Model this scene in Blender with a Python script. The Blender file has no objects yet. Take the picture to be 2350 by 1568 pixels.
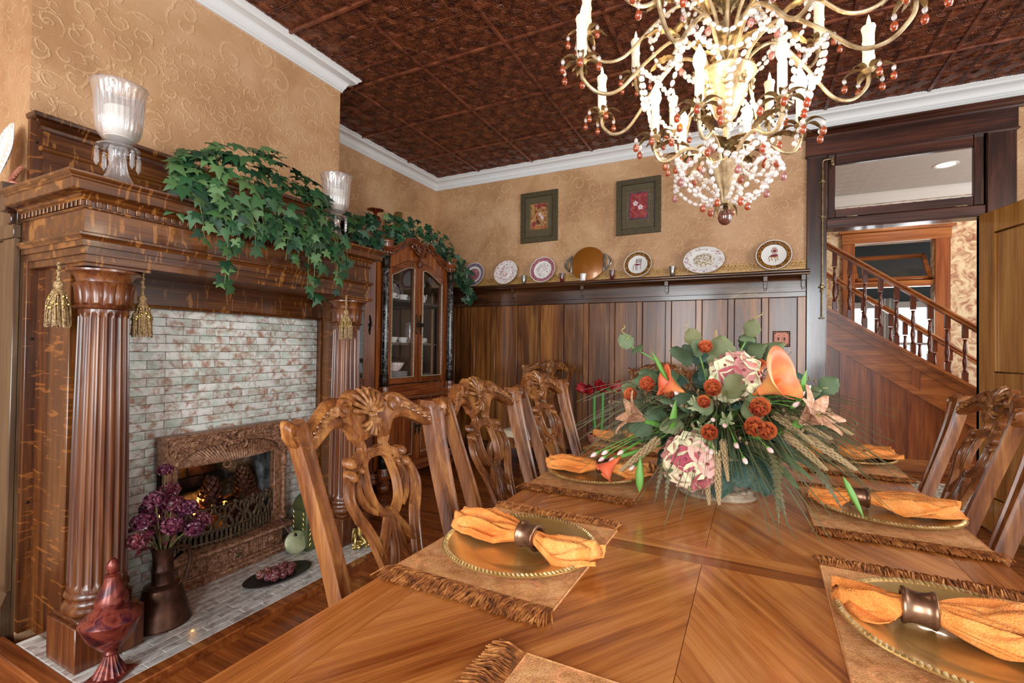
import bpy, bmesh, math, random
from math import sin, cos, pi, sqrt, radians, atan2
from mathutils import Vector, Matrix
random.seed(11)
S = bpy.context.scene
COL = S.collection

# ------------------------------------------------------------------ camera, world, light, exposure
def make_camera():
    f, yaw, pitch, roll = 1099.56, .46654872, .01337356, -.01378953
    fw = Vector((-sin(yaw)*cos(pitch), cos(yaw)*cos(pitch), sin(pitch)))
    r = Vector((cos(yaw), sin(yaw), 0)); d = fw.cross(r)
    r2 = cos(roll)*r + sin(roll)*d; d2 = -sin(roll)*r + cos(roll)*d
    cam = bpy.data.cameras.new('camera'); o = bpy.data.objects.new('camera', cam); COL.objects.link(o)
    cam.sensor_width = 36; cam.lens = 36*f/2350; cam.clip_start = .02
    m = Matrix((r2, -d2, -fw)).transposed().to_4x4(); m.translation = (0, 0, 1.19)
    o.matrix_world = m; S.camera = o
make_camera()

W = bpy.data.worlds.new('world'); S.world = W; W.use_nodes = True
W.node_tree.nodes['Background'].inputs[0].default_value = (1.0, 0.985, 0.965, 1)
W.node_tree.nodes['Background'].inputs[1].default_value = 0.72

def area(name, loc, rot, sx, sy, power, col=(1, 1, 1)):
    l = bpy.data.lights.new(name, 'AREA'); l.shape = 'RECTANGLE'; l.size = sx; l.size_y = sy
    l.energy = power; l.color = col
    o = bpy.data.objects.new(name, l); COL.objects.link(o); o.location = loc; o.rotation_euler = rot
    return o
# area lights added as daylight of assumed, unbuilt windows behind camera and at right
area('window_daylight', (0.75, -2.1, 1.55), (radians(90), 0, 0), 0.95, 1.9, 62, (.90, .96, 1))
area('window_daylight', (-1.3, -2.1, 1.55), (radians(90), 0, 0), 0.95, 1.9, 62, (.90, .96, 1))
area('window_daylight', (2.9, 1.1, 1.6), (radians(90), 0, radians(90)), 1.3, 1.8, 60, (.95, .97, 1))
S.view_settings.view_transform = 'Standard'
S.view_settings.look = 'None'
S.view_settings.exposure = 0.68
S.view_settings.gamma = 1.0
S.view_settings.use_curve_mapping = False

# ------------------------------------------------------------------ mesh builder
V = Vector
class MB:
    def __init__(s): s.v = []; s.f = []
    def add(s, vs, fs, M=None):
        o = len(s.v)
        s.v += [tuple(M @ V(p)) for p in vs] if M is not None else [tuple(p) for p in vs]
        s.f += [tuple(i+o for i in q) for q in fs]
        return s
    def box(s, x0, x1, y0, y1, z0, z1, c=0, M=None):
        if c <= 0:
            vs = [(x, y, z) for x in (x0, x1) for y in (y0, y1) for z in (z0, z1)]
            fs = [(0, 1, 3, 2), (4, 6, 7, 5), (0, 4, 5, 1), (2, 3, 7, 6), (0, 2, 6, 4), (1, 5, 7, 3)]
            return s.add(vs, fs, M)
        c = min(c, .45*(x1-x0), .45*(y1-y0), .45*(z1-z0))
        vs = []; idx = {}
        for i in (0, 1):
            for j in (0, 1):
                for k in (0, 1):
                    X = (x0, x1)[i]; Y = (y0, y1)[j]; Z = (z0, z1)[k]
                    ix = X+(c if i == 0 else -c); iy = Y+(c if j == 0 else -c); iz = Z+(c if k == 0 else -c)
                    for a, p in enumerate(((X, iy, iz), (ix, Y, iz), (ix, iy, Z))):
                        idx[i, j, k, a] = len(vs); vs.append(p)
        I = idx; fs = []
        for a, (u, w) in ((0, (1, 2)), (1, (0, 2)), (2, (0, 1))):
            for e in (0, 1):
                q = []
                for (m, n) in ((0, 0), (1, 0), (1, 1), (0, 1)):
                    t = [0, 0, 0]; t[a] = e; t[u] = m; t[w] = n; q.append(I[t[0], t[1], t[2], a])
                fs.append(tuple(q) if (e == 1) != (a == 1) else tuple(q[::-1]))
        for a in range(3):
            u, w = [k for k in range(3) if k != a]
            for m in (0, 1):
                for n in (0, 1):
                    q = []
                    for (e, k) in ((0, u), (1, u), (1, w), (0, w)):
                        t = [0, 0, 0]; t[a] = e; t[u] = m; t[w] = n; q.append(I[t[0], t[1], t[2], k])
                    fs.append(tuple(q))
        for i in (0, 1):
            for j in (0, 1):
                for k in (0, 1): fs.append((I[i, j, k, 0], I[i, j, k, 1], I[i, j, k, 2]))
        return s.add(vs, fs, M)
    def lathe(s, prof, n=20, M=None, rf=None, a0=0, a1=2*pi, cap=True):
        full = abs(a1-a0-2*pi) < 1e-6; cols = n if full else n+1
        vs = []; fs = []
        for (r, z) in prof:
            for i in range(cols):
                a = a0+(a1-a0)*i/n; rr = rf(a, r, z) if rf else r
                vs.append((rr*cos(a), rr*sin(a), z))
        for j in range(len(prof)-1):
            for i in range(n):
                k = (i+1) % cols
                fs.append((j*cols+i, j*cols+k, (j+1)*cols+k, (j+1)*cols+i))
        if full and cap:
            if prof[0][0] > 1e-5: fs.append(tuple(range(cols))[::-1])
            if prof[-1][0] > 1e-5: fs.append(tuple((len(prof)-1)*cols+i for i in range(cols)))
        return s.add(vs, fs, M)
    def ball(s, c, r, n=10, m=6, M=None, sc=(1, 1, 1)):
        pr = [(max(1e-6, sin(pi*k/m)), -cos(pi*k/m)) for k in range(m+1)]
        T = Matrix.Translation(c) @ Matrix.Diagonal((r*sc[0], r*sc[1], r*sc[2], 1))
        return s.lathe(pr, n, (M @ T) if M is not None else T)
    def tube(s, pts, r, n=8, M=None, closed=False, cap=True, sec=None, nrm=None):
        pts = [V(p) for p in pts]; L = len(pts)
        if L < 2: return s
        R = r if isinstance(r, (list, tuple)) else [r]*L
        vs = []; fs = []; up = None
        for i in range(L):
            if closed: t = pts[(i+1) % L]-pts[i-1]
            else: t = pts[min(i+1, L-1)]-pts[max(i-1, 0)]
            if t.length < 1e-9: t = V((0, 0, 1))
            t.normalize()
            if nrm is not None:
                b = V(nrm); a = t.cross(b); a.normalize()
            else:
                if up is None:
                    up = V((0, 0, 1)) if abs(t.z) < .9 else V((1, 0, 0))
                a = t.cross(up)
                if a.length < 1e-6: a = t.orthogonal()
                a.normalize(); b = a.cross(t).normalized(); up = b
            if sec is None:
                for k in range(n):
                    g = 2*pi*k/n; vs.append(pts[i]+R[i]*(cos(g)*a+sin(g)*b))
            else:
                q = R[i] if isinstance(R[i], tuple) else (R[i], R[i])
                for (p1, p2) in sec: vs.append(pts[i]+a*(p1*q[0])+b*(p2*q[1]))
        if sec is not None: n = len(sec)
        for i in range(L if closed else L-1):
            j = (i+1) % L
            for k in range(n):
                l = (k+1) % n; fs.append((i*n+k, i*n+l, j*n+l, j*n+k))
        if cap and not closed:
            fs.append(tuple(range(n))[::-1]); fs.append(tuple((L-1)*n+k for k in range(n)))
        return s.add(vs, fs, M)
    def prism(s, out, z0, z1, M=None):
        n = len(out)
        vs = [(x, y, z0) for x, y in out]+[(x, y, z1) for x, y in out]
        fs = [tuple(range(n))[::-1], tuple(range(n, 2*n))]+[(i, (i+1) % n, n+(i+1) % n, n+i) for i in range(n)]
        return s.add(vs, fs, M)
    def sweep(s, prof, path, closed=False, flip=1):
        """prof [(out, z)] swept on an XY path with mitres; out = to the right of travel"""
        P = [V((p[0], p[1])) for p in path]; L = len(P); n = len(prof); vs = []; fs = []
        for i in range(L):
            a = (P[i]-P[i-1]) if (i > 0 or closed) else (P[1]-P[0])
            b = (P[(i+1) % L]-P[i]) if (i < L-1 or closed) else (P[i]-P[i-1])
            a.normalize(); b.normalize()
            na = V((a.y, -a.x)); nb = V((b.y, -b.x)); m = na+nb
            m = m/ max(1e-6, m.dot(na)) if m.length > 1e-6 else na
            for (o, z) in prof: vs.append((P[i].x+flip*m.x*o, P[i].y+flip*m.y*o, z))
        for i in range(L if closed else L-1):
            j = (i+1) % L
            for k in range(n):
                l = (k+1) % n; fs.append((i*n+k, i*n+l, j*n+l, j*n+k))
        if not closed:
            fs.append(tuple(range(n))[::-1]); fs.append(tuple((L-1)*n+k for k in range(n)))
        return s.add(vs, fs)
    def grid(s, fn, nu, nv, M=None):
        vs = [fn(i/nu, j/nv) for j in range(nv+1) for i in range(nu+1)]
        fs = [(j*(nu+1)+i, j*(nu+1)+i+1, (j+1)*(nu+1)+i+1, (j+1)*(nu+1)+i) for j in range(nv) for i in range(nu)]
        return s.add(vs, fs, M)
    def mesh(s, name, mat, sharp=38, fix=True):
        me = bpy.data.meshes.new(name); me.from_pydata(s.v, [], s.f)
        if fix:
            bm = bmesh.new(); bm.from_mesh(me); bmesh.ops.recalc_face_normals(bm, faces=bm.faces); bm.to_mesh(me); bm.free()
        me.polygons.foreach_set('use_smooth', [True]*len(me.polygons))
        me.set_sharp_from_angle(angle=radians(sharp))
        if mat is not None: me.materials.append(mat)
        return me
    def build(s, name, mat, parent=None, sharp=38, fix=True, solid=0):
        return obj(name, s.mesh(name, mat, sharp, fix), parent, solid)

def obj(name, me, parent=None, solid=0):
    o = bpy.data.objects.new(name, me); COL.objects.link(o)
    if parent is not None:
        o.parent = parent
        if 'wl' in parent: o.matrix_parent_inverse = Matrix.Translation(-V(parent['wl']))
        if 'wl2' in parent: pass
    if solid:
        m = o.modifiers.new('solid', 'SOLIDIFY'); m.thickness = solid; m.offset = 0
    return o
def tag(o, label=None, cat=None, group=None, kind=None):
    if label: o['label'] = label
    if cat: o['category'] = cat
    if group: o['group'] = group
    if kind: o['kind'] = kind
    return o
def thing(name, label=None, cat=None, loc=(0, 0, 0), rz=0, group=None, kind=None, world=False):
    """Empty at the base of a thing; world=True: its parts are modelled in world coordinates"""
    o = bpy.data.objects.new(name, None); COL.objects.link(o); o.empty_display_size = .05
    o.location = loc; o.rotation_euler = (0, 0, rz)
    if world: o['wl'] = list(loc)
    return tag(o, label, cat, group, kind)
def struct(name, mb, mat, **k): return tag(mb.build(name, mat, **k), kind='structure')
def copy_tree(o, parent=None):
    c = o.copy(); COL.objects.link(c)
    if parent is not None: c.parent = parent
    for ch in list(o.children): copy_tree(ch, c)
    return c
def place(me, name, parent, loc, rot=None, sc=1):
    """linked copy of a shared mesh as a part"""
    o = bpy.data.objects.new(name, me); COL.objects.link(o); o.parent = parent
    m = Matrix.Translation(loc)
    if rot is not None: m = m @ rot.to_4x4()
    if sc != 1: m = m @ (Matrix.Diagonal((sc, sc, sc, 1)) if not isinstance(sc, tuple) else Matrix.Diagonal((*sc, 1)))
    if 'wl' in parent: o.matrix_parent_inverse = Matrix.Translation(-V(parent['wl']))
    o.matrix_basis = m
    return o
def Rz(a): return Matrix.Rotation(a, 4, 'Z')
def Rx(a): return Matrix.Rotation(a, 4, 'X')
def Ry(a): return Matrix.Rotation(a, 4, 'Y')
def T(*a): return Matrix.Translation(a)
def aim(d, up=(0, 0, 1)):
    """rotation taking +Z to direction d"""
    return V(d).to_track_quat('Z', 'Y').to_matrix()
def bez(p, n=12):
    """Catmull-Rom through points"""
    p = [V(q) for q in p]; out = []
    for i in range(len(p)-1):
        a = p[max(i-1, 0)]; b = p[i]; c = p[i+1]; d = p[min(i+2, len(p)-1)]
        for k in range(n):
            t = k/n
            out.append(.5*((2*b)+(c-a)*t+(2*a-5*b+4*c-d)*t*t+(3*b-a-3*c+d)*t**3))
    out.append(p[-1]); return out
# ------------------------------------------------------------------ materials
def hexc(h, a=1):
    h = h.lstrip('#'); c = [int(h[i:i+2], 16)/255 for i in (0, 2, 4)]
    return tuple(x/12.92 if x <= .04045 else ((x+.055)/1.055)**2.4 for x in c)+(a,)
class NT:
    def __init__(s, name):
        s.m = bpy.data.materials.new(name); s.m.use_nodes = True; s.t = s.m.node_tree
        s.b = s.t.nodes['Principled BSDF']; s.out = s.t.nodes['Material Output']
    def n(s, typ, ins=None, **props):
        nd = s.t.nodes.new('ShaderNode'+typ)
        for k, v in props.items(): setattr(nd, k, v)
        for k, v in (ins or {}).items(): s.set(nd.inputs[k], v)
        return nd
    def set(s, sock, v):
        if isinstance(v, bpy.types.NodeSocket): s.t.links.new(v, sock)
        else:
            if isinstance(v, str): v = hexc(v)
            sock.default_value = v
    def p(s, **k):
        names = dict(col='Base Color', rough='Roughness', metal='Metallic', coat='Coat Weight', crough='Coat Roughness',
                     trans='Transmission Weight', ior='IOR', em='Emission Color', es='Emission Strength', alpha='Alpha',
                     sheen='Sheen Weight', sss='Subsurface Weight', nor='Normal', spec='Specular IOR Level')
        for a, v in k.items(): s.set(s.b.inputs[names[a]], v)
        return s
    def math(s, op, a, b=0, c=0):
        nd = s.t.nodes.new('ShaderNodeMath'); nd.operation = op
        for i, v in enumerate((a, b, c)): s.set(nd.inputs[i], v)
        return nd.outputs[0]
    def vmath(s, op, a, b=(0, 0, 0)):
        nd = s.t.nodes.new('ShaderNodeVectorMath'); nd.operation = op
        s.set(nd.inputs[0], a); s.set(nd.inputs[1], b)
        return nd.outputs['Value'] if op in ('LENGTH', 'DOT_PRODUCT', 'DISTANCE') else nd.outputs[0]
    def mix(s, f, a, b, mode='MIX'):
        nd = s.t.nodes.new('ShaderNodeMixRGB'); nd.blend_type = mode
        for i, v in enumerate((f, a, b)): s.set(nd.inputs[i], v)
        return nd.outputs[0]
    def ramp(s, f, stops, interp='LINEAR'):
        nd = s.t.nodes.new('ShaderNodeValToRGB'); e = nd.color_ramp; e.interpolation = interp
        while len(e.elements) < len(stops): e.elements.new(.5)
        for el, (p, c) in zip(e.elements, stops):
            el.position = p; el.color = hexc(c) if isinstance(c, str) else ((c, c, c, 1) if isinstance(c, (int, float)) else c)
        s.set(nd.inputs[0], f); return nd.outputs[0]
    def noise(s, vec, scale, detail=3, rough=.55, dist=0):
        return s.n('TexNoise', {'Vector': vec, 'Scale': scale, 'Detail': detail, 'Roughness': rough, 'Distortion': dist}).outputs[0]
    def bump(s, h, st=.3, d=.01):
        return s.n('Bump', {'Height': h, 'Strength': st, 'Distance': d}).outputs[0]
    def obj(s, rnd=True):
        tc = s.n('TexCoord').outputs['Object']
        if not rnd: return tc
        r = s.n('ObjectInfo').outputs['Random']
        return s.vmath('ADD', tc, s.n('CombineXYZ', {0: s.math('MULTIPLY', r, 31.7), 1: s.math('MULTIPLY', r, 17.3), 2: s.math('MULTIPLY', r, 47.1)}).outputs[0])
    def rand(s): return s.n('ObjectInfo').outputs['Random']
    def pos(s): return s.n('NewGeometry').outputs['Position']
    def scale(s, v, sc): return s.vmath('MULTIPLY', v, sc)

def plain(name, col, rough=.5, metal=0, coat=0, **k):
    m = NT(name); m.p(col=col, rough=rough, metal=metal, coat=coat, **k); return m.m
def varied(name, cols, rough=.5, scale=20, metal=0, bump=0, coat=0, objvar=.0, detail=4, dist=0, lo=.32, hi=.68, **k):
    m = NT(name); v = m.obj(); f = m.noise(v, scale, detail, .6, dist)
    st = [(lo+(hi-lo)*i/max(1, len(cols)-1), c) for i, c in enumerate(cols)]
    c = m.ramp(f, st)
    if objvar:
        c = m.n('HueSaturation', {'Color': c, 'Hue': m.math('ADD', .5, m.math('MULTIPLY', m.math('SUBTRACT', m.rand(), .5), objvar*.12)),
                'Value': m.math('ADD', 1-objvar/2, m.math('MULTIPLY', m.rand(), objvar))}).outputs[0]
    m.p(col=c, rough=rough, metal=metal, coat=coat, **k)
    if bump: m.p(nor=m.bump(f, bump, .01))
    return m.m
def wood(name, dark, mid, light, axis='Z', s=1.0, rough=.36, coat=.25, fleck=None, var=.25, bump=.12):
    m = NT(name); v = m.obj()
    a = {'X': 0, 'Y': 1, 'Z': 2}[axis]
    def sc(al, ac):
        q = [ac*s]*3; q[a] = al*s; return tuple(q)
    n1 = m.noise(m.scale(v, sc(.9, 9)), 1.0, 4, .55, 1.2)
    n2 = m.noise(m.scale(v, sc(4, 150)), 1.0, 2, .6)
    n3 = m.noise(m.scale(v, sc(1.6, 34)), 1.0, 3, .6, .6)
    f = m.math('ADD', m.math('ADD', m.math('MULTIPLY', n1, .55), m.math('MULTIPLY', n3, .35)), m.math('MULTIPLY', n2, .22))
    c = m.ramp(f, [(.40, dark), (.55, mid), (.72, light)])
    if fleck:
        q = m.noise(m.scale(v, sc(52, 9)), 1.0, 1.5, .5, .9)
        fl = m.ramp(q, [(.60, 0), (.65, 1)])
        c = m.mix(m.math('MULTIPLY', fl, .42), c, fleck)
    c = m.n('HueSaturation', {'Color': c, 'Value': m.math('ADD', 1-var/2, m.math('MULTIPLY', m.rand(), var))}).outputs[0]
    m.p(col=c, rough=m.math('ADD', rough-.08, m.math('MULTIPLY', n1, .16)), coat=coat, crough=.12)
    if bump: m.p(nor=m.bump(m.math('ADD', n2, n3), bump, .004))
    return m.m

def scrolls(m, vec, scale, turns=15., width=.62):
    """spirals, one to a Voronoi cell; returns mask 0..1"""
    vo = m.n('TexVoronoi', {'Vector': vec, 'Scale': scale, 'Randomness': .75}, voronoi_dimensions='2D')
    d = m.vmath('SUBTRACT', vec, vo.outputs['Position'])
    sx = m.n('SeparateXYZ', {0: d}); cc = m.n('SeparateColor', {0: vo.outputs['Color']})
    x = m.math('MULTIPLY', sx.outputs[0], m.math('SUBTRACT', m.math('MULTIPLY', m.math('GREATER_THAN', cc.outputs[0], .5), 2), 1))
    r = vo.outputs['Distance']
    th = m.math('ARCTAN2', sx.outputs[1], x)
    w = m.math('SINE', m.math('ADD', m.math('ADD', th, m.math('MULTIPLY', r, turns)), m.math('MULTIPLY', cc.outputs[1], 6.28)))
    a = m.ramp(w, [(width, 0), (min(.99, width+.2), 1)])
    b = m.ramp(r, [(.04, 0), (.08, 1), (.40, 1), (.50, 0)])
    return m.math('MULTIPLY', a, b)

def mat_wallpaper():
    m = NT('wallpaper'); sp = m.n('SeparateXYZ', {0: m.pos()})
    u = m.math('ADD', sp.outputs[0], sp.outputs[1]); v = sp.outputs[2]
    uv = m.n('CombineXYZ', {0: u, 1: v, 2: 0}).outputs[0]
    nz = m.noise(uv, 9, 3)
    wv = m.vmath('ADD', uv, m.n('CombineXYZ', {0: m.math('MULTIPLY', nz, .05), 1: m.math('MULTIPLY', nz, -.03), 2: 0}).outputs[0])
    s1 = scrolls(m, wv, 8.5, 14, .72); s2 = scrolls(m, m.vmath('ADD', wv, (3.3, 1.7, 0)), 13, 12, .72)
    bn = m.math('MULTIPLY', m.math('GREATER_THAN', v, 2.74), m.math('LESS_THAN', v, 2.93))
    s3 = m.math('MULTIPLY', scrolls(m, m.vmath('ADD', uv, (7.1, .35, 0)), 5.6, 18), bn)
    fl = m.ramp(m.noise(uv, 75, 3, .7), [(.56, 0), (.64, 1)])
    s = m.math('MAXIMUM', m.math('MULTIPLY', m.math('MAXIMUM', s1, s2), m.math('SUBTRACT', 1, bn)), s3)
    def line(z, w): return m.math('LESS_THAN', m.math('ABSOLUTE', m.math('SUBTRACT', v, z)), w)
    ln = m.math('MULTIPLY', m.math('MAXIMUM', line(2.73, .012), line(2.94, .014)), fl)
    s = m.math('MAXIMUM', m.math('MULTIPLY', s, m.ramp(m.noise(uv, 60, 2), [(.3, .35), (.6, 1)])), ln)
    base = m.ramp(m.noise(uv, 2.2, 4, .6, .4), [(.35, '#aa7e56'), (.5, '#be9268'), (.68, '#cea67e')])
    c = m.mix(m.math('MULTIPLY', s, .45), base, '#e0b98c')
    h = m.math('ADD', s, m.math('MULTIPLY', fl, .22))
    m.p(col=c, rough=m.math('SUBTRACT', .55, m.math('MULTIPLY', s, .2)), nor=m.bump(h, .45, .006)); return m.m
def mat_tin():
    m = NT('copper_tin'); v = m.pos(); sp = m.n('SeparateXYZ', {0: v})
    uv = m.n('CombineXYZ', {0: sp.outputs[0], 1: sp.outputs[1], 2: 0}).outputs[0]
    s1 = scrolls(m, uv, 13, 17, .55); s2 = scrolls(m, m.vmath('ADD', uv, (1.7, .4, 0)), 19, 12, .6)
    s = m.math('MAXIMUM', s1, s2)
    f = m.noise(v, 14, 4, .65, .6)
    c = m.ramp(f, [(.34, '#38201a'), (.5, '#65351f'), (.68, '#8f5132')])
    c = m.mix(m.math('MULTIPLY', s, .3), c, '#9a5a3a')
    m.p(col=c, rough=.38, metal=.3, nor=m.bump(s, .6, .008)); return m.m
def mat_tile(name, cols, spots):
    m = NT(name); v = m.obj(); f = m.noise(v, 11, 3, .6, .8); g = m.noise(v, 20, 4, .65, .5)
    c = m.ramp(f, [(.36, cols[0]), (.5, cols[1]), (.64, cols[2])])
    c = m.mix(m.ramp(g, [(.47, 0), (.66, .95)]), c, spots)
    c = m.n('HueSaturation', {'Color': c, 'Value': m.math('ADD', .86, m.math('MULTIPLY', m.rand(), .24))}).outputs[0]
    m.p(col=c, rough=.16, coat=.4, nor=m.bump(m.noise(v, 6, 2), .12, .01)); return m.m
def mat_glass(name='pane_glass', tint=(1, 1, 1, 1)):
    m = NT(name); t = m.t; t.nodes.remove(m.b)
    a = m.n('BsdfTransparent', {0: tint}); b = m.n('BsdfGlossy', {0: (1, 1, 1, 1), 'Roughness': .03})
    fc = m.n('LayerWeight', {0: .5}).outputs[1]; fr = m.math('ADD', .04, m.math('MULTIPLY', m.math('POWER', fc, 4), .6)); mx = m.n('MixShader', {0: fr, 1: a.outputs[0], 2: b.outputs[0]})
    t.links.new(mx.outputs[0], m.out.inputs[0]); return m.m
def mat_crystal(name, col, edge=.75, alpha=.35, rough=.05):
    """thin cut glass: partly see-through, bright glossy facets"""
    m = NT(name); t = m.t; t.nodes.remove(m.b)
    a = m.n('BsdfTransparent', {0: col}); g = m.n('BsdfGlossy', {0: (1, 1, 1, 1), 'Roughness': rough})
    d = m.n('BsdfTranslucent', {0: col}); df = m.n('BsdfDiffuse', {0: col})
    m0 = m.n('MixShader', {0: .5, 1: d.outputs[0], 2: df.outputs[0]})
    m1 = m.n('MixShader', {0: alpha, 1: a.outputs[0], 2: m0.outputs[0]})
    lw = m.n('LayerWeight', {0: .45}); f = m.math('ADD', .06, m.math('MULTIPLY', lw.outputs[1], edge))
    mx = m.n('MixShader', {0: f, 1: m1.outputs[0], 2: g.outputs[0]})
    t.links.new(mx.outputs[0], m.out.inputs[0]); return m.m
def mat_emit(name, col, st):
    m = NT(name); m.p(col='#ffffff', em=col, es=st); return m.m
def mat_leaf(name, cols, rough=.4):
    m = NT(name); v = m.obj(); f = m.noise(v, 30, 3)
    c = m.ramp(m.rand(), [(0, cols[0]), (.35, cols[1]), (.7, cols[2]), (1, cols[3])])
    c = m.n('HueSaturation', {'Color': c, 'Value': m.math('ADD', .75, m.math('MULTIPLY', f, .5))}).outputs[0]
    m.p(col=c, rough=rough, nor=m.bump(f, .3, .01)); return m.m
def mat_fabric(name, cols, scale=30, weave=700, pattern=None, rough=.85, bump=.4):
    m = NT(name); v = m.obj(False); f = m.noise(v, scale, 5, .7, .5)
    c = m.ramp(f, [(.3+.4*i/max(1, len(cols)-1), q) for i, q in enumerate(cols)])
    if pattern:
        g = scrolls(m, m.vmath('ADD', v, (.3, .1, 0)), 15, 13, .5)
        g = m.math('MULTIPLY', g, m.ramp(m.noise(v, 60, 3), [(.35, .2), (.6, 1)]))
        c = m.mix(m.math('MULTIPLY', g, .8), c, pattern)
    w = m.noise(v, weave, 1)
    c = m.mix(.28, c, m.ramp(w, [(.3, '#3a2410'), (.7, '#ffe6c0')]), 'OVERLAY')
    m.p(col=c, rough=rough, nor=m.bump(m.math('ADD', w, f), bump, .003)); return m.m

M = {}
M['paper'] = mat_wallpaper(); M['tin'] = mat_tin()
M['tin_rib'] = varied('copper_tin_rib', ['#40201a', '#75402a', '#96563a'], .34, 12, .3)
M['crown'] = plain('white_paint', '#dfdfdd', .45)
M['plaster'] = plain('plaster', '#b9b8b4', .8)
M['floor'] = wood('floor_oak', '#4f230c', '#7e3f18', '#a8622c', 'X', 1.2, .28, .45, var=.35)
M['floor_base'] = plain('floor_gap', '#2a1208', .7)
OAK = ('#2b1206', '#52290d', '#7c4a1e')
M['oakX'] = wood('quartered_oak_x', *OAK, 'X', 1, .3, .4, '#c07e3a')
M['oakY'] = wood('quartered_oak_y', *OAK, 'Y', 1, .3, .4, '#c07e3a')
M['oakZ'] = wood('quartered_oak_z', *OAK, 'Z', 1, .3, .4, '#b06a2c')
M['colwood'] = wood('column_oak', '#2e1408', '#5a2c14', '#87532a', 'Z', 1, .3, .4)
WAIN = ('#33180a', '#6b3c16', '#9c662c')
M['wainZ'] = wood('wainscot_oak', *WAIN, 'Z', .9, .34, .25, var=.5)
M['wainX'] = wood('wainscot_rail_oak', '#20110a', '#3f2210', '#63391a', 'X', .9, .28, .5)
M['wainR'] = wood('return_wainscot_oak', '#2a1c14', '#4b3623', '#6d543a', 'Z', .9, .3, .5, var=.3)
M['casing'] = wood('dark_casing', '#170c09', '#33190f', '#562d1a', 'Z', .9, .26, .55, var=.15)
M['casingX'] = wood('dark_header', '#180c08', '#3a1b10', '#5f301c', 'X', .9, .3, .5, var=.15)
M['stairX'] = wood('stair_oak', '#5a2c10', '#8d4d20', '#b47236', 'X', .9, .3, .4)
M['stairZ'] = wood('stair_panel_oak', '#4d2008', '#7f3d14', '#a45f26', 'Z', .9, .3, .4)
M['baluster'] = plain('baluster_wood', '#5a2412', .22, 0, .6)
M['door'] = wood('door_oak', '#80501e', '#b87e3c', '#d4a45c', 'Z', .5, .2, .6, var=.1)
M['table'] = wood('table_walnut', '#7c3c14', '#b06a30', '#d08c4c', 'X', 1.5, .22, .5, var=.10)
M['tableY'] = wood('table_walnut_long', '#763812', '#a45e28', '#c68044', 'Y', 1.5, .22, .5, var=.14)
M['tableband'] = wood('table_crossband', '#4a1e0a', '#7a3f18', '#96562a', 'X', 1.5, .22, .5, var=.2)
M['tablerope'] = varied('table_carved_edge', ['#1d1109', '#3c2312'], .4, 60)
M['chair'] = wood('chair_walnut', '#43200d', '#784521', '#a87038', 'Z', 1.1, .36, .15, var=.12)
M['chairc'] = varied('carved_walnut', ['#50290f', '#84532a', '#b08050'], .35, 45, coat=.3)
M['seat'] = mat_fabric('cream_upholstery', ['#c8bda6', '#d9cfba', '#e4dccb'], 18, 900)
M['tile'] = mat_tile('glazed_tile', ['#c2d0c2', '#dde1d8', '#ecece6'], '#a87a62')
M['htile'] = mat_tile('hearth_tile', ['#b6b8b2', '#cac5bf', '#d6d1ca'], '#97847c')
M['grout'] = plain('dark_grout', '#4c4a3e', .9)
M['hgrout'] = plain('pale_grout', '#e4e2dc', .9)
M['copper'] = varied('cast_copper', ['#5c3826', '#946a50', '#bd9070'], .42, 60, .25, .25)
M['iron'] = varied('bronzed_iron', ['#30261c', '#5a4a38', '#7d6a50'], .45, 70, .3, .2)
M['brick'] = varied('sooty_brick', ['#1c1712', '#4d3423', '#8a6242'], .9, 9, 0, .3, objvar=.5)
M['soot'] = varied('sooty_plate', ['#1f2020', '#4e5152', '#8b8f92'], .8, 14, 0, .3)
M['log'] = varied('burnt_log', ['#191614', '#3d352e', '#6f6355'], .9, 30, 0, .6)
M['ember'] = mat_emit('ember_bulb', '#ff8a2a', 14)
M['cone'] = varied('pine_cone', ['#2c140d', '#522a1a', '#7a4a30'], .6, 60, objvar=.3)
M['pitcher'] = varied('aged_copper', ['#33211c', '#57392c', '#6e4b3a'], .38, 9, .75, .08)
M['urnred'] = varied('red_copper', ['#2c0f1c', '#5c1f1e', '#8a4030', '#48182a'], .28, 12, .25, .05, dist=1.5)
M['dried'] = varied('dried_purple', ['#2a0c1a', '#5a1c34', '#8a4050', '#6b3a20'], .3, 90, 0, .5, coat=.5, objvar=.4)
M['drieds'] = plain('dried_stem', '#6b6136', .7)
M['tray'] = varied('black_tray', ['#1c1a19', '#3c3835'], .5, 50, .3)
M['berry'] = varied('sugared_berry', ['#2c0c12', '#5c1a20', '#8f4a40', '#8d8a92'], .3, 110, 0, .6, coat=.6, objvar=.4)
M['greenbox'] = varied('green_lacquer', ['#3a4022', '#4c5230', '#5d6240'], .45, 12)
M['paleg'] = varied('pale_green_metal', ['#7f8a62', '#a5ab84', '#bdc09c'], .42, 16, .35)
M['gold'] = varied('antique_gold', ['#5f4a22', '#a88c4c', '#d8c486'], .32, 40, .8)
M['tassel'] = varied('tassel_thread', ['#5e4426', '#94754a', '#bda377'], .7, 120)
M['glass'] = mat_glass(); M['cglass'] = mat_crystal('pressed_glass', (.95, .95, .96, 1), .55, .16, .06)
M['wax'] = plain('ivory_wax', '#e9e0d0', .5, sss=.1)
M['waxc'] = varied('drip_wax', ['#e0d9bf', '#f3eedb'], .45, 40, bump=.2)
M['goldwax'] = plain('gold_candle', '#8d7440', .3, .6)
M['amberg'] = plain('amber_lustre_glass', '#7a2c0e', .1, .3, .8)
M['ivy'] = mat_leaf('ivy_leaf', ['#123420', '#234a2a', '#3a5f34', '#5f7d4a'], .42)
M['ivy2'] = mat_leaf('ivy_leaf_shade', ['#0c2c1e', '#183f2a', '#27502f', '#64806a'], .42)  # deeper green ivy, mostly for the cabinet garland
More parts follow.
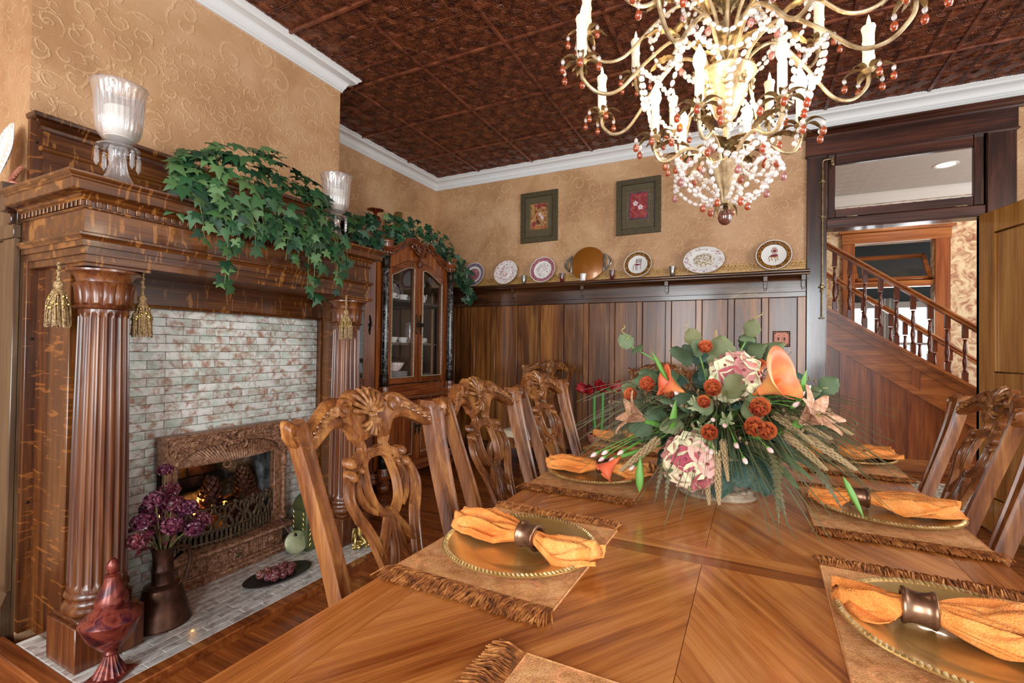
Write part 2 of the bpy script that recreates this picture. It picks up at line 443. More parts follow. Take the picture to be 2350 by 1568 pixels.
M['vine'] = plain('vine', '#4c5a28', .7)
M['cab'] = wood('cabinet_cherry', '#471d0a', '#7c3d17', '#a4602c', 'Z', 1.1, .26, .5, var=.12)
M['cabY'] = wood('cabinet_cherry_rail', '#3f190a', '#6f3414', '#985526', 'Y', 1.1, .26, .5, var=.12)
M['cabin'] = plain('cabinet_inside', '#4b3a26', .6)
M['cabcarve'] = varied('carved_cherry', ['#2c1108', '#5a2a12', '#8b5028'], .35, 60, coat=.3)
def mat_marble():
    m = NT('black_marble'); v = m.obj(); f = m.noise(v, 9, 5, .65, 2.2)
    m.p(col=m.ramp(f, [(.46, '#17181a'), (.5, '#3a3c40'), (.515, '#b9b9bb'), (.53, '#26272a'), (.6, '#121315')]), rough=.12, coat=.5); return m.m
M['marble'] = mat_marble()
M['bronze'] = varied('dark_bronze', ['#15100c', '#33271c'], .4, 50, .6)
M['bead'] = varied('silvered_bead', ['#6d5d48', '#b0a187'], .4, 80, .4)
M['china'] = plain('white_china', '#e6e4de', .15, 0, .5)
M['chinat'] = varied('transfer_china', ['#e9e6e2', '#e2dcd8', '#c79a9c', '#8a4a54'], .18, 60, coat=.5, lo=.46, hi=.66)
M['pinkband'] = varied('pink_transfer', ['#d9b9bd', '#a8626e', '#8e4a58', '#c9a0a8'], .2, 70, coat=.5)
M['redfl'] = varied('red_transfer', ['#ece6e2', '#ecdcd8', '#c06a70'], .2, 50, coat=.5, lo=.48, hi=.62)
M['bluegrey'] = varied('mulberry_band', ['#8d8296', '#6c5a72', '#a89aa8'], .2, 70, coat=.5)
M['leopard'] = varied('leopard_rim', ['#3a2210', '#5a3818', '#b07c40'], .25, 130, coat=.5, lo=.42, hi=.56)
M['taupe'] = varied('taupe_leafwork', ['#dcd6cf', '#b9a888', '#85703f'], .3, 75, lo=.47, hi=.6)
M['maroon'] = varied('maroon_paint', ['#6c1f30', '#9a4650'], .4, 60)
M['brownp'] = plain('brown_paint', '#5d3018', .4)
M['tanp'] = plain('tan_paint', '#a9773f', .4)
M['traygold'] = plain('amber_tray', '#9a5c1c', .3, .25, .4)
M['pewter'] = varied('pewter', ['#6f6d68', '#b9b6ae'], .28, 30, .85)
M['redglass'] = plain('ruby_glass', '#5c1420', .08, 0, .6)
M['goldtrim'] = varied('gilt_moulding', ['#8a6434', '#b58a4e', '#cfa86c'], .45, 70, .1)
M['frame'] = varied('olive_frame', ['#3c3222', '#54472f', '#6c5d3f'], .5, 90, .2)
M['matboard'] = plain('olive_mat', '#5b5036', .8)
M['art_red'] = varied('art_red', ['#6f1219', '#9c2a2e', '#b2504a'], .6, 30)
M['art_dark'] = varied('art_dark', ['#2c2c34', '#4a4c58', '#50303a'], .6, 25)
M['art_gold'] = varied('art_gold', ['#4a1c1c', '#8a4a2a', '#c9995a', '#5a2a3a'], .6, 16, dist=1)
M['artwhite'] = plain('art_white', '#e2d4d8', .6)
M['pinkcopper'] = varied('pink_copper', ['#a5604c', '#c08068'], .5, 30, .2)
M['black'] = plain('black', '#120f0e', .5)
M['brass'] = varied('aged_brass', ['#6f5a3a', '#a8946c'], .4, 40, .7)
M['chand'] = varied('champagne_gilt', ['#80694a', '#b39c76', '#d4c3a2'], .36, 25, .45)
M['chandg'] = varied('gilt_leaf', ['#5c4a30', '#8f774e', '#b39a70'], .42, 50, .55)
M['crys'] = mat_crystal('crystal_bead', (.98, .97, .97, 1), .7, .45, .05)
M['amber'] = mat_crystal('amber_drop', (.62, .15, .04, 1), .45, .55, .05)
M['rose'] = mat_crystal('rose_drop', (.66, .34, .32, 1), .5, .45, .05)
M['bulb'] = mat_emit('lit_bulb', '#ffe2b8', 60)
M['flame'] = mat_emit('lit_flame_tip', '#ffd9a0', 14)
M['finial'] = mat_crystal('smoky_amber', (.26, .09, .06, 1), .5, .6, .05)
M['clearbulb'] = mat_crystal('clear_bulb', (.97, .96, .95, 1), .6, .6)
M['mat'] = mat_fabric('chenille_mat', ['#a56d3a', '#ca945e', '#deb07c'], 26, 420, '#e6a06c')
M['fringe'] = varied('brown_fringe', ['#5c300f', '#a05f28', '#c88a48'], .8, 60)
M['charger'] = varied('gold_charger', ['#a87c3c', '#c29a58', '#cfae70'], .26, 7, .55, coat=.3)
M['crope'] = varied('gold_rope', ['#8a6a34', '#d2b478', '#f0dcae'], .35, 60, .6)
M['napkin'] = mat_fabric('orange_linen', ['#cc7630', '#e08c40', '#eaa55e'], 14, 420, None, .9, .6)
M['ring'] = varied('bronze_ring', ['#4a2f20', '#7d5942', '#a5856c'], .3, 18, .75)
M['stone'] = varied('stone_urn', ['#6a5644', '#978067', '#b5a38c'], .7, 16, 0, .3)
M['moss'] = varied('dark_leaf', ['#1e3228', '#2f4a3c', '#3d5a48'], .6, 20)
M['sage'] = mat_leaf('sage_leaf', ['#36492f', '#4e6140', '#687450', '#6e6a40'], .65)
M['grass'] = mat_leaf('grass_blade', ['#3c4526', '#66603a', '#4a4232', '#857a4a'], .6)
M['coral'] = varied('calla_coral', ['#e0603c', '#e8764e', '#e8a058'], .45, 9, sss=.05)
M['callay'] = varied('calla_throat', ['#d9a040', '#c86a34', '#b8481e'], .45, 12)
M['rust'] = varied('rust_rose', ['#8a3014', '#b8512a', '#d9814c'], .6, 40, objvar=.2)
M['hyd'] = mat_leaf('hydrangea_petal', ['#e2deb8', '#dcd4aa', '#d8a898', '#9a2a42'], .6)
M['lily'] = varied('dusty_lily', ['#8f6248', '#b58666', '#c9a084'], .6, 12)
M['bud'] = varied('pink_bud', ['#e8d2c8', '#d8a8a0'], .5, 30)
M['budg'] = plain('bud_green', '#5f8f3a', .5)
M['lance'] = mat_leaf('lance_leaf', ['#1f3326', '#3a4d34', '#58633c', '#2c4436'], .6)
M['twig'] = varied('twig', ['#5a4630', '#8a7450'], .8, 40)
M['spike'] = varied('seed_spike', ['#6a5236', '#9a7f58', '#b9a078'], .8, 90)
M['tendril'] = plain('tendril', '#a89a58', .6)
M['redfleur'] = varied('amaryllis_red', ['#5c0710', '#9a1420', '#b82a30'], .5, 20)
M['stemg'] = plain('green_stem', '#3f7d2c', .45)
M['darkleaf'] = plain('dark_blade', '#1c2c20', .45)
M['mauvestem'] = plain('mauve_stem', '#5c2c2e', .6)
def mat_damask():
    m = NT('hall_wallpaper'); sp = m.n('SeparateXYZ', {0: m.pos()})
    uv = m.n('CombineXYZ', {0: m.math('ADD', sp.outputs[0], sp.outputs[1]), 1: sp.outputs[2], 2: 0}).outputs[0]
    f = m.noise(uv, 7, 5, .65, 1.6)
    m.p(col=m.ramp(f, [(.36, '#8f5a44'), (.46, '#b99474'), (.54, '#cdb793'), (.66, '#d9c8a8')]), rough=.7); return m.m
M['damask'] = mat_damask()
M['curtain'] = plain('sheer_curtain', '#e2e4e4', .9)
M['bluegreywall'] = plain('blue_grey_wall', '#4c565c', .8)
M['rug'] = varied('runner_rug', ['#4c4a44', '#9a9488', '#c2bba8'], .95, 40, lo=.4, hi=.6)
M['sky'] = mat_emit('window_day', '#f4f7ff', .75)
M['lampdisc'] = mat_emit('ceiling_lamp_disc', '#fff0d8', 12)
# ------------------------------------------------------------------ room shell
D = 4.474; XL = -3.255; XB = -2.60; YB0, YB1 = .83, 2.43; ZC = 3.08
def shell():
    # floor and its boards
    fl = struct('floor', MB().box(-3.4, 2.9, -2.2, 4.62, -.08, -.012), M['floor_base'])
    rnd = random.Random(3); w = .0572; cache = {}
    y = .12
    while y < D-.001:
        w1 = min(w, D-y); x = -3.25+rnd.uniform(-.9, 0)
        while x < 1.75:
            L = rnd.choice((1.1, 1.45, 1.8, 2.15)); x1 = x+L
            a = max(x, -3.25); b = min(x1, 1.75)
            if b-a > .06:
                key = (round(b-a, 3), round(w1, 3))
                if key not in cache: cache[key] = MB().box(0, b-a-.0015, .0006, w1-.0006, -.012, 0, .0009).mesh('floor_board', M['floor'], fix=False)
                place(cache[key], 'floor_board', fl, (a, y, 0))
            x = x1
        y += w
    mb = MB(); y = .12-w
    while y > -2.2: mb.box(-3.25, 2.85, y+.0006, y+w-.0006, -.012, 0, .0009); y -= w
    y = .12
    while y < D: mb.box(1.7515, 2.85, y+.0006, y+w-.0006, -.012, 0, .0009); y += w
    tag(mb.build('floor_boards_edge', M['floor'], fl, fix=False), kind='stuff')
    # walls
    struct('wall_left', MB().box(XL-.15, XL, -2.2, D+.15, 0, ZC+.05), M['paper'])
    mb = MB(); mb.box(XL, .509, D, D+.15, 0, ZC+.05); mb.box(1.448, 2.9, D, D+.15, 0, ZC+.05); mb.box(.509, 1.448, D, D+.15, 2.741, ZC+.05)
    struct('wall_back', mb, M['paper'])
    mb = MB(); y0, y1, z1 = 1.33, 1.83, .66
    mb.box(XL, XB, YB0, y0, 0, ZC+.05); mb.box(XL, XB, y1, YB1, 0, ZC+.05); mb.box(XL, XB, y0, y1, z1, ZC+.05); mb.box(XL, -2.98, y0, y1, 0, z1)
    struct('wall_fireplace', mb, M['paper'])
    # ceiling with embossed tin panels
    ce = struct('ceiling', MB().box(-3.4, 2.9, -2.2, D+.15, ZC+.012, ZC+.1), M['tin_rib'])
    px, py = .6235, .638; mb = MB(); n = 4; q = .004
    mb.box(.008, px-.008, .008, py-.008, -.001, .012)
    for i in range(1, n):
        for a in (-.006, .006):
            mb.box(px*i/n+a-.003, px*i/n+a+.003, .01, py-.01, -.006, 0, .002); mb.box(.01, px-.01, py*i/n+a-.003, py*i/n+a+.003, -.006, 0, .002)
    for i in range(n):
        for j in range(n):
            cx, cy = px*(i+.5)/n, py*(j+.5)/n
            for (sx, sy) in ((1, 1), (-1, 1), (1, -1), (-1, -1)):
                for r in (.052, .040, .028):
                    pts = [(cx+sx*(.066-r*cos(t)), cy+sy*(.068-r*sin(t)), -.002) for t in [pi/2*k/5 for k in range(6)]]
                    mb.tube(pts, .0028, 4, cap=False)
    tin = mb.mesh('tin_panel', M['tin'], fix=False)
    for i in range(-2, 8):
        for j in range(-4, 4):
            x, y = -2.005+px*(i), 2.58+py*j
            if x < -3.3 or x > 2.4 or y > D or y < -.3: continue
            place(tin, 'tin_panel', ce, (x, y, ZC))
    rib = {}
    for i in range(-2, 8):
        x = -2.005+px*i
        if XL < x < 2.8: MB().box(x-.012, x+.012, -2.2, D, ZC-.014, ZC+.002, .004).build('seam_rib', M['tin_rib'], ce)
    for j in range(-7, 4):
        y = 2.58+py*j
        if y < D-.02: MB().box(XL, 2.85, y-.012, y+.012, ZC-.016, ZC+.002, .004).build('seam_rib', M['tin_rib'], ce)
    # crown moulding, mitred round the chimney breast
    z0 = 2.968; pr = [(0, z0), (.012, z0), (.012, z0+.012), (.018, z0+.014), (.018, z0+.024), (.024, z0+.028)]
    for k in range(7):
        t = pi/2*k/6; pr.append((.026+.05*(1-cos(t)), z0+.03+.045*sin(t)))
    pr += [(.082, z0+.079), (.082, z0+.088), (.092, z0+.094), (.1, z0+.099), (.1, ZC), (0, ZC)]
    struct('trim_1', MB().sweep(pr, [(XL, -2.2), (XL, YB0), (XB, YB0), (XB, YB1), (XL, YB1), (XL, D), (2.9, D)]), M['crown'])
shell()

def wainscot():
    # back wall
    wb = thing('trim_2', loc=(-1.4, D, 0), kind='structure', world=True)
    x0 = -3.25; xe = .372; yf = D-.012
    MB().box(x0, xe, yf, D, 0, 1.80).build('backing', M['black'], wb)
    pw, per = .2035, .2545; xr = .314; k = 0
    pan = {}
    zt, zb = 1.63, .20
    MB().box(.314, xe, D-.03, yf, zb, zt, .003).build('stile', M['wainZ'], wb)
    while xr-pw > x0-.1:
        a = max(xr-pw, x0)
        MB().box(a+.0025, xr-.0025, D-.018, yf, zb, zt-.002, .002).build('panel', M['wainZ'], wb)
        if a > x0+.06: MB().box(a-(per-pw)+.0005, a-.0005, D-.034, yf, zb, zt, .004).build('stile', M['wainZ'], wb)
        xr -= per
    MB().box(x0, xe, D-.034, yf, zt, 1.672, .003).build('rail', M['wainX'], wb)
    MB().box(x0, xe, D-.026, yf, 1.672, 1.76, .002).build('frieze', M['wainX'], wb)
    MB().sweep([(.012, 0), (.04, 0), (.04, .15), (.034, .165), (.03, .185), (.024, .2), (.012, .2)], [(x0, D), (xe, D)]).build('skirting', M['wainX'], wb)
    co = [(.012, 1.755)]+[(.03+.035*(1-cos(pi/2*i/5)), 1.757+.038*sin(pi/2*i/5)) for i in range(6)]+[(.07, 1.80), (.012, 1.80)]
    MB().sweep(co, [(x0, D), (xe, D)]).build('cove', M['wainX'], wb)
    sh = [(0, 1.80), (.082, 1.80), (.086, 1.806), (.086, 1.812), (.098, 1.818), (.102, 1.824), (.102, 1.836), (.098, 1.842), (0, 1.842)]
    MB().sweep(sh, [(x0, D), (xe+.02, D)]).build('plate_rail', M['wainX'], wb)
    for x in (-2.98, -2.222, -1.474, -.693, .085, .352):
        mb = MB(); mb.box(x-.017, x+.017, D-.075, D-.02, 1.758, 1.802, .003); mb.box(x-.015, x+.015, D-.05, D-.02, 1.705, 1.76, .003); mb.box(x-.012, x+.012, D-.04, D-.02, 1.69, 1.71, .003)
        mb.build('bracket', M['wainX'], wb)
    gt = [(0, 1.842), (.016, 1.842), (.016, 1.872), (.012, 1.876), (.012, 1.884), (.018, 1.888), (.018, 1.912), (.012, 1.916), (.012, 1.926), (0, 1.93)]
    tr = thing('trim_3', loc=(-1.4, D, 1.842), kind='structure', world=True)
    MB().sweep(gt, [(x0, D), (xe, D)]).build('gilt_strip', M['goldtrim'], tr)
    mb = MB(); n = 130
    for i in range(n):
        x = x0+(xe-x0)*(i+.5)/n; mb.tube([(x-.011, D-.018, 1.892), (x+.011, D-.022, 1.908)], [.004, .006], 5)
    mb.build('rope', M['goldtrim'], tr, fix=False)
    # side of the chimney breast
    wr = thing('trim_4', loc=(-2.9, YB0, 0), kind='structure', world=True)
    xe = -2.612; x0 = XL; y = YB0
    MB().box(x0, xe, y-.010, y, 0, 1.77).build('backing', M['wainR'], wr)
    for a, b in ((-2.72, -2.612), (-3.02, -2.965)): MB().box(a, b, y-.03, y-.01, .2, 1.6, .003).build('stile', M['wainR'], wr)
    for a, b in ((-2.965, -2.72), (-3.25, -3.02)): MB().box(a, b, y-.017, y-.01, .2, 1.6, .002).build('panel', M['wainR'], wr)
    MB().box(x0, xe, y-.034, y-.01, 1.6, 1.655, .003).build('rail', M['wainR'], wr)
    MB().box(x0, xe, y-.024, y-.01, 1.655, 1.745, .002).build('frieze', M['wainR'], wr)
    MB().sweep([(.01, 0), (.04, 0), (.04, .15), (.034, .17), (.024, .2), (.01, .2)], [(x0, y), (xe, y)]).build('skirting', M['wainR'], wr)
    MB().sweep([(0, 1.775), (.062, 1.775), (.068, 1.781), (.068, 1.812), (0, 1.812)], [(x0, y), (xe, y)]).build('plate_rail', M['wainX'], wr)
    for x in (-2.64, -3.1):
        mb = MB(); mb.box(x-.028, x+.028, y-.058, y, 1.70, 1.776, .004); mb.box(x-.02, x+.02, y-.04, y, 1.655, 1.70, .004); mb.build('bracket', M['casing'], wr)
wainscot()

def doorway():
    dr = thing('door_1', loc=(.98, D, 0), kind='structure', world=True)
    y = D-.028
    MB().box(.374, .509, y, D, 0, 2.741, .004).build('casing', M['casing'], dr)
    MB().box(1.448, 1.601, y, D, 0, 2.741, .004).build('casing', M['casing'], dr)
    MB().box(.366, 1.608, y-.004, D, 2.741, 2.895, .004).build('header', M['casingX'], dr)
    MB().box(.36, 1.615, y-.012, D, 2.735, 2.750, .004).build('fillet', M['casingX'], dr)
    MB().sweep([(0, 2.89), (.034, 2.89), (.04, 2.902), (.05, 2.908), (.06, 2.922), (.068, 2.926), (.068, 2.94), (0, 2.94)], [(.366, D+.01), (.366, D-.004), (1.608, D-.004), (1.608, D+.01)], flip=1).build('cap', M['casingX'], dr)
    for a, b in ((.489, .509), (1.448, 1.468)): MB().box(a, b, D, D+.15, 0, 2.741).build('jamb', M['casing'], dr)
    MB().box(.509, 1.448, D-.01, D+.14, 2.163, 2.24, .004).build('transom_bar', M['casingX'], dr)
    MB().box(.509, 1.448, D-.018, D-.008, 2.158, 2.172, .003).build('bead', M['casingX'], dr)
    wn = thing('window_1', loc=(.98, D, 2.24), kind='structure', world=True)
    y0, y1 = D-.004, D+.034
    MB().box(.517, .567, y0, y1, 2.243, 2.7405, .004).build('sash_stile', M['casing'], wn)
    MB().box(1.384, 1.44, y0, y1, 2.243, 2.7405, .004).build('sash_stile', M['casing'], wn)
    MB().box(.567, 1.384, y0, y1, 2.243, 2.308, .004).build('sash_rail', M['casingX'], wn)
    MB().box(.567, 1.384, y0, y1, 2.66, 2.7405, .004).build('sash_rail', M['casingX'], wn)
    MB().box(.567, 1.384, D+.012, D+.016, 2.308, 2.66).build('pane', M['glass'], wn)
    for x in (.64, 1.28): MB().box(x, x+.07, y0-.003, y0+.002, 2.243, 2.250, .001).build('hinge', M['brass'], wn)
    # transom lift rod on the casing
    t = thing('transom_operator', 'thin brass transom lift rod on the dark left door casing', 'window rod', (.477, D-.05, 1.47), world=True)
    x = .477; yy = D-.05
    MB().tube([(x, yy, 1.46), (x, yy, 2.68)], .006, 8).build('rod', M['brass'], t)
    MB().tube([(x, yy, 2.68), (x+.01, yy, 2.695), (.53, yy, 2.697)], .006, 8).build('arm', M['brass'], t)
    mb = MB(); mb.box(.53, .55, D-.056, D-.004, 2.66, 2.71, .004); mb.ball((.54, D-.05, 2.655), .014, 8, 6); mb.build('catch', M['brass'], t)
    for z in (2.53, 2.25, 1.70):
        mb = MB(); mb.box(x-.012, x+.012, D-.06, D-.028, z-.012, z+.012, .004); mb.tube([(x-.024, D-.034, z), (x+.024, D-.034, z)], .007, 6); mb.build('guide', M['brass'], t)
    mb = MB(); mb.lathe([(.0, 0), (.011, 0), (.011, .02), (.007, .026), (.007, .05), (.011, .055), (.011, .07), (0, .07)], 10, T(x, yy, 1.66)); mb.build('thumb_lock', M['brass'], t)
    MB().box(x-.02, x+.02, yy-.01, D-.028, 1.452, 1.462, .003).build('foot', M['brass'], t)
    # open door leaf, hinged at the right jamb and swung into the room
    d = thing('door_2', loc=(1.44, D-.03, .01), rz=-radians(75), kind='structure')
    H_, W_ = 2.15, .88
    for a, b in ((0, .135), (W_-.135, W_)): MB().box(a, b, -.042, 0, 0, H_, .003).build('stile', M['door'], d)
    for a, b in ((0, .22), (.9, 1.06), (H_-.15, H_)): MB().box(.135, W_-.135, -.042, 0, a, b, .003).build('rail', M['door'], d)
    for a, b in ((.22, .9), (1.06, H_-.15)):
        MB().box(.135, W_-.135, -.030, -.012, a, b).build('panel', M['door'], d)
        mb = MB()
        for yy in (-.037, -.003):
            mb.tube([(.14, yy, a+.005), (W_-.14, yy, a+.005), (W_-.14, yy, b-.005), (.14, yy, b-.005)], .008, 6, closed=True)
        mb.build('panel_mould', M['door'], d)
    mb = MB()
    for s_ in (-.055, .013): mb.ball((W_-.07, s_, .98), .03, 12, 8)
    mb.build('knob', M['brass'], d)
doorway()

def light_switch():
    t = thing('switch_plate', 'square pink copper double light switch plate with dark scrollwork on wainscot', 'light switch', (.203, D-.02, 1.29), world=True)
    MB().box(.141, .266, D-.026, D-.019, 1.228, 1.357, .003).build('plate', M['pinkcopper'], t)
    mb = MB()
    for k in range(4):
        a = [(.141+.003, 1.228+.003), (.266-.003, 1.228+.003), (.266-.003, 1.357-.003), (.141+.003, 1.357-.003)]
        p, q = a[k], a[(k+1) % 4]; mb.tube([(p[0], D-.027, p[1]), (q[0], D-.027, q[1])], .003, 6)
    for cx in (.155, .252):
        for cz in (1.242, 1.343):
            for r in (.006, .011): mb.tube([(cx+r*cos(t_), D-.0265, cz+r*sin(t_)) for t_ in [2*pi*i/10 for i in range(10)]], .0022, 5, closed=True)
    for i in range(5):
        for z in (1.238, 1.347): mb.tube([(.17+.015*i, D-.0265, z-.004), (.178+.015*i, D-.0265, z+.004), (.184+.015*i, D-.0265, z-.004)], .0018, 5)
        for x in (.151, .256): mb.tube([(x-.004, D-.0265, 1.258+.015*i), (x+.004, D-.0265, 1.266+.015*i), (x-.004, D-.0265, 1.272+.015*i)], .0018, 5)
    mb.build('scrollwork', M['bronze'], t)
    for x in (.182, .225):
        mb = MB(); mb.box(x-.005, x+.005, D-.0275, D-.025, 1.279, 1.305, .001); mb.box(x-.003, x+.003, D-.036, D-.025, 1.292, 1.300, .001); mb.build('toggle', M['black'], t)
        for z in (1.262, 1.322): MB().ball((x, D-.027, z), .003, 8, 5).build('screw', M['bronze'], t)
light_switch()

def hall():
    Y0 = D+.15; ZH = 3.16; YF = 7.3
    struct('floor', MB().box(-.4, 4.2, Y0-.15, 10.2, -.06, -.001), M['stairX'])
    struct('ceiling', MB().box(-.4, 4.2, Y0, 10.2, ZH, ZH+.08), M['plaster'])
    mb = MB(); mb.box(-.4, 1.13, YF, YF+.14, 0, ZH); mb.box(1.91, 4.2, YF, YF+.14, 0, ZH); mb.box(1.13, 1.91, YF, YF+.14, 2.55, ZH)
    struct('wall_hall', mb, M['damask'])
    struct('wall_hall_left', MB().box(-.5, -.4, Y0, 10.2, 0, ZH), M['damask'])
    cr = [(0, 3.04), (.02, 3.04), (.022, 3.06), (.06, 3.10), (.08, 3.13), (.08, ZH), (0, ZH)]
    struct('trim_5', MB().sweep(cr, [(-.4, YF), (4.2, YF)]), M['crown'])
    bd = thing('trim_6', loc=(2, YF, 2.93), kind='structure', world=True)
    MB().box(-.4, 4.2, YF-.008, YF, 2.93, 3.03).build('border', M['crown'], bd)
    mb = MB()
    for i in range(26):
        x = .4+.11*i; mb.tube([(x+.04*cos(a)*(1-a/9), YF-.012, 2.985+.03*sin(a)*(1-a/9)) for a in [k*.6 for k in range(12)]], .006, 5)
    mb.build('relief_scrolls', M['stone'], bd, fix=False)
    # inner doorway
    dn = thing('door_3', loc=(1.52, YF, 0), kind='structure', world=True)
    y = YF-.03
    MB().box(1.0, 1.13, y, YF, 0, 2.55, .004).build('casing', M['stairZ'], dn); MB().box(1.91, 2.05, y, YF, 0, 2.55, .004).build('casing', M['stairZ'], dn)
    MB().box(.99, 2.06, y-.003, YF, 2.55, 2.68, .004).build('header', M['stairX'], dn)
    MB().box(.96, 2.10, y-.03, YF, 2.68, 2.715, .006).build('cap', M['stairX'], dn)
    MB().box(1.13, 1.91, YF, YF+.1, 2.0, 2.07, .004).build('transom_bar', M['stairX'], dn)
    # transom sash tilted open
    mb = MB(); R_ = T(1.52, YF+.05, 2.08) @ Rx(-radians(38))
    for a in ((-.385, .385, -.02, .02, 0, .045), (-.385, .385, -.02, .02, .40, .445), (-.385, -.34, -.02, .02, 0, .445), (.34, .385, -.02, .02, 0, .445)): mb.box(*a, .003, M=R_)
    wn = thing('window_2', loc=(1.52, YF+.05, 2.08), kind='structure', world=True)
    mb.build('sash', M['stairX'], wn); MB().box(-.34, .34, -.003, .003, .045, .40, M=R_).build('pane', M['glass'], wn)
    # far room
    struct('wall_far', MB().box(-.4, 4.2, 10.1, 10.2, 0, ZH), M['bluegreywall'])
    for n_, (a, b) in enumerate(((1.35, 1.95), (2.15, 2.75))):
        w = thing('window_%d' % (n_+3), loc=((a+b)/2, 10.05, .9), kind='structure', world=True)
        MB().box(a, b, 10.07, 10.1, .75, 1.95).build('bright_pane', M['sky'], w)
        mb = MB(); mb.box(a-.07, a, 10.02, 10.1, .7, 2.02, .004); mb.box(b, b+.07, 10.02, 10.1, .7, 2.02, .004); mb.box(a-.07, b+.07, 10.02, 10.1, 1.95, 2.05, .004); mb.box(a-.09, b+.09, 10.0, 10.1, .68, .75, .004); mb.box(a, b, 10.05, 10.08, 1.33, 1.37)
        mb.build('window_frame', M['crown'], w)
    for k, (a, b) in enumerate(((1.2, 1.5), (1.82, 2.12), (2.6, 2.9))):
        c = MB(); c.grid(lambda u, v: (a+(b-a)*u, 9.93+.025*sin(u*26), .3+1.8*v), 40, 4)
        o = c.build('curtain', M['curtain'], solid=.003)
        tag(o, ('white sheer curtain seen between balusters at the left of the far window', 'white sheer curtain between the two far windows beyond the stairs', 'white sheer curtain at the right of the far windows beyond the stairs')[k], 'curtain', 'far room curtains')
    area('far_window_daylight', (1.9, 9.9, 1.5), (radians(90), 0, pi), 1.6, 1.2, 12, (.95, .97, 1))
    # recessed ceiling lamp
    t = thing('recessed_lamp', 'lit round recessed lamp in the hall ceiling seen through the transom', 'ceiling lamp', (1.78, 6.45, ZH), world=True)
    MB().lathe([(.078, -.004), (.1, -.006), (.104, 0), (.078, 0)], 28, T(1.78, 6.45, ZH), cap=False).build('trim_ring', M['crown'], t)
    MB().lathe([(0, -.002), (.078, -.002)], 28, T(1.78, 6.45, ZH)).build('lens', M['lampdisc'], t)
    l = bpy.data.lights.new('hall_lamp_light', 'SPOT'); l.energy = 17; l.color = (1, .93, .82); l.spot_size = radians(150); l.shadow_soft_size = .08
    o = bpy.data.objects.new('hall_lamp_light', l); COL.objects.link(o); o.location = (1.78, 6.45, ZH-.03)
    area('hall_window_daylight', (3.9, 5.6, 1.7), (radians(90), 0, radians(90)), 1.2, 1.8, 45, (1, .97, .92))  # fill lamp added to brighten the hall; no window stands here
    r = thing('hall_rug', 'patterned grey and cream runner rug on the floor at the foot of the stair panelling', 'rug', (1.7, 5.2, 0))
    MB().box(-.9, 1.2, -.42, .45, 0, .008, .003).build('pile', M['rug'], r)
    mb = MB(); mb.box(-.9, 1.2, -.44, -.42, 0, .009); mb.box(-.9, 1.2, .45, .47, 0, .009); mb.build('border', M['crown'], r)
hall()

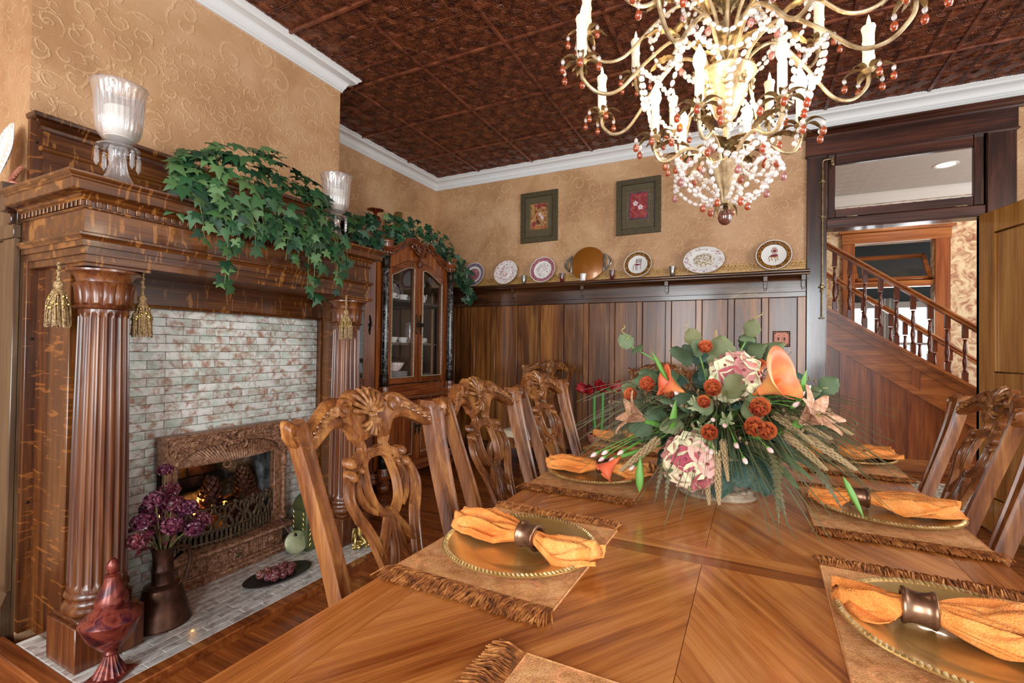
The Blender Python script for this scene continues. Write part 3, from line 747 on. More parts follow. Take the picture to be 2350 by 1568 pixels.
def staircase():
    st = thing('staircase', 'oak staircase with turned balusters and panelled side seen through the doorway', 'staircase', (1.3, 5.9, 0), world=True)
    Y = 5.9; xa, xb = .3, 2.4
    cap = lambda x: 1.66-.664*(x-.67)
    rail = lambda x: 2.355-.745*(x-.667)
    low = lambda x: cap(x)-.385
    P = Matrix(((1, 0, 0, 0), (0, 0, 1, 0), (0, 1, 0, 0), (0, 0, 0, 1)))
    def diag(f0, f1, y0, y1, name, mat, a=xa, b=xb):
        MB().prism([(a, f0(a)), (b, f0(b)), (b, f1(b)), (a, f1(a))], y0, y1, P).build(name, mat, st)
    diag(lambda x: cap(x)-.03, cap, Y-.05, Y+.07, 'stringer_cap', M['stairX'])
    diag(lambda x: cap(x)-.055, lambda x: cap(x)-.03, Y-.035, Y+.05, 'cap_mould', M['stairX'])
    diag(lambda x: cap(x)-.13, lambda x: cap(x)-.05, Y-.02, Y+.04, 'upper_rail', M['stairX'])
    diag(low, lambda x: low(x)+.075, Y-.02, Y+.04, 'lower_rail', M['stairX'])
    diag(lambda x: low(x)+.07, lambda x: cap(x)-.12, Y, Y+.03, 'diagonal_panel', M['stairX'])
    for x in (.56, 1.37):
        MB().prism([(x, low(x)+.07), (x+.07, low(x+.07)+.07), (x+.07, cap(x+.07)-.125), (x, cap(x)-.125)], Y-.016, Y+.03, P).build('stile', M['stairZ'], st)
    x = xa
    while x < 2.3:
        x1 = min(x+.215, 2.36); zl = .17
        if low(x1) > zl+.03:
            MB().prism([(x, zl), (x1, zl), (x1, low(x1)+.01), (x, low(x)+.01)], Y, Y+.03, P).build('panel', M['stairZ'], st)
            MB().prism([(x1, zl), (x1+.06, zl), (x1+.06, max(zl+.001, low(x1+.06)+.01)), (x1, low(x1)+.01)], Y-.016, Y+.03, P).build('stile', M['stairZ'], st)
        x += .275
    MB().box(xa, 2.6, Y-.03, Y+.03, 0, .17, .004).build('skirting', M['stairX'], st)
    hr = [(-1, -.7), (-1, -.2), (-.7, .0), (-1, .3), (-.9, .7), (-.4, 1), (.4, 1), (.9, .7), (1, .3), (.7, 0), (1, -.2), (1, -.7)]
    for yy, dz in ((Y+.01, 0), (6.75, -.12)):
        MB().tube([(xa, yy, rail(xa)-.05+dz), (xb, yy, rail(xb)-.05+dz)], (.032), sec=hr, nrm=None).build('handrail', M['stairX'], st)
    MB().box(xa, xa+.01, Y, Y+.01, 1.5, 1.51).build('end_block', M['stairX'], st)
    pr = [(.020, 0), (.020, .16), (.014, .17), (.020, .19), (.013, .21), (.016, .26), (.021, .33), (.017, .40), (.012, .46), (.018, .475), (.012, .49), (.019, .53), (.015, .62), (.011, .70), (.018, .72), (.011, .735), (.020, .75), (.020, 1)]
    for yy, dz, n in ((Y+.01, 0, 12), (6.75, -.12, 12)):
        for i in range(n):
            x = .49+.128*i; z0 = cap(x)-(.002 if dz == 0 else .15); h = rail(x)-.06+dz-z0
            mb = MB(); mb.lathe([(r, z*h) for r, z in pr[2:-2]], 12, T(x, yy, z0)); mb.box(x-.02, x+.02, yy-.02, yy+.02, z0, z0+.17*h, .002); mb.box(x-.02, x+.02, yy-.02, yy+.02, z0+.75*h, z0+h, .002)
            mb.build('baluster', M['baluster'], st, fix=False)
    diag(lambda x: cap(x)-.5, lambda x: cap(x)-.15, 6.72, 6.79, 'far_stringer', M['stairX'])
    for i in range(9):
        x = .35+.22*i; z = cap(x)-.16
        if z > .15: MB().box(x, x+.25, Y+.04, 6.72, z-.03, z, .004).build('tread', M['stairX'], st); MB().box(x+.23, x+.245, Y+.04, 6.72, max(0, z-.16), z-.02).build('riser', M['stairZ'], st)
staircase()
# ------------------------------------------------------------------ fireplace
COLN, COLF, COLX = .92, 2.125, -2.185
ZH0 = .04
def mantel():
    t = thing('fireplace_mantel', 'dark quarter-sawn oak mantelpiece with fluted round columns and dentil cornice', 'mantelpiece', (-2.3, 1.52, .04), world=True)
    xf, y0, y1 = -2.10, .82, 2.215
    path = [(XB, y0), (xf, y0), (xf, y1), (XB, y1)]
    def sw(pr, name, mat='oakY', p=path): return MB().sweep(pr, p).build(name, M[mat], t)
    # architrave in three fasciae, moulding, frieze, dentil band, corona, shelf
    sw([(-.06, 1.478), (-.012, 1.478), (-.012, 1.503), (-.004, 1.504), (-.004, 1.530), (.004, 1.531), (.004, 1.552), (-.06, 1.552)], 'architrave')
    sw([(-.06, 1.552), (.008, 1.552), (.012, 1.560), (.02, 1.566), (.02, 1.574), (.004, 1.580), (-.06, 1.580)], 'architrave_moulding')
    sw([(-.06, 1.578), (0, 1.578), (0, 1.660), (-.06, 1.660)], 'frieze')
    sw([(-.06, 1.660), (.004, 1.660), (.008, 1.664), (.008, 1.668), (.0, 1.670), (0, 1.692), (-.06, 1.692)], 'dentil_band')
    dm = MB().box(-.0075, .0075, -.008, .004, 0, .021, .001).mesh('dentil', M['oakZ'], fix=False)
    n = 46
    for i in range(n): place(dm, 'dentil', t, (xf+.004, y0+.008+(y1-y0-.016)*i/(n-1), 1.670), Rz(-pi/2))
    for i in range(16):
        place(dm, 'dentil', t, (XB+.02+(xf-XB-.03)*i/15, y0-.004, 1.670)); place(dm, 'dentil', t, (XB+.02+(xf-XB-.03)*i/15, y1+.004, 1.670), Rz(pi))
    cv = [(-.06, 1.690), (.010, 1.690), (.014, 1.697)]+[(.018+.022*(1-cos(pi/2*k/4)), 1.699+.012*sin(pi/2*k/4)) for k in range(5)]+[(.044, 1.713), (-.06, 1.713)]
    sw(cv, 'bed_moulding')
    sw([(-.5, 1.711), (.052, 1.711), (.056, 1.714), (.056, 1.745), (.062, 1.749), (.062, 1.753), (.072, 1.759), (.075, 1.764), (.075, 1.770), (-.5, 1.770)], 'shelf', 'oakY', [(XB+.002, y0), (xf, y0), (xf, y1), (XB+.002, y1)])
    # core of the entablature and boards against the breast
    MB().box(XB, xf-.03, y0+.03, y1-.03, 1.48, 1.71).build('core', M['oakY'], t)
    for a, b in ((YB0-.004, 1.06), (2.03, 2.30)): MB().box(XB-.001, XB+.028, a, b, .04, 2.085 if a < 1 else 1.76, .002).build('pilaster_board', M['oakZ'], t)
    for a, b in ((.86, .905), (2.175, 2.22)): MB().box(XB, -2.30, a, b, .04, 1.48, .003).build('jamb', M['oakZ'], t)
    MB().box(-2.52, -2.445, .90, 2.178, 1.352, 1.50, .003).build('lintel', M['oakY'], t)
    MB().tube([(-2.446, .905, 1.356), (-2.446, 2.175, 1.356)], .008, 8).build('lintel_bead', M['oakY'], t)
    for yy in (.912, 2.170): MB().tube([(-2.45, yy, .05), (-2.45, yy, 1.35)], .009, 8).build('jamb_bead', M['oakZ'], t)
    # overmantel backboard
    p2 = [(XB, .862), (-2.565, .862), (-2.565, 2.26), (XB, 2.26)]
    sw([(-.02, 1.77), (0, 1.77), (0, 2.05), (-.02, 2.05)], 'backboard', 'oakY', p2)
    sw([(-.02, 1.958), (.006, 1.958), (.012, 1.964), (.012, 1.974), (.005, 1.980), (-.02, 1.98)], 'board_moulding', 'oakY', p2)
    sw([(-.03, 2.04), (.008, 2.04), (.012, 2.05), (.012, 2.058), (.022, 2.064), (.026, 2.074), (.04, 2.082), (.043, 2.09), (.043, 2.098), (-.03, 2.098)], 'backboard_cap', 'oakY', p2)
    for z in (1.99, 1.2, .55): MB().ball((XB+.029, .845, z), .006, 8, 5).build('screw', M['bronze'], t)
    # columns
    for yc in (COLN, COLF):
        h = .106
        MB().box(COLX-h, COLX+h, yc-h, yc+h, .0405, .196, .003).build('plinth', M['colwood'], t)
        MB().box(COLX-h+.012, COLX+h-.012, yc-h+.012, yc+h-.012, .196, .214, .004).build('plinth_cap', M['colwood'], t)
        bs = [(.096, .214), (.101, .220), (.103, .230), (.101, .240), (.094, .246), (.090, .252), (.088, .262), (.091, .268), (.095, .273), (.095, .280), (.091, .286), (.088, .290)]
        MB().lathe(bs, 36, T(COLX, yc, 0)).build('column_base', M['colwood'], t)
        nf = 20
        def rf(a, r, z):
            w = min(1, max(0, (z-.30)/.02), max(0, (1.30-z)/.02)); q = (a*nf/(2*pi)) % 1
            d = max(0, 1-((q-.5)/.40)**2)**.5 if abs(q-.5) < .40 else 0
            return r-.0085*d*w
        zs = [.288, .300, .305, .312, .32, .5, .7, .9, 1.1, 1.28, 1.288, 1.295, 1.30, 1.312]
        MB().lathe([(.087-.013*max(0,(z-.29)/1.03)**1.6, z) for z in zs], nf*10, T(COLX, yc, 0), rf).build('column_shaft', M['colwood'], t, sharp=50, fix=False)
        MB().lathe([(.076, 1.310), (.088, 1.314), (.091, 1.319), (.088, 1.325), (.078, 1.328)], 32, T(COLX, yc, 0)).build('necking', M['colwood'], t)
        def rl(a, r, z):
            q = (a*14/(2*pi)) % 1
            return r+(.006*abs(sin(pi*q))**.5 if 1.33 < z < 1.405 else 0)
        MB().lathe([(.077, 1.326), (.078, 1.333), (.079, 1.36), (.083, 1.392), (.090, 1.403), (.090, 1.408), (.084, 1.411)], 14*8, T(COLX, yc, 0), rl).build('capital_leaves', M['colwood'], t, fix=False)
        MB().lathe([(.082, 1.408), (.083, 1.418), (.088, 1.430), (.098, 1.440), (.108, 1.444), (.112, 1.448), (.112, 1.455), (.106, 1.459)], 36, T(COLX, yc, 0)).build('capital_bell', M['colwood'], t)
        q = .108; MB().sweep([(-.05, 1.459), (-.006, 1.459), (-.006, 1.468), (0, 1.472), (0, 1.480), (-.05, 1.480)], [(COLX-q, yc-q), (COLX+q, yc-q), (COLX+q, yc+q), (COLX-q, yc+q)], closed=True).build('abacus', M['oakY'], t)
        MB().box(COLX-q+.02, COLX+q-.02, yc-q+.02, yc+q-.02, 1.459, 1.479).build('abacus_core', M['oakY'], t)
mantel()

def surround():
    t = thing('tile_surround', 'fireplace surround of mottled green and brown glazed tiles', 'tiles', (-2.5, 1.54, .04), world=True)
    th, tw, g = .0405, .155, .0018; y0, y1 = .906, 2.176; z0, z1 = .042, 1.352
    oy0, oy1, oz = 1.27, 1.885, .74
    mb = MB(); mb.box(-2.56, -2.4965, y0, oy0+.02, z0, z1); mb.box(-2.56, -2.4965, oy1-.02, y1, z0, z1); mb.box(-2.56, -2.4965, oy0, oy1, oz-.02, z1)
    mb.build('grout', M['grout'], t)
    cache = {}; r = 0; z = z1-th
    def put(a, b, zz, h):
        k = (round(b-a, 3), round(h, 3))
        if k not in cache: cache[k] = MB().box(-.008, 0, 0, b-a-g, 0, h-g, .0016).mesh('tile', M['tile'], fix=False)
        place(cache[k], 'tile', t, (-2.49+random.uniform(-.0008, .0004), a, zz))
    while z > z0-th+.006:
        zz = max(z, z0); h = z+th-zz; y = y0-(tw/2 if r % 2 else 0)
        while y < y1-.005:
            a, b = max(y, y0), min(y+tw, y1)
            if zz < oz:
                if a < oy0 and b-.001 > oy0: b = max(oy0, a+.01)
                elif a >= oy0-.001 and b <= oy1+.001: y += tw; continue
                elif a < oy1 and b > oy1: a = oy1
            if b-a > .012: put(a, b, zz, h)
            y += tw
        z -= th; r += 1
surround()

def hearth():
    t = thing('hearth', 'low grey tiled hearth with a wooden border in front of the fireplace', 'hearth', (-2.2, 1.52, 0), world=True)
    x0, x1, y0, y1 = -2.5, -1.905, .80, 2.245
    MB().box(x0, x1, y0, y1, -.011, .0375).build('bed', M['hgrout'], t)
    b = .058
    MB().box(x1, x1+b, y0-b, y1+b, -.011, .040, .004).build('border', M['floor'], t)
    MB().box(-2.606, x1, y0-b, y0, -.011, .040, .004).build('border', M['floor'], t)
    MB().box(-2.6, x1, y1, y1+b, -.011, .040, .004).build('border', M['floor'], t)
    th, tw, g = .0405, .155, .0022; cache = {}; x = x1-th; r = 0
    while x > x0-.01:
        y = y0-(tw/2 if r % 2 else 0)
        while y < y1-.005:
            a, c = max(y, y0), min(y+tw, y1)
            k = round(c-a, 3)
            if k > .015:
                if k not in cache: cache[k] = MB().box(g, th-g, g, c-a-g, -.003, .002, .001).mesh('tile', M['htile'], fix=False)
                place(cache[k], 'tile', t, (x, a, .0379))
            y += tw
        x -= th; r += 1
hearth()

def insert():
    t = thing('fireplace_insert', 'ornate copper-coloured cast iron fireplace frame with basket grate', 'fireplace insert', (-2.42, 1.577, .04), world=True)
    xf, ya, yb, zt = -2.40, 1.25, 1.905, .755; yc = (ya+yb)/2; rnd = random.Random(5)
    P = Matrix(((0, 0, 1, 0), (1, 0, 0, 0), (0, 1, 0, 0), (0, 0, 0, 1)))   # (y,z,x)->world
    # frame plate with an arched opening
    arch = lambda y: .612+.088*sqrt(max(0, 1-((y-yc)/.272)**2))
    top = [(ya, .612), (ya, zt), (yb, zt), (yb, .612)]
    inner = [(yc+.272*cos(pi*k/24), .612+.088*sin(pi*k/24)) for k in range(25)]
    MB().prism(top+inner, xf-.06, xf, P).build('frame_plate', M['copper'], t)
    mb = MB(); mb.tube([(xf, ya+.008, .58), (xf, ya+.008, zt-.008), (xf, yb-.008, zt-.008), (xf, yb-.008, .58)], .008, 6); mb.tube([(xf, y, z) for y, z in inner], .008, 6); mb.build('border_bead', M['copper'], t)
    # foliage relief
    mb = MB()
    def scroll(y, z, r, s, w=.0045):
        mb.tube([(xf+.004, y+s*r*(1-k/16)*cos(k*.62), z+r*(1-k/16)*sin(k*.62)) for k in range(14)], [w*(1-k/22) for k in range(14)], 5)
    for s in (-1, 1):
        cy = yc+s*.262
        scroll(cy, .655, .030, -s, .006); scroll(cy+s*.01, .712, .024, s, .005)
        for k in range(15):
            y = yc+s*(.07+.016*k); zlo = max(arch(y)+.014, .63); zhi = zt-.022
            if zhi-zlo < .01: zlo = zhi-.012
            for _ in range(3):
                z = rnd.uniform(zlo, zhi)
                if rnd.random() < .5: scroll(y, z, rnd.uniform(.010, .018), rnd.choice((-1, 1)), .0035)
                else: mb.ball((xf+.002, y, z), rnd.uniform(.005, .008), 6, 4, sc=(1, 1.3, 1))
        for k in range(10): mb.ball((xf+.003, cy+rnd.uniform(-.035, .035), rnd.uniform(.63, .735)), .006, 6, 4)
    tag(mb.build('foliage_relief', M['copper'], t, fix=False), kind='stuff')
    mb = MB()
    for k in range(46):
        a = rnd.uniform(0, 2*pi); r = .055*sqrt(rnd.random()); mb.ball((xf+.012+.01*(1-r/.055), yc+r*cos(a)*1.05, .705+r*sin(a)*.65), rnd.uniform(.007, .012), 7, 5)
    for s in (-1, 1):
        mb.tube([(xf+.020, yc+s*(.03+.03*sin(q)), .675-.025*cos(q)) for q in [k*.5-1 for k in range(9)]], .006, 6)
        mb.tube([(xf+.012, yc+s*(.05+.015*k), .69+.004*sin(k)) for k in range(5)], [.007, .006, .005, .004, .002], 6)
    mb.build('rosette', M['copper'], t, fix=False)
    # fan hood
    n = 92
    def hood(u, v):
        a = pi*(1-u); ye = yc+.268*cos(a); ze = .612+.085*sin(a)
        yb_ = yc+(ye-yc)*.98; zb = .567
        s = v; rib = .0035*sin(u*n*pi)
        # from arch edge down and inwards to the bottom chord, bulging outwards
        y = ye*(1-s)+(yc+(u-.5)*.53)*s; z = ze*(1-s)+.600*s
        return (xf-.02+.055*sin(s*pi/2)*sin(a)**.5+rib, y, z)
    MB().grid(hood, n*2, 8).build('fan_hood', M['copper'], t, fix=False, sharp=180)
    mb = MB(); mb.tube([(xf+.036, yc-.055+.018*cos(q), .588+.018*sin(q)) for q in [2*pi*k/14 for k in range(14)]], .004, 6, closed=True); mb.build('damper_ring', M['copper'], t)
    # side colonnettes
    for yy in (ya+.022, yb-.022):
        mb = MB(); pr = [(.018, .20), (.022, .205), (.022, .215), (.016, .222), (.019, .23), (.019, .24), (.014, .246), (.0135, .48), (.019, .487), (.019, .495), (.015, .50), (.018, .52), (.018, .54), (.014, .55), (.019, .556), (.019, .564), (.014, .57), (.016, .585), (.022, .597), (.022, .602)]
        mb.lathe(pr, 30, T(xf-.008, yy, 0), lambda a, r, z: r-(.0025*abs(sin(a*5)) if .25 < z < .48 else 0))
        mb.box(xf-.05, xf+.016, yy-.024, yy+.024, .600, .614, .003)
        for s in (-1, 1): mb.tube([(xf+.012, yy+s*(.016+.008*cos(q)*(1-k/14)), .592+.008*sin(q)*(1-k/14)) for k, q in enumerate([j*.7 for j in range(10)])], .003, 5)
        mb.build('colonnette', M['copper'], t, fix=False)
        s = 1 if yy < yc else -1
        MB().box(xf-.06, xf-.02, min(yy, yy+s*.05), max(yy, yy+s*.05), .045, .612, .003).build('side_plate', M['copper'], t)
    # base with ash drawer
    by0, by1 = 1.30, 1.855
    MB().sweep([(-.09, .041), (.07, .041), (.072, .052), (.06, .062), (.045, .07), (.042, .078), (-.09, .078)], [(xf-.05, by0), (xf, by0), (xf, by1), (xf-.05, by1)]).build('base_moulding', M['copper'], t)
    MB().box(xf-.09, xf+.036, by0+.004, by1-.004, .076, .155, .003).build('ash_drawer', M['copper'], t)
    MB().sweep([(-.09, .155), (.045, .155), (.055, .162), (.06, .172), (.056, .182), (.04, .19), (-.09, .19)], [(xf-.05, by0), (xf, by0), (xf, by1), (xf-.05, by1)]).build('ledge', M['copper'], t)
    mb = MB()
    for z, x in ((.172, xf+.058), (.060, xf+.064)):
        for k in range(62): mb.ball((x, by0+.008+(by1-by0-.016)*k/61, z), .0052, 5, 4, sc=(1, .8, 1.3))
    tag(mb.build('egg_and_dart', M['copper'], t, fix=False), kind='stuff')
    mb = MB()
    for k in range(4):
        for s in (-1, 1):
            y = yc+s*(.055+.055*k)
            if k < 3: mb.box(xf+.034, xf+.042, y-.013, y+.013, .082, .149, .003)
            if k < 3: [mb.ball((xf+.043, y+rnd.uniform(-.009, .009), rnd.uniform(.088, .143)), .005, 5, 4) for _ in range(9)]
    for s in (-1, 1):
        y = yc+s*.225
        for r in (.030, .020, .011): mb.tube([(xf+.038, y+r*1.15*cos(q), .116+r*sin(q)) for q in [2*pi*k/16 for k in range(16)]], .0045, 5, closed=True)
    for k in range(20): mb.ball((xf+.037, yc+rnd.uniform(-.03, .03), rnd.uniform(.09, .145)), .007, 6, 4)
    mb.build('drawer_relief', M['copper'], t, fix=False)
    MB().lathe([(.005, 0), (.006, .01), (.012, .014), (.013, .02), (.009, .026), (0, .028)], 14, T(xf+.038, yc, .112) @ Ry(pi/2)).build('drawer_knob', M['iron'], t)
    # basket grate
    def gx(y): return xf-.035+.055*(1-((y-yc)/.25)**2)
    mb = MB(); ys = [1.335+.0225*k for k in range(22)]
    for z, r in ((.208, .006), (.262, .006)): mb.tube([(gx(y), y, z) for y in ys], r, 6)
    for y in ys: mb.box(gx(y)-.006, gx(y)+.004, y-.006, y+.006, .195, .255, .002)
    for k in range(21):
        y = ys[k]+.011; mb.tube([(gx(y), y-.0075, .25), (gx(y), y-.004, .262), (gx(y), y+.004, .262), (gx(y), y+.0075, .25)], .004, 5)
    mb.build('grate_bars', M['iron'], t, fix=False)
    for k in range(5):
        y = 1.37+.103*k; mb = MB()
        for s in (-1, 1):
            g = lambda a, z: (gx(y+s*a)+.004, y+s*a, z)
            mb.tube(bez([g(.0, .375), g(.012, .345), g(.036, .325), g(.047, .295), g(.036, .268), g(.014, .268), g(.010, .29), g(.02, .30)], 5), .0062, 6)
            mb.tube(bez([g(.047, .30), g(.050, .345), g(.040, .372), g(.026, .355), g(.030, .335)], 5), .005, 6)
            for j in range(4): mb.ball(g(.012+.007*j, .285+.012*j), .008, 6, 4, sc=(.6, 1, 1.5))
        mb.ball((gx(y)+.004, y, .385), .012, 8, 6)
        mb.build('grate_scroll', M['iron'], t, fix=False)
    MB().tube([(gx(y)-.006, y, .372) for y in ys], .005, 6).build('grate_top_bar', M['iron'], t)
    # firebox
    fb = thing('firebox', 'sooty brick firebox inside the copper fireplace frame', 'firebox', (-2.7, 1.58, .04), world=True)
    MB().box(-2.975, -2.46, 1.31, 1.85, .0415, .06).build('floor_slab', M['brick'], fb)
    for a, b in ((1.30, 1.345), (1.815, 1.86)): MB().box(-2.975, -2.46, a, b, .04, .66).build('side_slab', M['soot'], fb)
    MB().box(-2.97, -2.46, 1.33, 1.83, .64, .665).build('throat', M['soot'], fb)
    cache = {}; r = 0; z = .062
    while z < .63:
        y = 1.345-(.1 if r % 2 else 0)
        while y < 1.815:
            a, b = max(y, 1.345), min(y+.2, 1.815)
            if b-a > .02:
                k = round(b-a, 3)
                if k not in cache: cache[k] = MB().box(0, .03, .004, b-a-.004, .004, .066, .004).mesh('brick', M['brick'], fix=False)
                place(cache[k], 'brick', fb, (-2.95+random.uniform(0, .008), a, z))
            y += .2
        z += .07; r += 1
    MB().box(-2.978, -2.945, 1.34, 1.82, .06, .6).build('mortar', M['log'], fb)
    MB().box(-2.93, -2.88, 1.345, 1.815, .30, .335, .004).build('ledge', M['brick'], fb)
    # logs
    for k, (p, q, r, lab) in enumerate((((-2.74, 1.37, .30), (-2.72, 1.80, .36), .055, 'long charred log across the back of the firebox'), ((-2.50, 1.36, .285), (-2.52, 1.50, .29), .036, 'short pale-barked log at the left of the basket grate'), ((-2.62, 1.58, .33), (-2.64, 1.79, .40), .034, 'slanting grey log leaning up at the right in the firebox'))):
        p, q = V(p), V(q); mb = MB(); pts = [p.lerp(q, i/10) for i in range(11)]
        mb.tube([a+V((random.uniform(-.004, .004), 0, random.uniform(-.004, .004))) for a in pts], [r*random.uniform(.92, 1.08) for _ in pts], 12)
        tag(mb.build('log', M['log']), lab, 'log', 'logs in the fireplace')
    MB().box(-2.80, -2.44, 1.35, 1.81, .235, .247).build('grate_bed', M['iron'], t)
    for k, (x, y, z) in enumerate(((-2.57, 1.495, .30), (-2.60, 1.665, .30))):  # lamps assumed from the orange glow in the firebox and added here
        b = thing('ember_lamp', ('small glowing orange lamp behind the leftmost pine cone in the grate', 'small glowing orange lamp under the pine cones at the right of the grate')[k], 'lamp', (x, y, z-.028), group='fire glow lamps')
        MB().lathe([(.009, 0), (.011, .01), (.011, .02), (.008, .028)], 10).build('socket', M['iron'], b)
        MB().ball((0, 0, .038), .013, 10, 8).build('bulb', M['ember'], b)
        l = bpy.data.lights.new('ember_glow', 'POINT'); l.energy = 1.6; l.color = (1, .42, .10); l.shadow_soft_size = .02
        o = bpy.data.objects.new('ember_glow', l); COL.objects.link(o); o.location = (x-.02, y, z+.06)
    MB()
insert()

def pine_cones():
    def cone(name_seed, n):
        rnd = random.Random(name_seed); t = []
        mb = MB(); mb.lathe([(0, 0), (.3, .06), (.36, .35), (.25, .75), (.05, 1)], 10); core = mb.mesh('cone_core', M['cone'])
        mb = MB(); g = 2.39996
        for k in range(n):
            f = k/n; z = .02+.95*f; R = .30+.32*sin(pi*min(1, .18+.82*f))*(1-.55*f); a = k*g
            el = radians(5+60*f); c, s_ = cos(a), sin(a); L = .30*(1-.45*f)
            M_ = Rz(a) @ T(R*.55, 0, z) @ Ry(-el+.2)
            w = .16*(1-.35*f)
            mb.add([(0, -w*.4, 0), (0, w*.4, 0), (L, w, .03), (L, -w, .03), (L*1.15, 0, .10), (L*.8, 0, -.05)], [(0, 3, 5), (0, 5, 1), (1, 5, 2), (5, 3, 4), (5, 4, 2), (0, 1, 2, 4), (0, 4, 3)], M_)
        return core, mb.mesh('cone_scales', M['cone'], fix=False)
    core, sc = cone(1, 72)
    spec = [((-2.54, 1.545, .355), .175, (.1, -.05), 'large upright pine cone standing left of centre in the fireplace grate'),
            ((-2.55, 1.745, .425), .16, (.35, .35), 'large tilted pine cone on top at the right of the fireplace grate'),
            ((-2.52, 1.45, .32), .11, (.6, -.4), 'small pine cone at the left end of the fireplace grate'),
            ((-2.50, 1.655, .30), .10, (.7, .2), 'small pine cone lying front and centre in the fireplace grate'),
            ((-2.50, 1.775, .335), .115, (.6, .5), 'small pine cone below the tilted large one at the right of the grate')]
    for (p, h, tilt, lab) in spec:
        t = thing('pine_cone', lab, 'pine cone', (p[0], p[1], p[2]-.06), group='pine cones in the fireplace')
        t.rotation_euler = (-tilt[1]*.6, tilt[0], random.uniform(0, 6)); t.scale = (h*.62, h*.62, h)
        obj('core', core, t); obj('scales', sc, t)
pine_cones()

def mantel_tassels():
    rnd = random.Random(9)
    def tassel(lab, x, y, ztop, n_cord):
        t = thing('tassel', lab, 'tassel', (x, y, ztop-n_cord-.16), group='tassels on the mantel columns')
        z = .16
        mb = MB(); mb.tube([(0, 0, z-.005), (0, 0, z+n_cord)], .0045, 6); mb.tube([(.006*cos(k*1.1), .006*sin(k*1.1), z+n_cord*k/18) for k in range(19)], .0026, 5); mb.build('cord', M['tassel'], t, fix=False)
        MB().lathe([(.004, z+.006), (.012, z), (.015, z-.012), (.011, z-.024), (.016, z-.03), (.021, z-.038), (.018, z-.046)], 14, None, lambda a, r, zz: r*(1+.08*sin(a*7+zz*300))).build('knot', M['tassel'], t)
        mb = MB()
        for k in range(70):
            a = rnd.uniform(0, 2*pi); r0 = .006+.012*rnd.random(); r1 = .020+.016*sqrt(rnd.random()); e = rnd.uniform(-.006, .008)
            mb.tube([(r0*cos(a), r0*sin(a), z-.036), ((r0+r1)*.62*cos(a), (r0+r1)*.62*sin(a), z-.075), (r1*cos(a+.1), r1*sin(a+.1), e)], [.0022, .0024, .0018], 4)
        mb.build('skirt', M['tassel'], t, fix=False)
        mb = MB()
        for k in range(40):
            a = rnd.uniform(0, 2*pi); f = rnd.uniform(0, 1); mb.ball(((.022+.012*f)*cos(a), (.022+.012*f)*sin(a), z-.045-.05*f), .0038, 5, 4, sc=(1, 1, 1.8))
        mb.build('beads', M['gold'], t, fix=False)
    tassel('gold tassel hanging at the outer left corner of the near mantel column', -2.235, COLN-.117, 1.475, .070)
    tassel('gold tassel on a long cord right of the near mantel column before the tiles', -2.175, COLN+.120, 1.475, .10)
    tassel('gold tassel hanging on the far mantel column beside the china cabinet', COLX+.115, COLF-.118, 1.475, .085)
mantel_tassels()
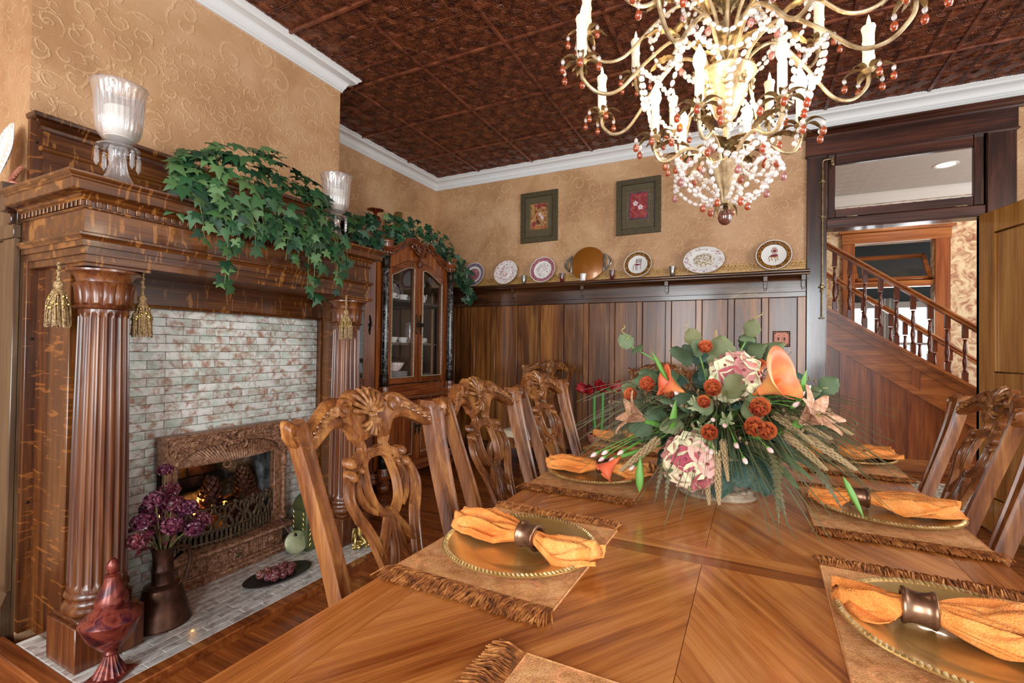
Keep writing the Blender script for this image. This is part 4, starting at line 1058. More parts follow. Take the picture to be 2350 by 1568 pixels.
# ------------------------------------------------------------------ dining table
TX0, TX1, TY0, TY1, TZ = -.625, .47, .25, 2.874, .76
TXC = (TX0+TX1)/2
def clip_poly(poly, x0, x1, y0, y1):
    def cut(p, ax, v, keep_lt):
        out = []
        for i in range(len(p)):
            a, b = p[i-1], p[i]; ia = (a[ax] <= v) == keep_lt or a[ax] == v; ib = (b[ax] <= v) == keep_lt or b[ax] == v
            if ia != ib:
                t = (v-a[ax])/(b[ax]-a[ax]); out.append((a[0]+(b[0]-a[0])*t, a[1]+(b[1]-a[1])*t))
            if ib: out.append(b)
        return out
    for ax, v, k in ((0, x0, False), (0, x1, True), (1, y0, False), (1, y1, True)):
        if not poly: return []
        poly = cut(poly, ax, v, k)
    return poly
def table():
    t = thing('dining_table', 'long polished walnut dining table with chevron veneer top and rope-carved edge', 'dining table', (TXC, 1.56, 0), world=True)
    c = .075
    out = [(TX0+c, TY0), (TX1-c, TY0), (TX1, TY0+c), (TX1, TY1-c), (TX1-c, TY1), (TX0+c, TY1), (TX0, TY1-c), (TX0, TY0+c)]
    MB().prism(out, TZ-.036, TZ-.006).build('top_core', M['tableY'], t)
    MB().sweep([(-.02, TZ-.034), (.0, TZ-.034), (.004, TZ-.028), (.004, TZ-.012), (.0, TZ-.004), (-.006, TZ-.0005), (-.02, TZ-.0005)], out[::1], closed=True, flip=1).build('edge_moulding', M['tableY'], t)
    mb = MB(); P = [V((a, b, TZ-.018)) for a, b in out]
    for i in range(8):
        a, b = P[i], P[(i+1) % 8]; L = (b-a).length; n = int(L/.016); d = (b-a)/L; nr = V((d.y, -d.x, 0))
        for k in range(n):
            p = a+d*(L*(k+.5)/n)+nr*.004; mb.tube([p-d*.007-V((0, 0, .006)), p+nr*.003, p+d*.007+V((0, 0, .006))], [.003, .005, .003], 5)
    mb.build('rope_edge', M['tablerope'], t, fix=False)
    b1, b2 = .053, .095
    z0, z1 = TZ-.006, TZ
    def plank(poly, name, mat): MB().prism(poly, z0, z1).build(name, M[mat], t)
    ix0, ix1 = TX0+b2, TX1-b2; g = .0005
    for s in (0, 1):
        f = (lambda d: TX0+d) if s == 0 else (lambda d: TX1-d)
        a, b_ = sorted((f(.004), f(b1)))
        for (ya, yb) in ((TY0+c, 1.085), (1.085, 2.03), (2.03, TY1-c)): plank([(a+g, ya+g), (b_-g, ya+g), (b_-g, yb-g), (a+g, yb-g)], 'border_board', 'tableY')
        a, b_ = sorted((f(b1), f(b2)))
        for (ya, yb) in ((TY0+b2, 1.085), (1.085, 2.03), (2.03, TY1-b2)): plank([(a+g, ya+g), (b_-g, ya+g), (b_-g, yb-g), (a+g, yb-g)], 'inner_border', 'tableY')
    for ya, yb in ((TY0+.004, TY0+b1), (TY0+b1, TY0+b2), (TY1-b2, TY1-b1), (TY1-b1, TY1-.004)):
        q = clip_poly([(TX0+c*.9, ya), (TX1-c*.9, ya), (TX1-c*.9, yb), (TX0+c*.9, yb)], TX0, TX1, TY0, TY1); plank(q, 'end_border', 'table')
    for ya, yb in ((1.04, 1.085), (1.085, 1.13), (1.985, 2.03), (2.03, 2.075)): plank([(ix0+g, ya+g), (ix1-g, ya+g), (ix1-g, yb-g), (ix0+g, yb-g)], 'cross_band', 'tableband' if round(ya, 3) in (1.04, 2.03) else 'table')
    ang = radians(57)
    for (ya, yb) in ((TY0+b2, 1.04), (1.13, 1.985), (2.075, TY1-b2)):
        for s in (-1, 1):
            xa, xb = (ix0, TXC-.012) if s < 0 else (TXC-.012, ix1)
            a = ang if s < 0 else pi-ang; ux, uy = cos(a), sin(a); nx, ny = -uy, ux
            o = V((xa if s < 0 else xb, ya)); w = .21
            for k in range(-14, 14):
                cx, cy = o.x+nx*w*k, o.y+ny*w*k; L = 3
                q = clip_poly([(cx-ux*L, cy-uy*L), (cx+ux*L, cy+uy*L), (cx+ux*L+nx*(w-.0008), cy+uy*L+ny*(w-.0008)), (cx-ux*L+nx*(w-.0008), cy-uy*L+ny*(w-.0008))], xa+g, xb-g, ya+g, yb-g)
                if len(q) < 3: continue
                ar = abs(sum(q[i-1][0]*q[i][1]-q[i][0]*q[i-1][1] for i in range(len(q))))/2
                if ar < 2e-4: continue
                # built in its own frame so that the grain runs along the piece
                ca, sa = cos(-a), sin(-a)
                loc = [((p[0]-cx)*ca-(p[1]-cy)*sa, (p[0]-cx)*sa+(p[1]-cy)*ca) for p in q]
                me = MB().prism(loc, z0, z1).mesh('veneer', M['table']); place(me, 'veneer', t, (cx, cy, 0), Rz(a))
    MB().sweep([(0, TZ-.13), (.018, TZ-.13), (.022, TZ-.12), (.022, TZ-.036), (0, TZ-.036)], [(TX0+.09, TY0+.09), (TX1-.09, TY0+.09), (TX1-.09, TY1-.09), (TX0+.09, TY1-.09)], closed=True).build('apron', M['tableY'], t)
    for x in (TX0+.12, TX1-.12):
        for y in (TY0+.12, TY1-.12):
            mb = MB(); mb.lathe([(.03, 0), (.042, .01), (.046, .03), (.036, .06), (.03, .10), (.036, .25), (.05, .45), (.058, .55), (.04, .60), (.05, .62)], 18, T(x, y, 0)); mb.box(x-.045, x+.045, y-.045, y+.045, .62, TZ-.036, .004); mb.build('leg', M['tableY'], t)
table()

# ------------------------------------------------------------------ dining chairs (local: front = +X, width = Y)
def build_chair():
    t = thing('dining_chair', '-', 'chair')
    def xb(y, z): return -.17*max(0, (z-.44)/.62)**1.2-.045*(1-(y/.27)**2)*max(0, min(1, (z-.5)/.4))
    def B(mb):      # bend the flat (0,y,z) drawing to the raked back
        mb.v = [(p[0]+xb(p[1], p[2]), p[1], p[2]) for p in mb.v]; return mb
    sec = [(-1, -1), (-1, .55), (-.86, 1), (-.62, 1), (-.5, .7), (.5, .7), (.62, 1), (.86, 1), (1, .55), (1, -1)]
    def rib_(mb, pts, w, th=.011, n=7):
        P = bez([(0, a, b) for a, b in pts], n); W = w if not isinstance(w, (list, tuple)) else None
        L = len(P)
        if W is None:
            R = []
            for i in range(L):
                f = i/(L-1)*(len(w)-1); k = min(int(f), len(w)-2); R.append((w[k]+(w[k+1]-w[k])*(f-k), th))
        else: R = [(W, th)]*L
        mb.tube(P, R, sec=sec, nrm=(1, 0, 0))
    # rear legs continuing as stiles
    for s in (-1, 1):
        mb = MB(); rib_(mb, [(s*.198, .43), (s*.203, .60), (s*.212, .78), (s*.226, .93), (s*.236, 1.0), (s*.243, 1.016)], [.021, .0205, .020, .021, .024, .027], .020, 6)
        B(mb).build('stile', M['chair'], t)
        mb = MB(); mb.tube(bez([(.0, s*.198, .44), (-.008, s*.198, .30), (-.03, s*.198, .12), (-.06, s*.198, 0)], 6), [(.021, .021)]*19, sec=[(-1, -1), (-1, 1), (1, 1), (1, -1)], nrm=(1, 0, 0)); mb.build('leg', M['chair'], t)
    # crest rail
    top = [(0, 1.075), (.03, 1.078), (.055, 1.07), (.075, 1.058), (.10, 1.064), (.13, 1.056), (.165, 1.034), (.20, 1.014), (.228, 1.012), (.248, 1.026), (.264, 1.034), (.274, 1.024), (.272, 1.006)]
    bot = [(0, .962), (.03, .955), (.058, .955), (.066, .972), (.082, .990), (.11, .997), (.14, .990), (.17, .976), (.195, .964), (.213, .962), (.235, .968), (.256, .978), (.268, .994)]
    tp = bez([(0, a, b) for a, b in top], 4); bt = bez([(0, a, b) for a, b in bot], 4); n = len(tp)
    mb = MB()
    vs = []; rows = [(-.017, .5, 1), (.006, .0, 1), (.014, .15, .85), (.014, .85, .15)]
    full = [(i, 1) for i in range(n-1, 0, -1)]+[(i, -1) for i in range(n)]
    # signed y from -.27 to .27
    order = [(i, -1) for i in range(n-1, 0, -1)]+[(i, 1) for i in range(n)]
    loop = []
    for (i, s) in order:
        a, b = tp[i], bt[i]; ya, za, yb_, zb = a.y*s, a.z, b.y*s, b.z
        loop.append([(-.018, yb_, zb), (.008, yb_, zb), (.016, yb_+(ya-yb_)*.14, zb+(za-zb)*.14), (.012, yb_+(ya-yb_)*.24, zb+(za-zb)*.24), (.012, yb_+(ya-yb_)*.76, zb+(za-zb)*.76), (.017, yb_+(ya-yb_)*.87, zb+(za-zb)*.87), (.008, ya, za), (-.012, ya, za), (-.02, yb_+(ya-yb_)*.5, zb+(za-zb)*.5)])
    k = len(loop[0])
    for r in loop: mb.v += [tuple(p) for p in r]
    for i in range(len(loop)-1):
        for j in range(k): mb.f.append((i*k+j, i*k+(j+1) % k, (i+1)*k+(j+1) % k, (i+1)*k+j))
    mb.f.append(tuple(range(k))); mb.f.append(tuple((len(loop)-1)*k+j for j in range(k))[::-1])
    cr = B(mb).build('crest_rail', M['chair'], t)
    # shell: upper and lower fans
    def fan(z0, a0, a1, n_, R, name):
        mb = MB()
        for i in range(n_):
            a = radians(a0+(a1-a0)*i/(n_-1)); r = R*(1-.16*abs((i-(n_-1)/2)/((n_-1)/2))**2); c_, s_ = cos(a), sin(a)
            pts = [(.020, .006*c_, z0+.006*s_), (.028, r*.55*c_, z0+r*.55*s_), (.020, r*.92*c_, z0+r*.92*s_), (.010, r*c_, z0+r*s_)]
            mb.tube(pts, [.0028, .0070*R/.085, .0088*R/.085, .004], 7)
        return B(mb)
    fan(1.018, 12, 168, 9, .066, 's').build('shell', M['chairc'], cr, fix=False)
    fan(1.014, 215, 325, 7, .050, 's').build('shell', M['chairc'], cr, fix=False)
    mb = MB()
    for yy in (-.008, 0, .008): mb.ball((.026, yy, 1.016), .0065, 8, 6)
    B(mb).build('shell_boss', M['chairc'], cr)
    for s in (-1, 1):
        mb = MB(); mb.tube([(.016, s*(.088-.030*(1-k_/15)*cos(k_*.52+.4)), 1.036+.026*(1-k_/15)*sin(k_*.52+.4)) for k_ in range(13)], [.007]*8+[.008, .009, .010, .011, .011], 7)
        mb.lathe([(0, -.008), (.011, -.008), (.012, .004), (.009, .010), (0, .012)], 14, T(.016, s*.086, 1.034) @ Ry(pi/2)); B(mb).build('volute', M['chair'], cr, fix=False)
        mb = MB()
        for k_ in range(8):
            f = k_/7; y = .104+.103*f; z = 1.036-.052*f**1.1+.008*sin(f*pi); l = .017*(1-.35*f)
            for e in (-1, 1): mb.ball((.015, s*y, z+e*.006*(1-.4*f)), l, 7, 5, M=None, sc=(.30, .9, .42))
        B(mb).build('carved_leaves', M['chairc'], cr, fix=False)
    # pierced splat
    KZ = ((.455, .46), (.55, .655), (.614, .776), (.872, .920), (.968, .985), (1.2, 1.2))
    def zm(z):
        for (a, b), (c, d) in zip(KZ, KZ[1:]):
            if z <= c: return b+(d-b)*(z-a)/(c-a)
    rib0 = rib_
    def rib(mb, pts, w, th=.011, n=7): rib0(mb, [(a, zm(b)) for a, b in pts], w, th, n)
    mb = MB()
    for s in (-1, 1):
        rib(mb, [(s*.052, .968), (s*.048, .93), (s*.038, .90), (s*.046, .874), (s*.070, .854), (s*.086, .848)], [.014, .012, .010, .011, .011, .009], .0085)
        rib(mb, [(s*.092, .815), (s*.110, .770), (s*.117, .715), (s*.106, .655), (s*.080, .600), (s*.056, .550), (s*.050, .505), (s*.064, .455)], [.010, .011, .0115, .0115, .012, .013, .015, .018], .0085)
        rib(mb, [(0, .872), (s*.026, .866), (s*.043, .842), (s*.049, .79), (s*.051, .735), (s*.042, .668), (s*.020, .622), (0, .614)], .0088, .0085)
        rib(mb, [(s*.046, .832), (s*.060, .818), (s*.070, .835), (s*.088, .825)], .007, .008)
        rib(mb, [(s*.062, .815), (s*.078, .790), (s*.083, .735), (s*.070, .675), (s*.044, .636)], .0066, .0075)
        rib(mb, [(s*.004, .618), (s*.024, .600), (s*.046, .584), (s*.066, .572)], .009, .008)
        rib(mb, [(s*.006, .61), (s*.014, .575), (s*.032, .552), (s*.048, .525)], .0075, .008)
        rib(mb, [(s*.038, .866), (s*.022, .886), (0, .878)], .0065, .008)
    rib(mb, [(0, .64), (0, .60), (0, .57)], .006, .007)
    sp = B(mb).build('splat', M['chair'], t, fix=False)
    for s in (-1, 1):
        for (y, z, r) in ((.090, .856, .013), (.096, .806, .013), (.064, .818, .008)):
            mb = MB(); mb.lathe([(0, -.012), (r, -.012), (r, .010), (r*.7, .016), (0, .018)], 14, T(0, s*y, zm(z)) @ Ry(pi/2)); B(mb).build('volute', M['chair'], sp)
    # seat
    MB().box(-.03, .04, -.20, .20, .445, .475, .004).build('back_rail', M['chair'], t)
    o = [(.02, -.20), (.20, -.235), (.44, -.262), (.468, -.24), (.468, .24), (.44, .262), (.20, .235), (.02, .20)]
    MB().prism(o, .385, .44).build('seat_frame', M['chair'], t)
    def cu(u, v):
        x = .025+.435*u; w = (.195+.058*u)*(1-.0*u); y = (2*v-1)*w
        e = min(u, 1-u, v, 1-v); return (x, y, .438+.052*min(1, (e/.12))**.45*(1-.12*((2*u-1)**2+(2*v-1)**2)))
    MB().grid(cu, 20, 20).build('seat', M['seat'], t, sharp=180)
    mb = MB(); yy = [(-.24+.48*k/24) for k in range(25)]
    P = Matrix(((0, 0, 1, 0), (1, 0, 0, 0), (0, 1, 0, 0), (0, 0, 0, 1)))
    mb.prism([(y, .392) for y in yy]+[(y, .385-.022*(.5+.5*cos(y*26))-.012*cos(y*52)) for y in yy[::-1]], .452, .474, P)
    ap = mb.build('apron', M['chair'], t)
    mb = MB(); mb.ball((.478, 0, .372), .016, 10, 6, sc=(.5, 1.4, 1)); [mb.ball((.476, s*(.03+.022*k), .362+.006*(k % 2)), .012, 8, 5, sc=(.5, 1.2, .8)) for k in range(4) for s in (-1, 1)]
    mb.build('apron_carving', M['chairc'], ap, fix=False)
    for s in (-1, 1):
        mb = MB(); mb.tube(bez([(.435, s*.225, .41), (.462, s*.245, .34), (.462, s*.247, .25), (.44, s*.232, .12), (.452, s*.240, .045), (.462, s*.247, .01)], 6), [.033]*7+[.035, .034, .032, .030, .027, .024, .022, .020, .019, .018, .018, .0175, .017, .018, .019, .020, .022, .024, .027, .030, .031, .030, .024, .02][:24], 10); mb.build('leg', M['chair'], t)
    return t
CH = build_chair()
chairs = [((-.69, .935, 0), 0, 'nearest carved walnut dining chair left of the table beside the fireplace'),
          ((-.70, 1.492, 0), 0, 'middle carved walnut dining chair left of the table, by the nearest plate but one'),
          ((-.715, 2.075, 0), 0, 'farthest carved walnut dining chair left of the table before the cream-seated chair'),
          ((-1.74, 4.05, 0), -pi/2-.04, 'carved dining chair with a visible cream seat against the wainscot by the china cabinet'),
          ((-.70, 4.05, 0), -pi/2+.03, 'dining chair against the wainscot, only its crest showing behind the flower arrangement'),
          ((.545, 2.18, 0), pi, 'carved walnut dining chair right of the table, its whole back in view before the stairs'),
          ((.545, 1.56, 0), pi, 'dining chair right of the table at the picture edge, only one stile in view')]
for i, (p, r, lab) in enumerate(chairs):
    c = CH if i == 0 else copy_tree(CH)
    c.location = p; c.rotation_euler.z = r; tag(c, lab, 'chair', 'carved walnut dining chairs')

# ------------------------------------------------------------------ place settings
def fringe_mesh(n, L, seed):
    rnd = random.Random(seed); mb = MB()
    for k in range(n):
        for r in range(2):
            x = -.5+(k+rnd.random())/n; a = rnd.uniform(-.018, .018); l = L*rnd.uniform(.75, 1.05); h = rnd.uniform(.001, .006)
            mb.tube([(x*.33, 0, .004), (x*.33+a*.4, -l*.5, .006+h), (x*.33+a, -l, .0022+h*.4)], [.0016, .0018, .0014], 3, cap=False)
    return mb.mesh('fringe', M['fringe'], fix=False)
def mat_mesh():
    mb = MB()
    def f(u, v):
        x = -.165+.33*u; y = -.195+.39*v; return (x, y, .0035+.0006*sin(u*22)*sin(v*31))
    mb.grid(f, 16, 20); n = len(mb.v)
    mb.box(-.165, .165, -.195, .195, .0003, .003)
    mb.tube([(-.165, -.195, .002), (.165, -.195, .002), (.165, .195, .002), (-.165, .195, .002)], .0025, 5, closed=True)
    return mb.mesh('cloth', M['mat'], fix=False)
FR = [fringe_mesh(150, .056, s) for s in (1, 2)]; MA = mat_mesh()
def charger_meshes():
    R = .163
    pr = [(0, .004), (.085, .004), (.100, .0055), (.112, .010), (.150, .0165), (R, .018), (R+.002, .0165), (R, .015), (.15, .0135), (.112, .007), (.1, .0022), (.085, .001), (0, .001)]
    dish = MB().lathe(pr, 64).mesh('dish', M['charger'], sharp=60)
    mb = MB(); n = 120
    for k in range(n):
        a = 2*pi*k/n; c, s = cos(a), sin(a); da = .022
        mb.tube([((R-.011)*cos(a-da), (R-.011)*sin(a-da), .0170), ((R-.0065)*c, (R-.0065)*s, .0190), ((R-.002)*cos(a+da), (R-.002)*sin(a+da), .0176)], [.0016, .0028, .0016], 5)
    return dish, mb.mesh('rope_rim', M['crope'], fix=False)
DI, RO = charger_meshes()
def napkin(seed, L0, L1, wa, wb, mode):
    """folded linen gathered by a ring at x=0; runs from -L0 to L1 along X"""
    rnd = random.Random(seed); mb = MB(); nu, nv = 70, 60
    ph = [rnd.uniform(0, 6.28) for _ in range(8)]
    def ff(x): return max(0, abs(x)-.019)/((L0 if x < 0 else L1)-.019)
    def w(x):
        f = ff(x)
        if x < 0: return .0165+(wa-.0165)*min(1, f*1.7)**.7*(1-max(0, f-.82)*2.6)
        return .0165+(wb-.0165)*min(1, f*1.7)**.75*(1-max(0, f-.7)*2.0)
    def fn(u, v):
        x = -L0+(L0+L1)*u; a = 2*pi*v; W = w(x); f = ff(x); e = min(1, f*2.6)
        h = .0155+(.019-.0155)*e-.007*f; zc = .0280+(h-.0275)*e
        fold = .22*sin(3*a+ph[0]+2.2*f)+.15*sin(5*a+ph[1]-3*f)+.09*sin(9*a+ph[2]+4*f)
        amp = e; r = 1+fold*amp
        y = W*cos(a)*r+.012*amp*sin(x*24+ph[3]); z = zc+h*sin(a)*r*.95
        if sin(a) > 0: z += amp*(.011*sin(cos(a)*9+ph[4]+x*16)+.006*sin(cos(a)*17+ph[7]-x*30))
        return (x+.012*amp*sin(2*a+ph[5]), y, max(.0006, z)+.012*min(1, max(0, (abs(x)-.085)/.05)))
    mb.grid(fn, nu, nv)
    mb.f.append(tuple(j*(nu+1) for j in range(nv))); mb.f.append(tuple(j*(nu+1)+nu for j in range(nv))[::-1])
    if mode:      # loose upper flap
        L = L1 if mode > 0 else L0; s = 1 if mode > 0 else -1
        def fl(u, v):
            x = .026+L*.86*u; q = 2*v-1; W = (wb if mode > 0 else wa)*(.14+1.1*min(1, u*1.7)**.8)*(1-.25*u)
            y = W*(q*.8+.28); return (s*x, y, .041-.008*u+.010*sin(q*7+ph[6]+u*5)*min(1, u*2.5)-.014*q*q*u)
        k = len(mb.v); mb.grid(fl, 30, 26)
        # underside
        vs = [(p[0], p[1], p[2]-.0022) for p in mb.v[k:]]; o = len(mb.v); m2 = len(vs)
        fs = [tuple(i-k+o for i in q) [::-1] for q in mb.f if min(q) >= k]; mb.v += vs; mb.f += fs
    return mb.mesh('napkin', M['napkin'], sharp=180, fix=False)
NK = [napkin(3, .185, .150, .052, .036, -1), napkin(8, .10, .215, .048, .080, 1), napkin(15, .11, .205, .044, .070, 1)]
RG = MB().lathe([(.0205, -.0215), (.026, -.0215), (.0275, -.020), (.0275, -.017), (.0255, -.015), (.0235, -.008), (.0230, 0), (.0235, .008), (.0255, .015), (.0275, .017), (.0275, .020), (.026, .0215), (.0205, .0215), (.019, 0), (.0205, -.0215)], 36, T(0, 0, .0285) @ Ry(pi/2), cap=False).mesh('napkin_ring', M['ring'], sharp=50)
def mat(x, y, rz, lab):
    t = thing('placemat', lab, 'placemat', (x, y, TZ), rz, 'brown fringed placemats')
    obj('cloth', MA, t)
    place(FR[0], 'fringe', t, (0, -.195, 0)); place(FR[1], 'fringe', t, (0, .195, 0), Rz(pi))
    for c in t.children:
        if c.name.startswith('fringe'): c['kind'] = 'stuff'
sets = [(-.452, .935, -.44, .925, -.20, 0, 'nearest left place setting, by the nearest chair'),
        (-.468, 1.575, -.472, 1.585, .12, 0, 'middle left place setting beside the flower urn'),
        (-.475, 2.235, -.505, 2.255, .25, 2, 'far left place setting behind the flowers'),
        (.285, .945, .285, .945, -.10, 1, 'nearest right place setting at the lower right'),
        (.300, 1.585, .315, 1.60, -.02, 2, 'middle right place setting beside the flower grasses'),
        (.318, 2.255, .337, 2.33, .06, 1, 'far right place setting before the stairs')]
for (mx, my, px, py, a, nk, lab) in sets:
    mat(mx, my, random.uniform(-.02, .02), 'brown chenille placemat with fringe at the '+lab.split(',')[0].split(' b')[0].split(' at ')[0])
    t = thing('charger_plate', 'gold charger plate with rope rim at the '+lab.split(',')[0].split(' b')[0].split(' at ')[0], 'plate', (px, py, TZ+.0035), 0, 'gold charger plates')
    obj('dish', DI, t); obj('rope_rim', RO, t)
    o = obj('napkin', NK[nk]); sh = .025 if nk == 0 else -.055; nx, ny = px+sh*cos(a), py+sh*sin(a); o.location = (nx, ny, TZ+.0085); o.rotation_euler.z = a
    tag(o, 'folded orange linen napkin on the plate at the '+lab.split(',')[0].split(' b')[0].split(' at ')[0], 'napkin', 'orange napkins')
    o = obj('napkin_ring', RG); o.location = (nx, ny, TZ+.009); o.rotation_euler.z = a
    tag(o, 'bronze napkin ring round the napkin at the '+lab.split(',')[0].split(' b')[0].split(' at ')[0], 'napkin ring', 'bronze napkin rings')
mat(-.085, .45, pi/2, 'brown chenille placemat at the near end of the table, cut by the picture edge')
# ------------------------------------------------------------------ china cabinet
CY, CX = 3.48, -2.71
PYX = Matrix(((0, 0, 1, 0), (1, 0, 0, 0), (0, 1, 0, 0), (0, 0, 0, 1)))     # (y,z,x) drawing -> world
def sarch(t):
    t = abs(t); a = .5+.5*cos(pi*min(1, max(0, (t-.22)/.78)))
    return a-.20*max(0, 1-t/.22)**1.5
def cabinet():
    t = thing('china_cabinet', 'carved cherry china cabinet with arched glass doors and black marble pillars', 'china cabinet', (-2.95, CY, 0), world=True)
    ya, yb = 3.015, 3.945; H = .43
    side0, side1 = [(CX, ya-.06), (-3.02, 2.66), (-3.22, 2.60)], [(CX, yb+.06), (-3.02, 4.30), (-3.22, 4.36)]
    plan = [(-3.22, 2.60), (-3.02, 2.66), (CX, ya-.06), (CX, yb+.06), (-3.02, 4.30), (-3.22, 4.36)]
    def prof(pr, name, mat='cabY'): return MB().sweep(pr, plan, flip=-1 if False else 1).build(name, M[mat], t)
    def slab(z0, z1, off, name, mat):
        P = [V(p) for p in plan]
        c = V((-3.22, CY)); q = [(p.x+(off if p.x > -3.2 else 0), CY+(p.y-CY)*(1+off*.6)) for p in P]
        MB().prism(q, z0, z1).build(name, M[mat], t)
    slab(.10, .18, .0, 'base', 'cabY'); slab(.765, .80, .02, 'counter', 'cabY'); slab(1.96, 2.0, .0, 'top_panel', 'cabY'); slab(.80, .86, -.01, 'upper_base', 'cabY')
    prof([(-.02, .08), (.012, .08), (.014, .10), (.006, .115), (.012, .125), (.008, .14), (0, .16), (-.02, .16)], 'base_moulding')
    prof([(-.02, .72), (.004, .72), (.012, .735), (.018, .75), (.022, .765), (-.02, .765)], 'counter_moulding')
    mb = MB()
    for k in range(58): mb.ball((CX+.012, ya+.03+(yb-ya-.06)*k/57, .742), .0085, 6, 5, sc=(.8, .8, 1.5))
    mb.build('gadroon_row', M['cabcarve'], t, fix=False)
    MB().box(-3.22, -3.205, 2.60, 4.36, .1, 1.98).build('back_panel', M['cabin'], t)
    # upper carcass front: stiles beside the pillars
    for y in (ya, yb): MB().box(CX-.05, CX, y-.06, y+.06, .80, 1.93, .003).build('corner_stile', M['cab'], t)
    for y in (ya, yb): MB().box(CX-.05, CX, y-.06, y+.06, .16, .72, .003).build('corner_stile', M['cab'], t)
    # arched head between the pillars
    n = 32; ys = [ya+.045+(yb-ya-.09)*k/n for k in range(n+1)]; u = lambda y: (y-CY)/H
    hd = lambda y: 1.845+.105*sarch(u(y))
    cr = lambda y: 1.985+.135*sarch(u(y))
    MB().prism([(y, hd(y)) for y in ys]+[(y, cr(y)) for y in ys[::-1]], CX-.04, CX+.004, PYX).build('arched_head', M['cab'], t)
    for off, r in ((0, .014), (.02, .010), (.034, .008)):
        MB().tube([(CX+.004+off*.6, y, cr(y)-.01+off) for y in ys], r, 8).build('crest_moulding', M['cabY'], t)
    mb = MB()
    for y in [ya+.06+(yb-ya-.12)*k/40 for k in range(41)]: mb.ball((CX+.014, y, cr(y)-.028), .010, 6, 5, sc=(.8, .9, 1.4))
    mb.build('carved_edge', M['cabcarve'], t, fix=False)
    mb = MB()
    for k in range(7):
        a = radians(-70+140*k/6); mb.tube([(CX+.02, CY, 1.995), (CX+.04, CY+.05*sin(a), 1.995+.06*cos(a)*.8), (CX+.025, CY+.085*sin(a), 2.0+.105*cos(a))], [.008, .016, .007], 7)
        mb.tube([(CX+.02, CY, 2.0), (CX+.032, CY+.025*sin(a), 1.96-.03*cos(a)), (CX+.016, CY+.034*sin(a), 1.95-.055*cos(a))], [.007, .010, .004], 6)
    for s in (-1, 1):
        mb.tube([(CX+.022, CY+s*(.10+.045*(1-k/15)*cos(k*.55+2.4)), 2.08+.045*(1-k/15)*sin(k*.55+2.4)) for k in range(13)], .011, 7)
        mb.tube(bez([(CX+.02, CY+s*.14, 2.09), (CX+.02, CY+s*.20, 2.085), (CX+.02, CY+s*.26, 2.05)], 4), [.014]*4+[.011]*3+[.007]*2, 7)
    mb.build('crest_carving', M['cabcarve'], t, fix=False)
    # pillars
    for y in (ya, yb):
        x = CX+.035
        for z0, z1 in ((.86, 1.93), (.20, .70)):
            mb = MB(); mb.lathe([(.026, z0+.10), (.028, z0+.12), (.027, z1-.11), (.025, z1-.10)], 20, T(x, y, 0)); mb.build('marble_shaft', M['marble'], t)
            mb = MB(); mb.lathe([(.034, z0), (.037, z0+.012), (.030, z0+.02), (.033, z0+.04), (.034, z0+.06), (.028, z0+.085), (.031, z0+.092), (.031, z0+.10), (.026, z0+.103)], 20, T(x, y, 0), lambda a, r, z: r*(1+.05*sin(a*9)))
            mb.lathe([(.026, z1-.105), (.032, z1-.10), (.032, z1-.09), (.027, z1-.082), (.032, z1-.05), (.034, z1-.03), (.030, z1-.018), (.037, z1-.008), (.037, z1)], 20, T(x, y, 0), lambda a, r, z: r*(1+.05*sin(a*9))); mb.build('pillar_capital', M['bronze'], t)
        MB().lathe([(.038, .695), (.05, .71), (.052, .73), (.046, .745), (.052, .765), (.054, .80), (.048, .82), (.042, .845), (.042, .862)], 24, T(x, y, 0)).build('pillar_block', M['cabY'], t)
        mb = MB(); mb.lathe([(.040, 1.925), (.046, 1.94), (.05, 1.965), (.046, 1.975), (.056, 1.99), (.062, 2.005), (.060, 2.02), (.068, 2.035), (.070, 2.05), (.066, 2.058), (0, 2.058)], 26, T(x-.015, y, 0)); mb.build('cornice_block', M['cabY'], t)
        mb = MB()
        for k in range(12): a = 2*pi*k/12; mb.ball((x-.015+.050*cos(a), y+.050*sin(a), 1.955), .014, 6, 5, sc=(.7, .7, 1.4))
        mb.build('block_carving', M['cabcarve'], t, fix=False)
        MB().lathe([(.030, 0.0), (.044, .012), (.052, .035), (.05, .06), (.045, .066)], 30, T(x, y, 0), lambda a, r, z: r*(1+.07*abs(sin(a*7)))).build('bun_foot', M['cabY'], t)
        MB().lathe([(.050, .066), (.058, .072), (.058, .085), (.050, .095), (.052, .12), (.060, .14), (.055, .16), (.045, .18), (.04, .20)], 28, T(x, y, 0)).build('foot_collar', M['cabY'], t)
    # upper glazed doors
    dz0 = .872
    for s in (-1, 1):
        d = thing('door', None, None, (CX, CY+s*.2, dz0), world=True); d.parent = t; d.matrix_parent_inverse = Matrix.Translation(-V(t.location))
        y_in, y_out = CY+s*.004, CY+s*.417; w = .058
        lo, hi = sorted((y_in, y_out))
        top = lambda y: hd(y)-.004; gt = lambda y: hd(y)-.066
        gi, go = y_in+s*w, y_out-s*w; g0, g1 = sorted((gi, go))
        def strip(a, b, f0, f1, name, x0=CX-.022, x1=CX+.006, mat='cab', m=14):
            q = [a+(b-a)*k/m for k in range(m+1)]
            return MB().prism([(y, f0(y)) for y in q]+[(y, f1(y)) for y in q[::-1]], x0, x1, PYX).build(name, M[mat], d)
        strip(lo, g0, lambda y: dz0, top, 'door_stile'); strip(g1, hi, lambda y: dz0, top, 'door_stile')
        strip(g0, g1, lambda y: dz0, lambda y: dz0+.052, 'door_rail', mat='cabY'); strip(g0, g1, gt, top, 'door_head', mat='cabY')
        strip(g0, g1, lambda y: dz0+.052, gt, 'pane', CX-.012, CX-.009, 'glass')
        q = [g0+(g1-g0)*k/14 for k in range(15)]
        pts = [(CX+.007, g0, dz0+.052)]+[(CX+.007, y, gt(y)) for y in q]+[(CX+.007, g1, dz0+.052)]
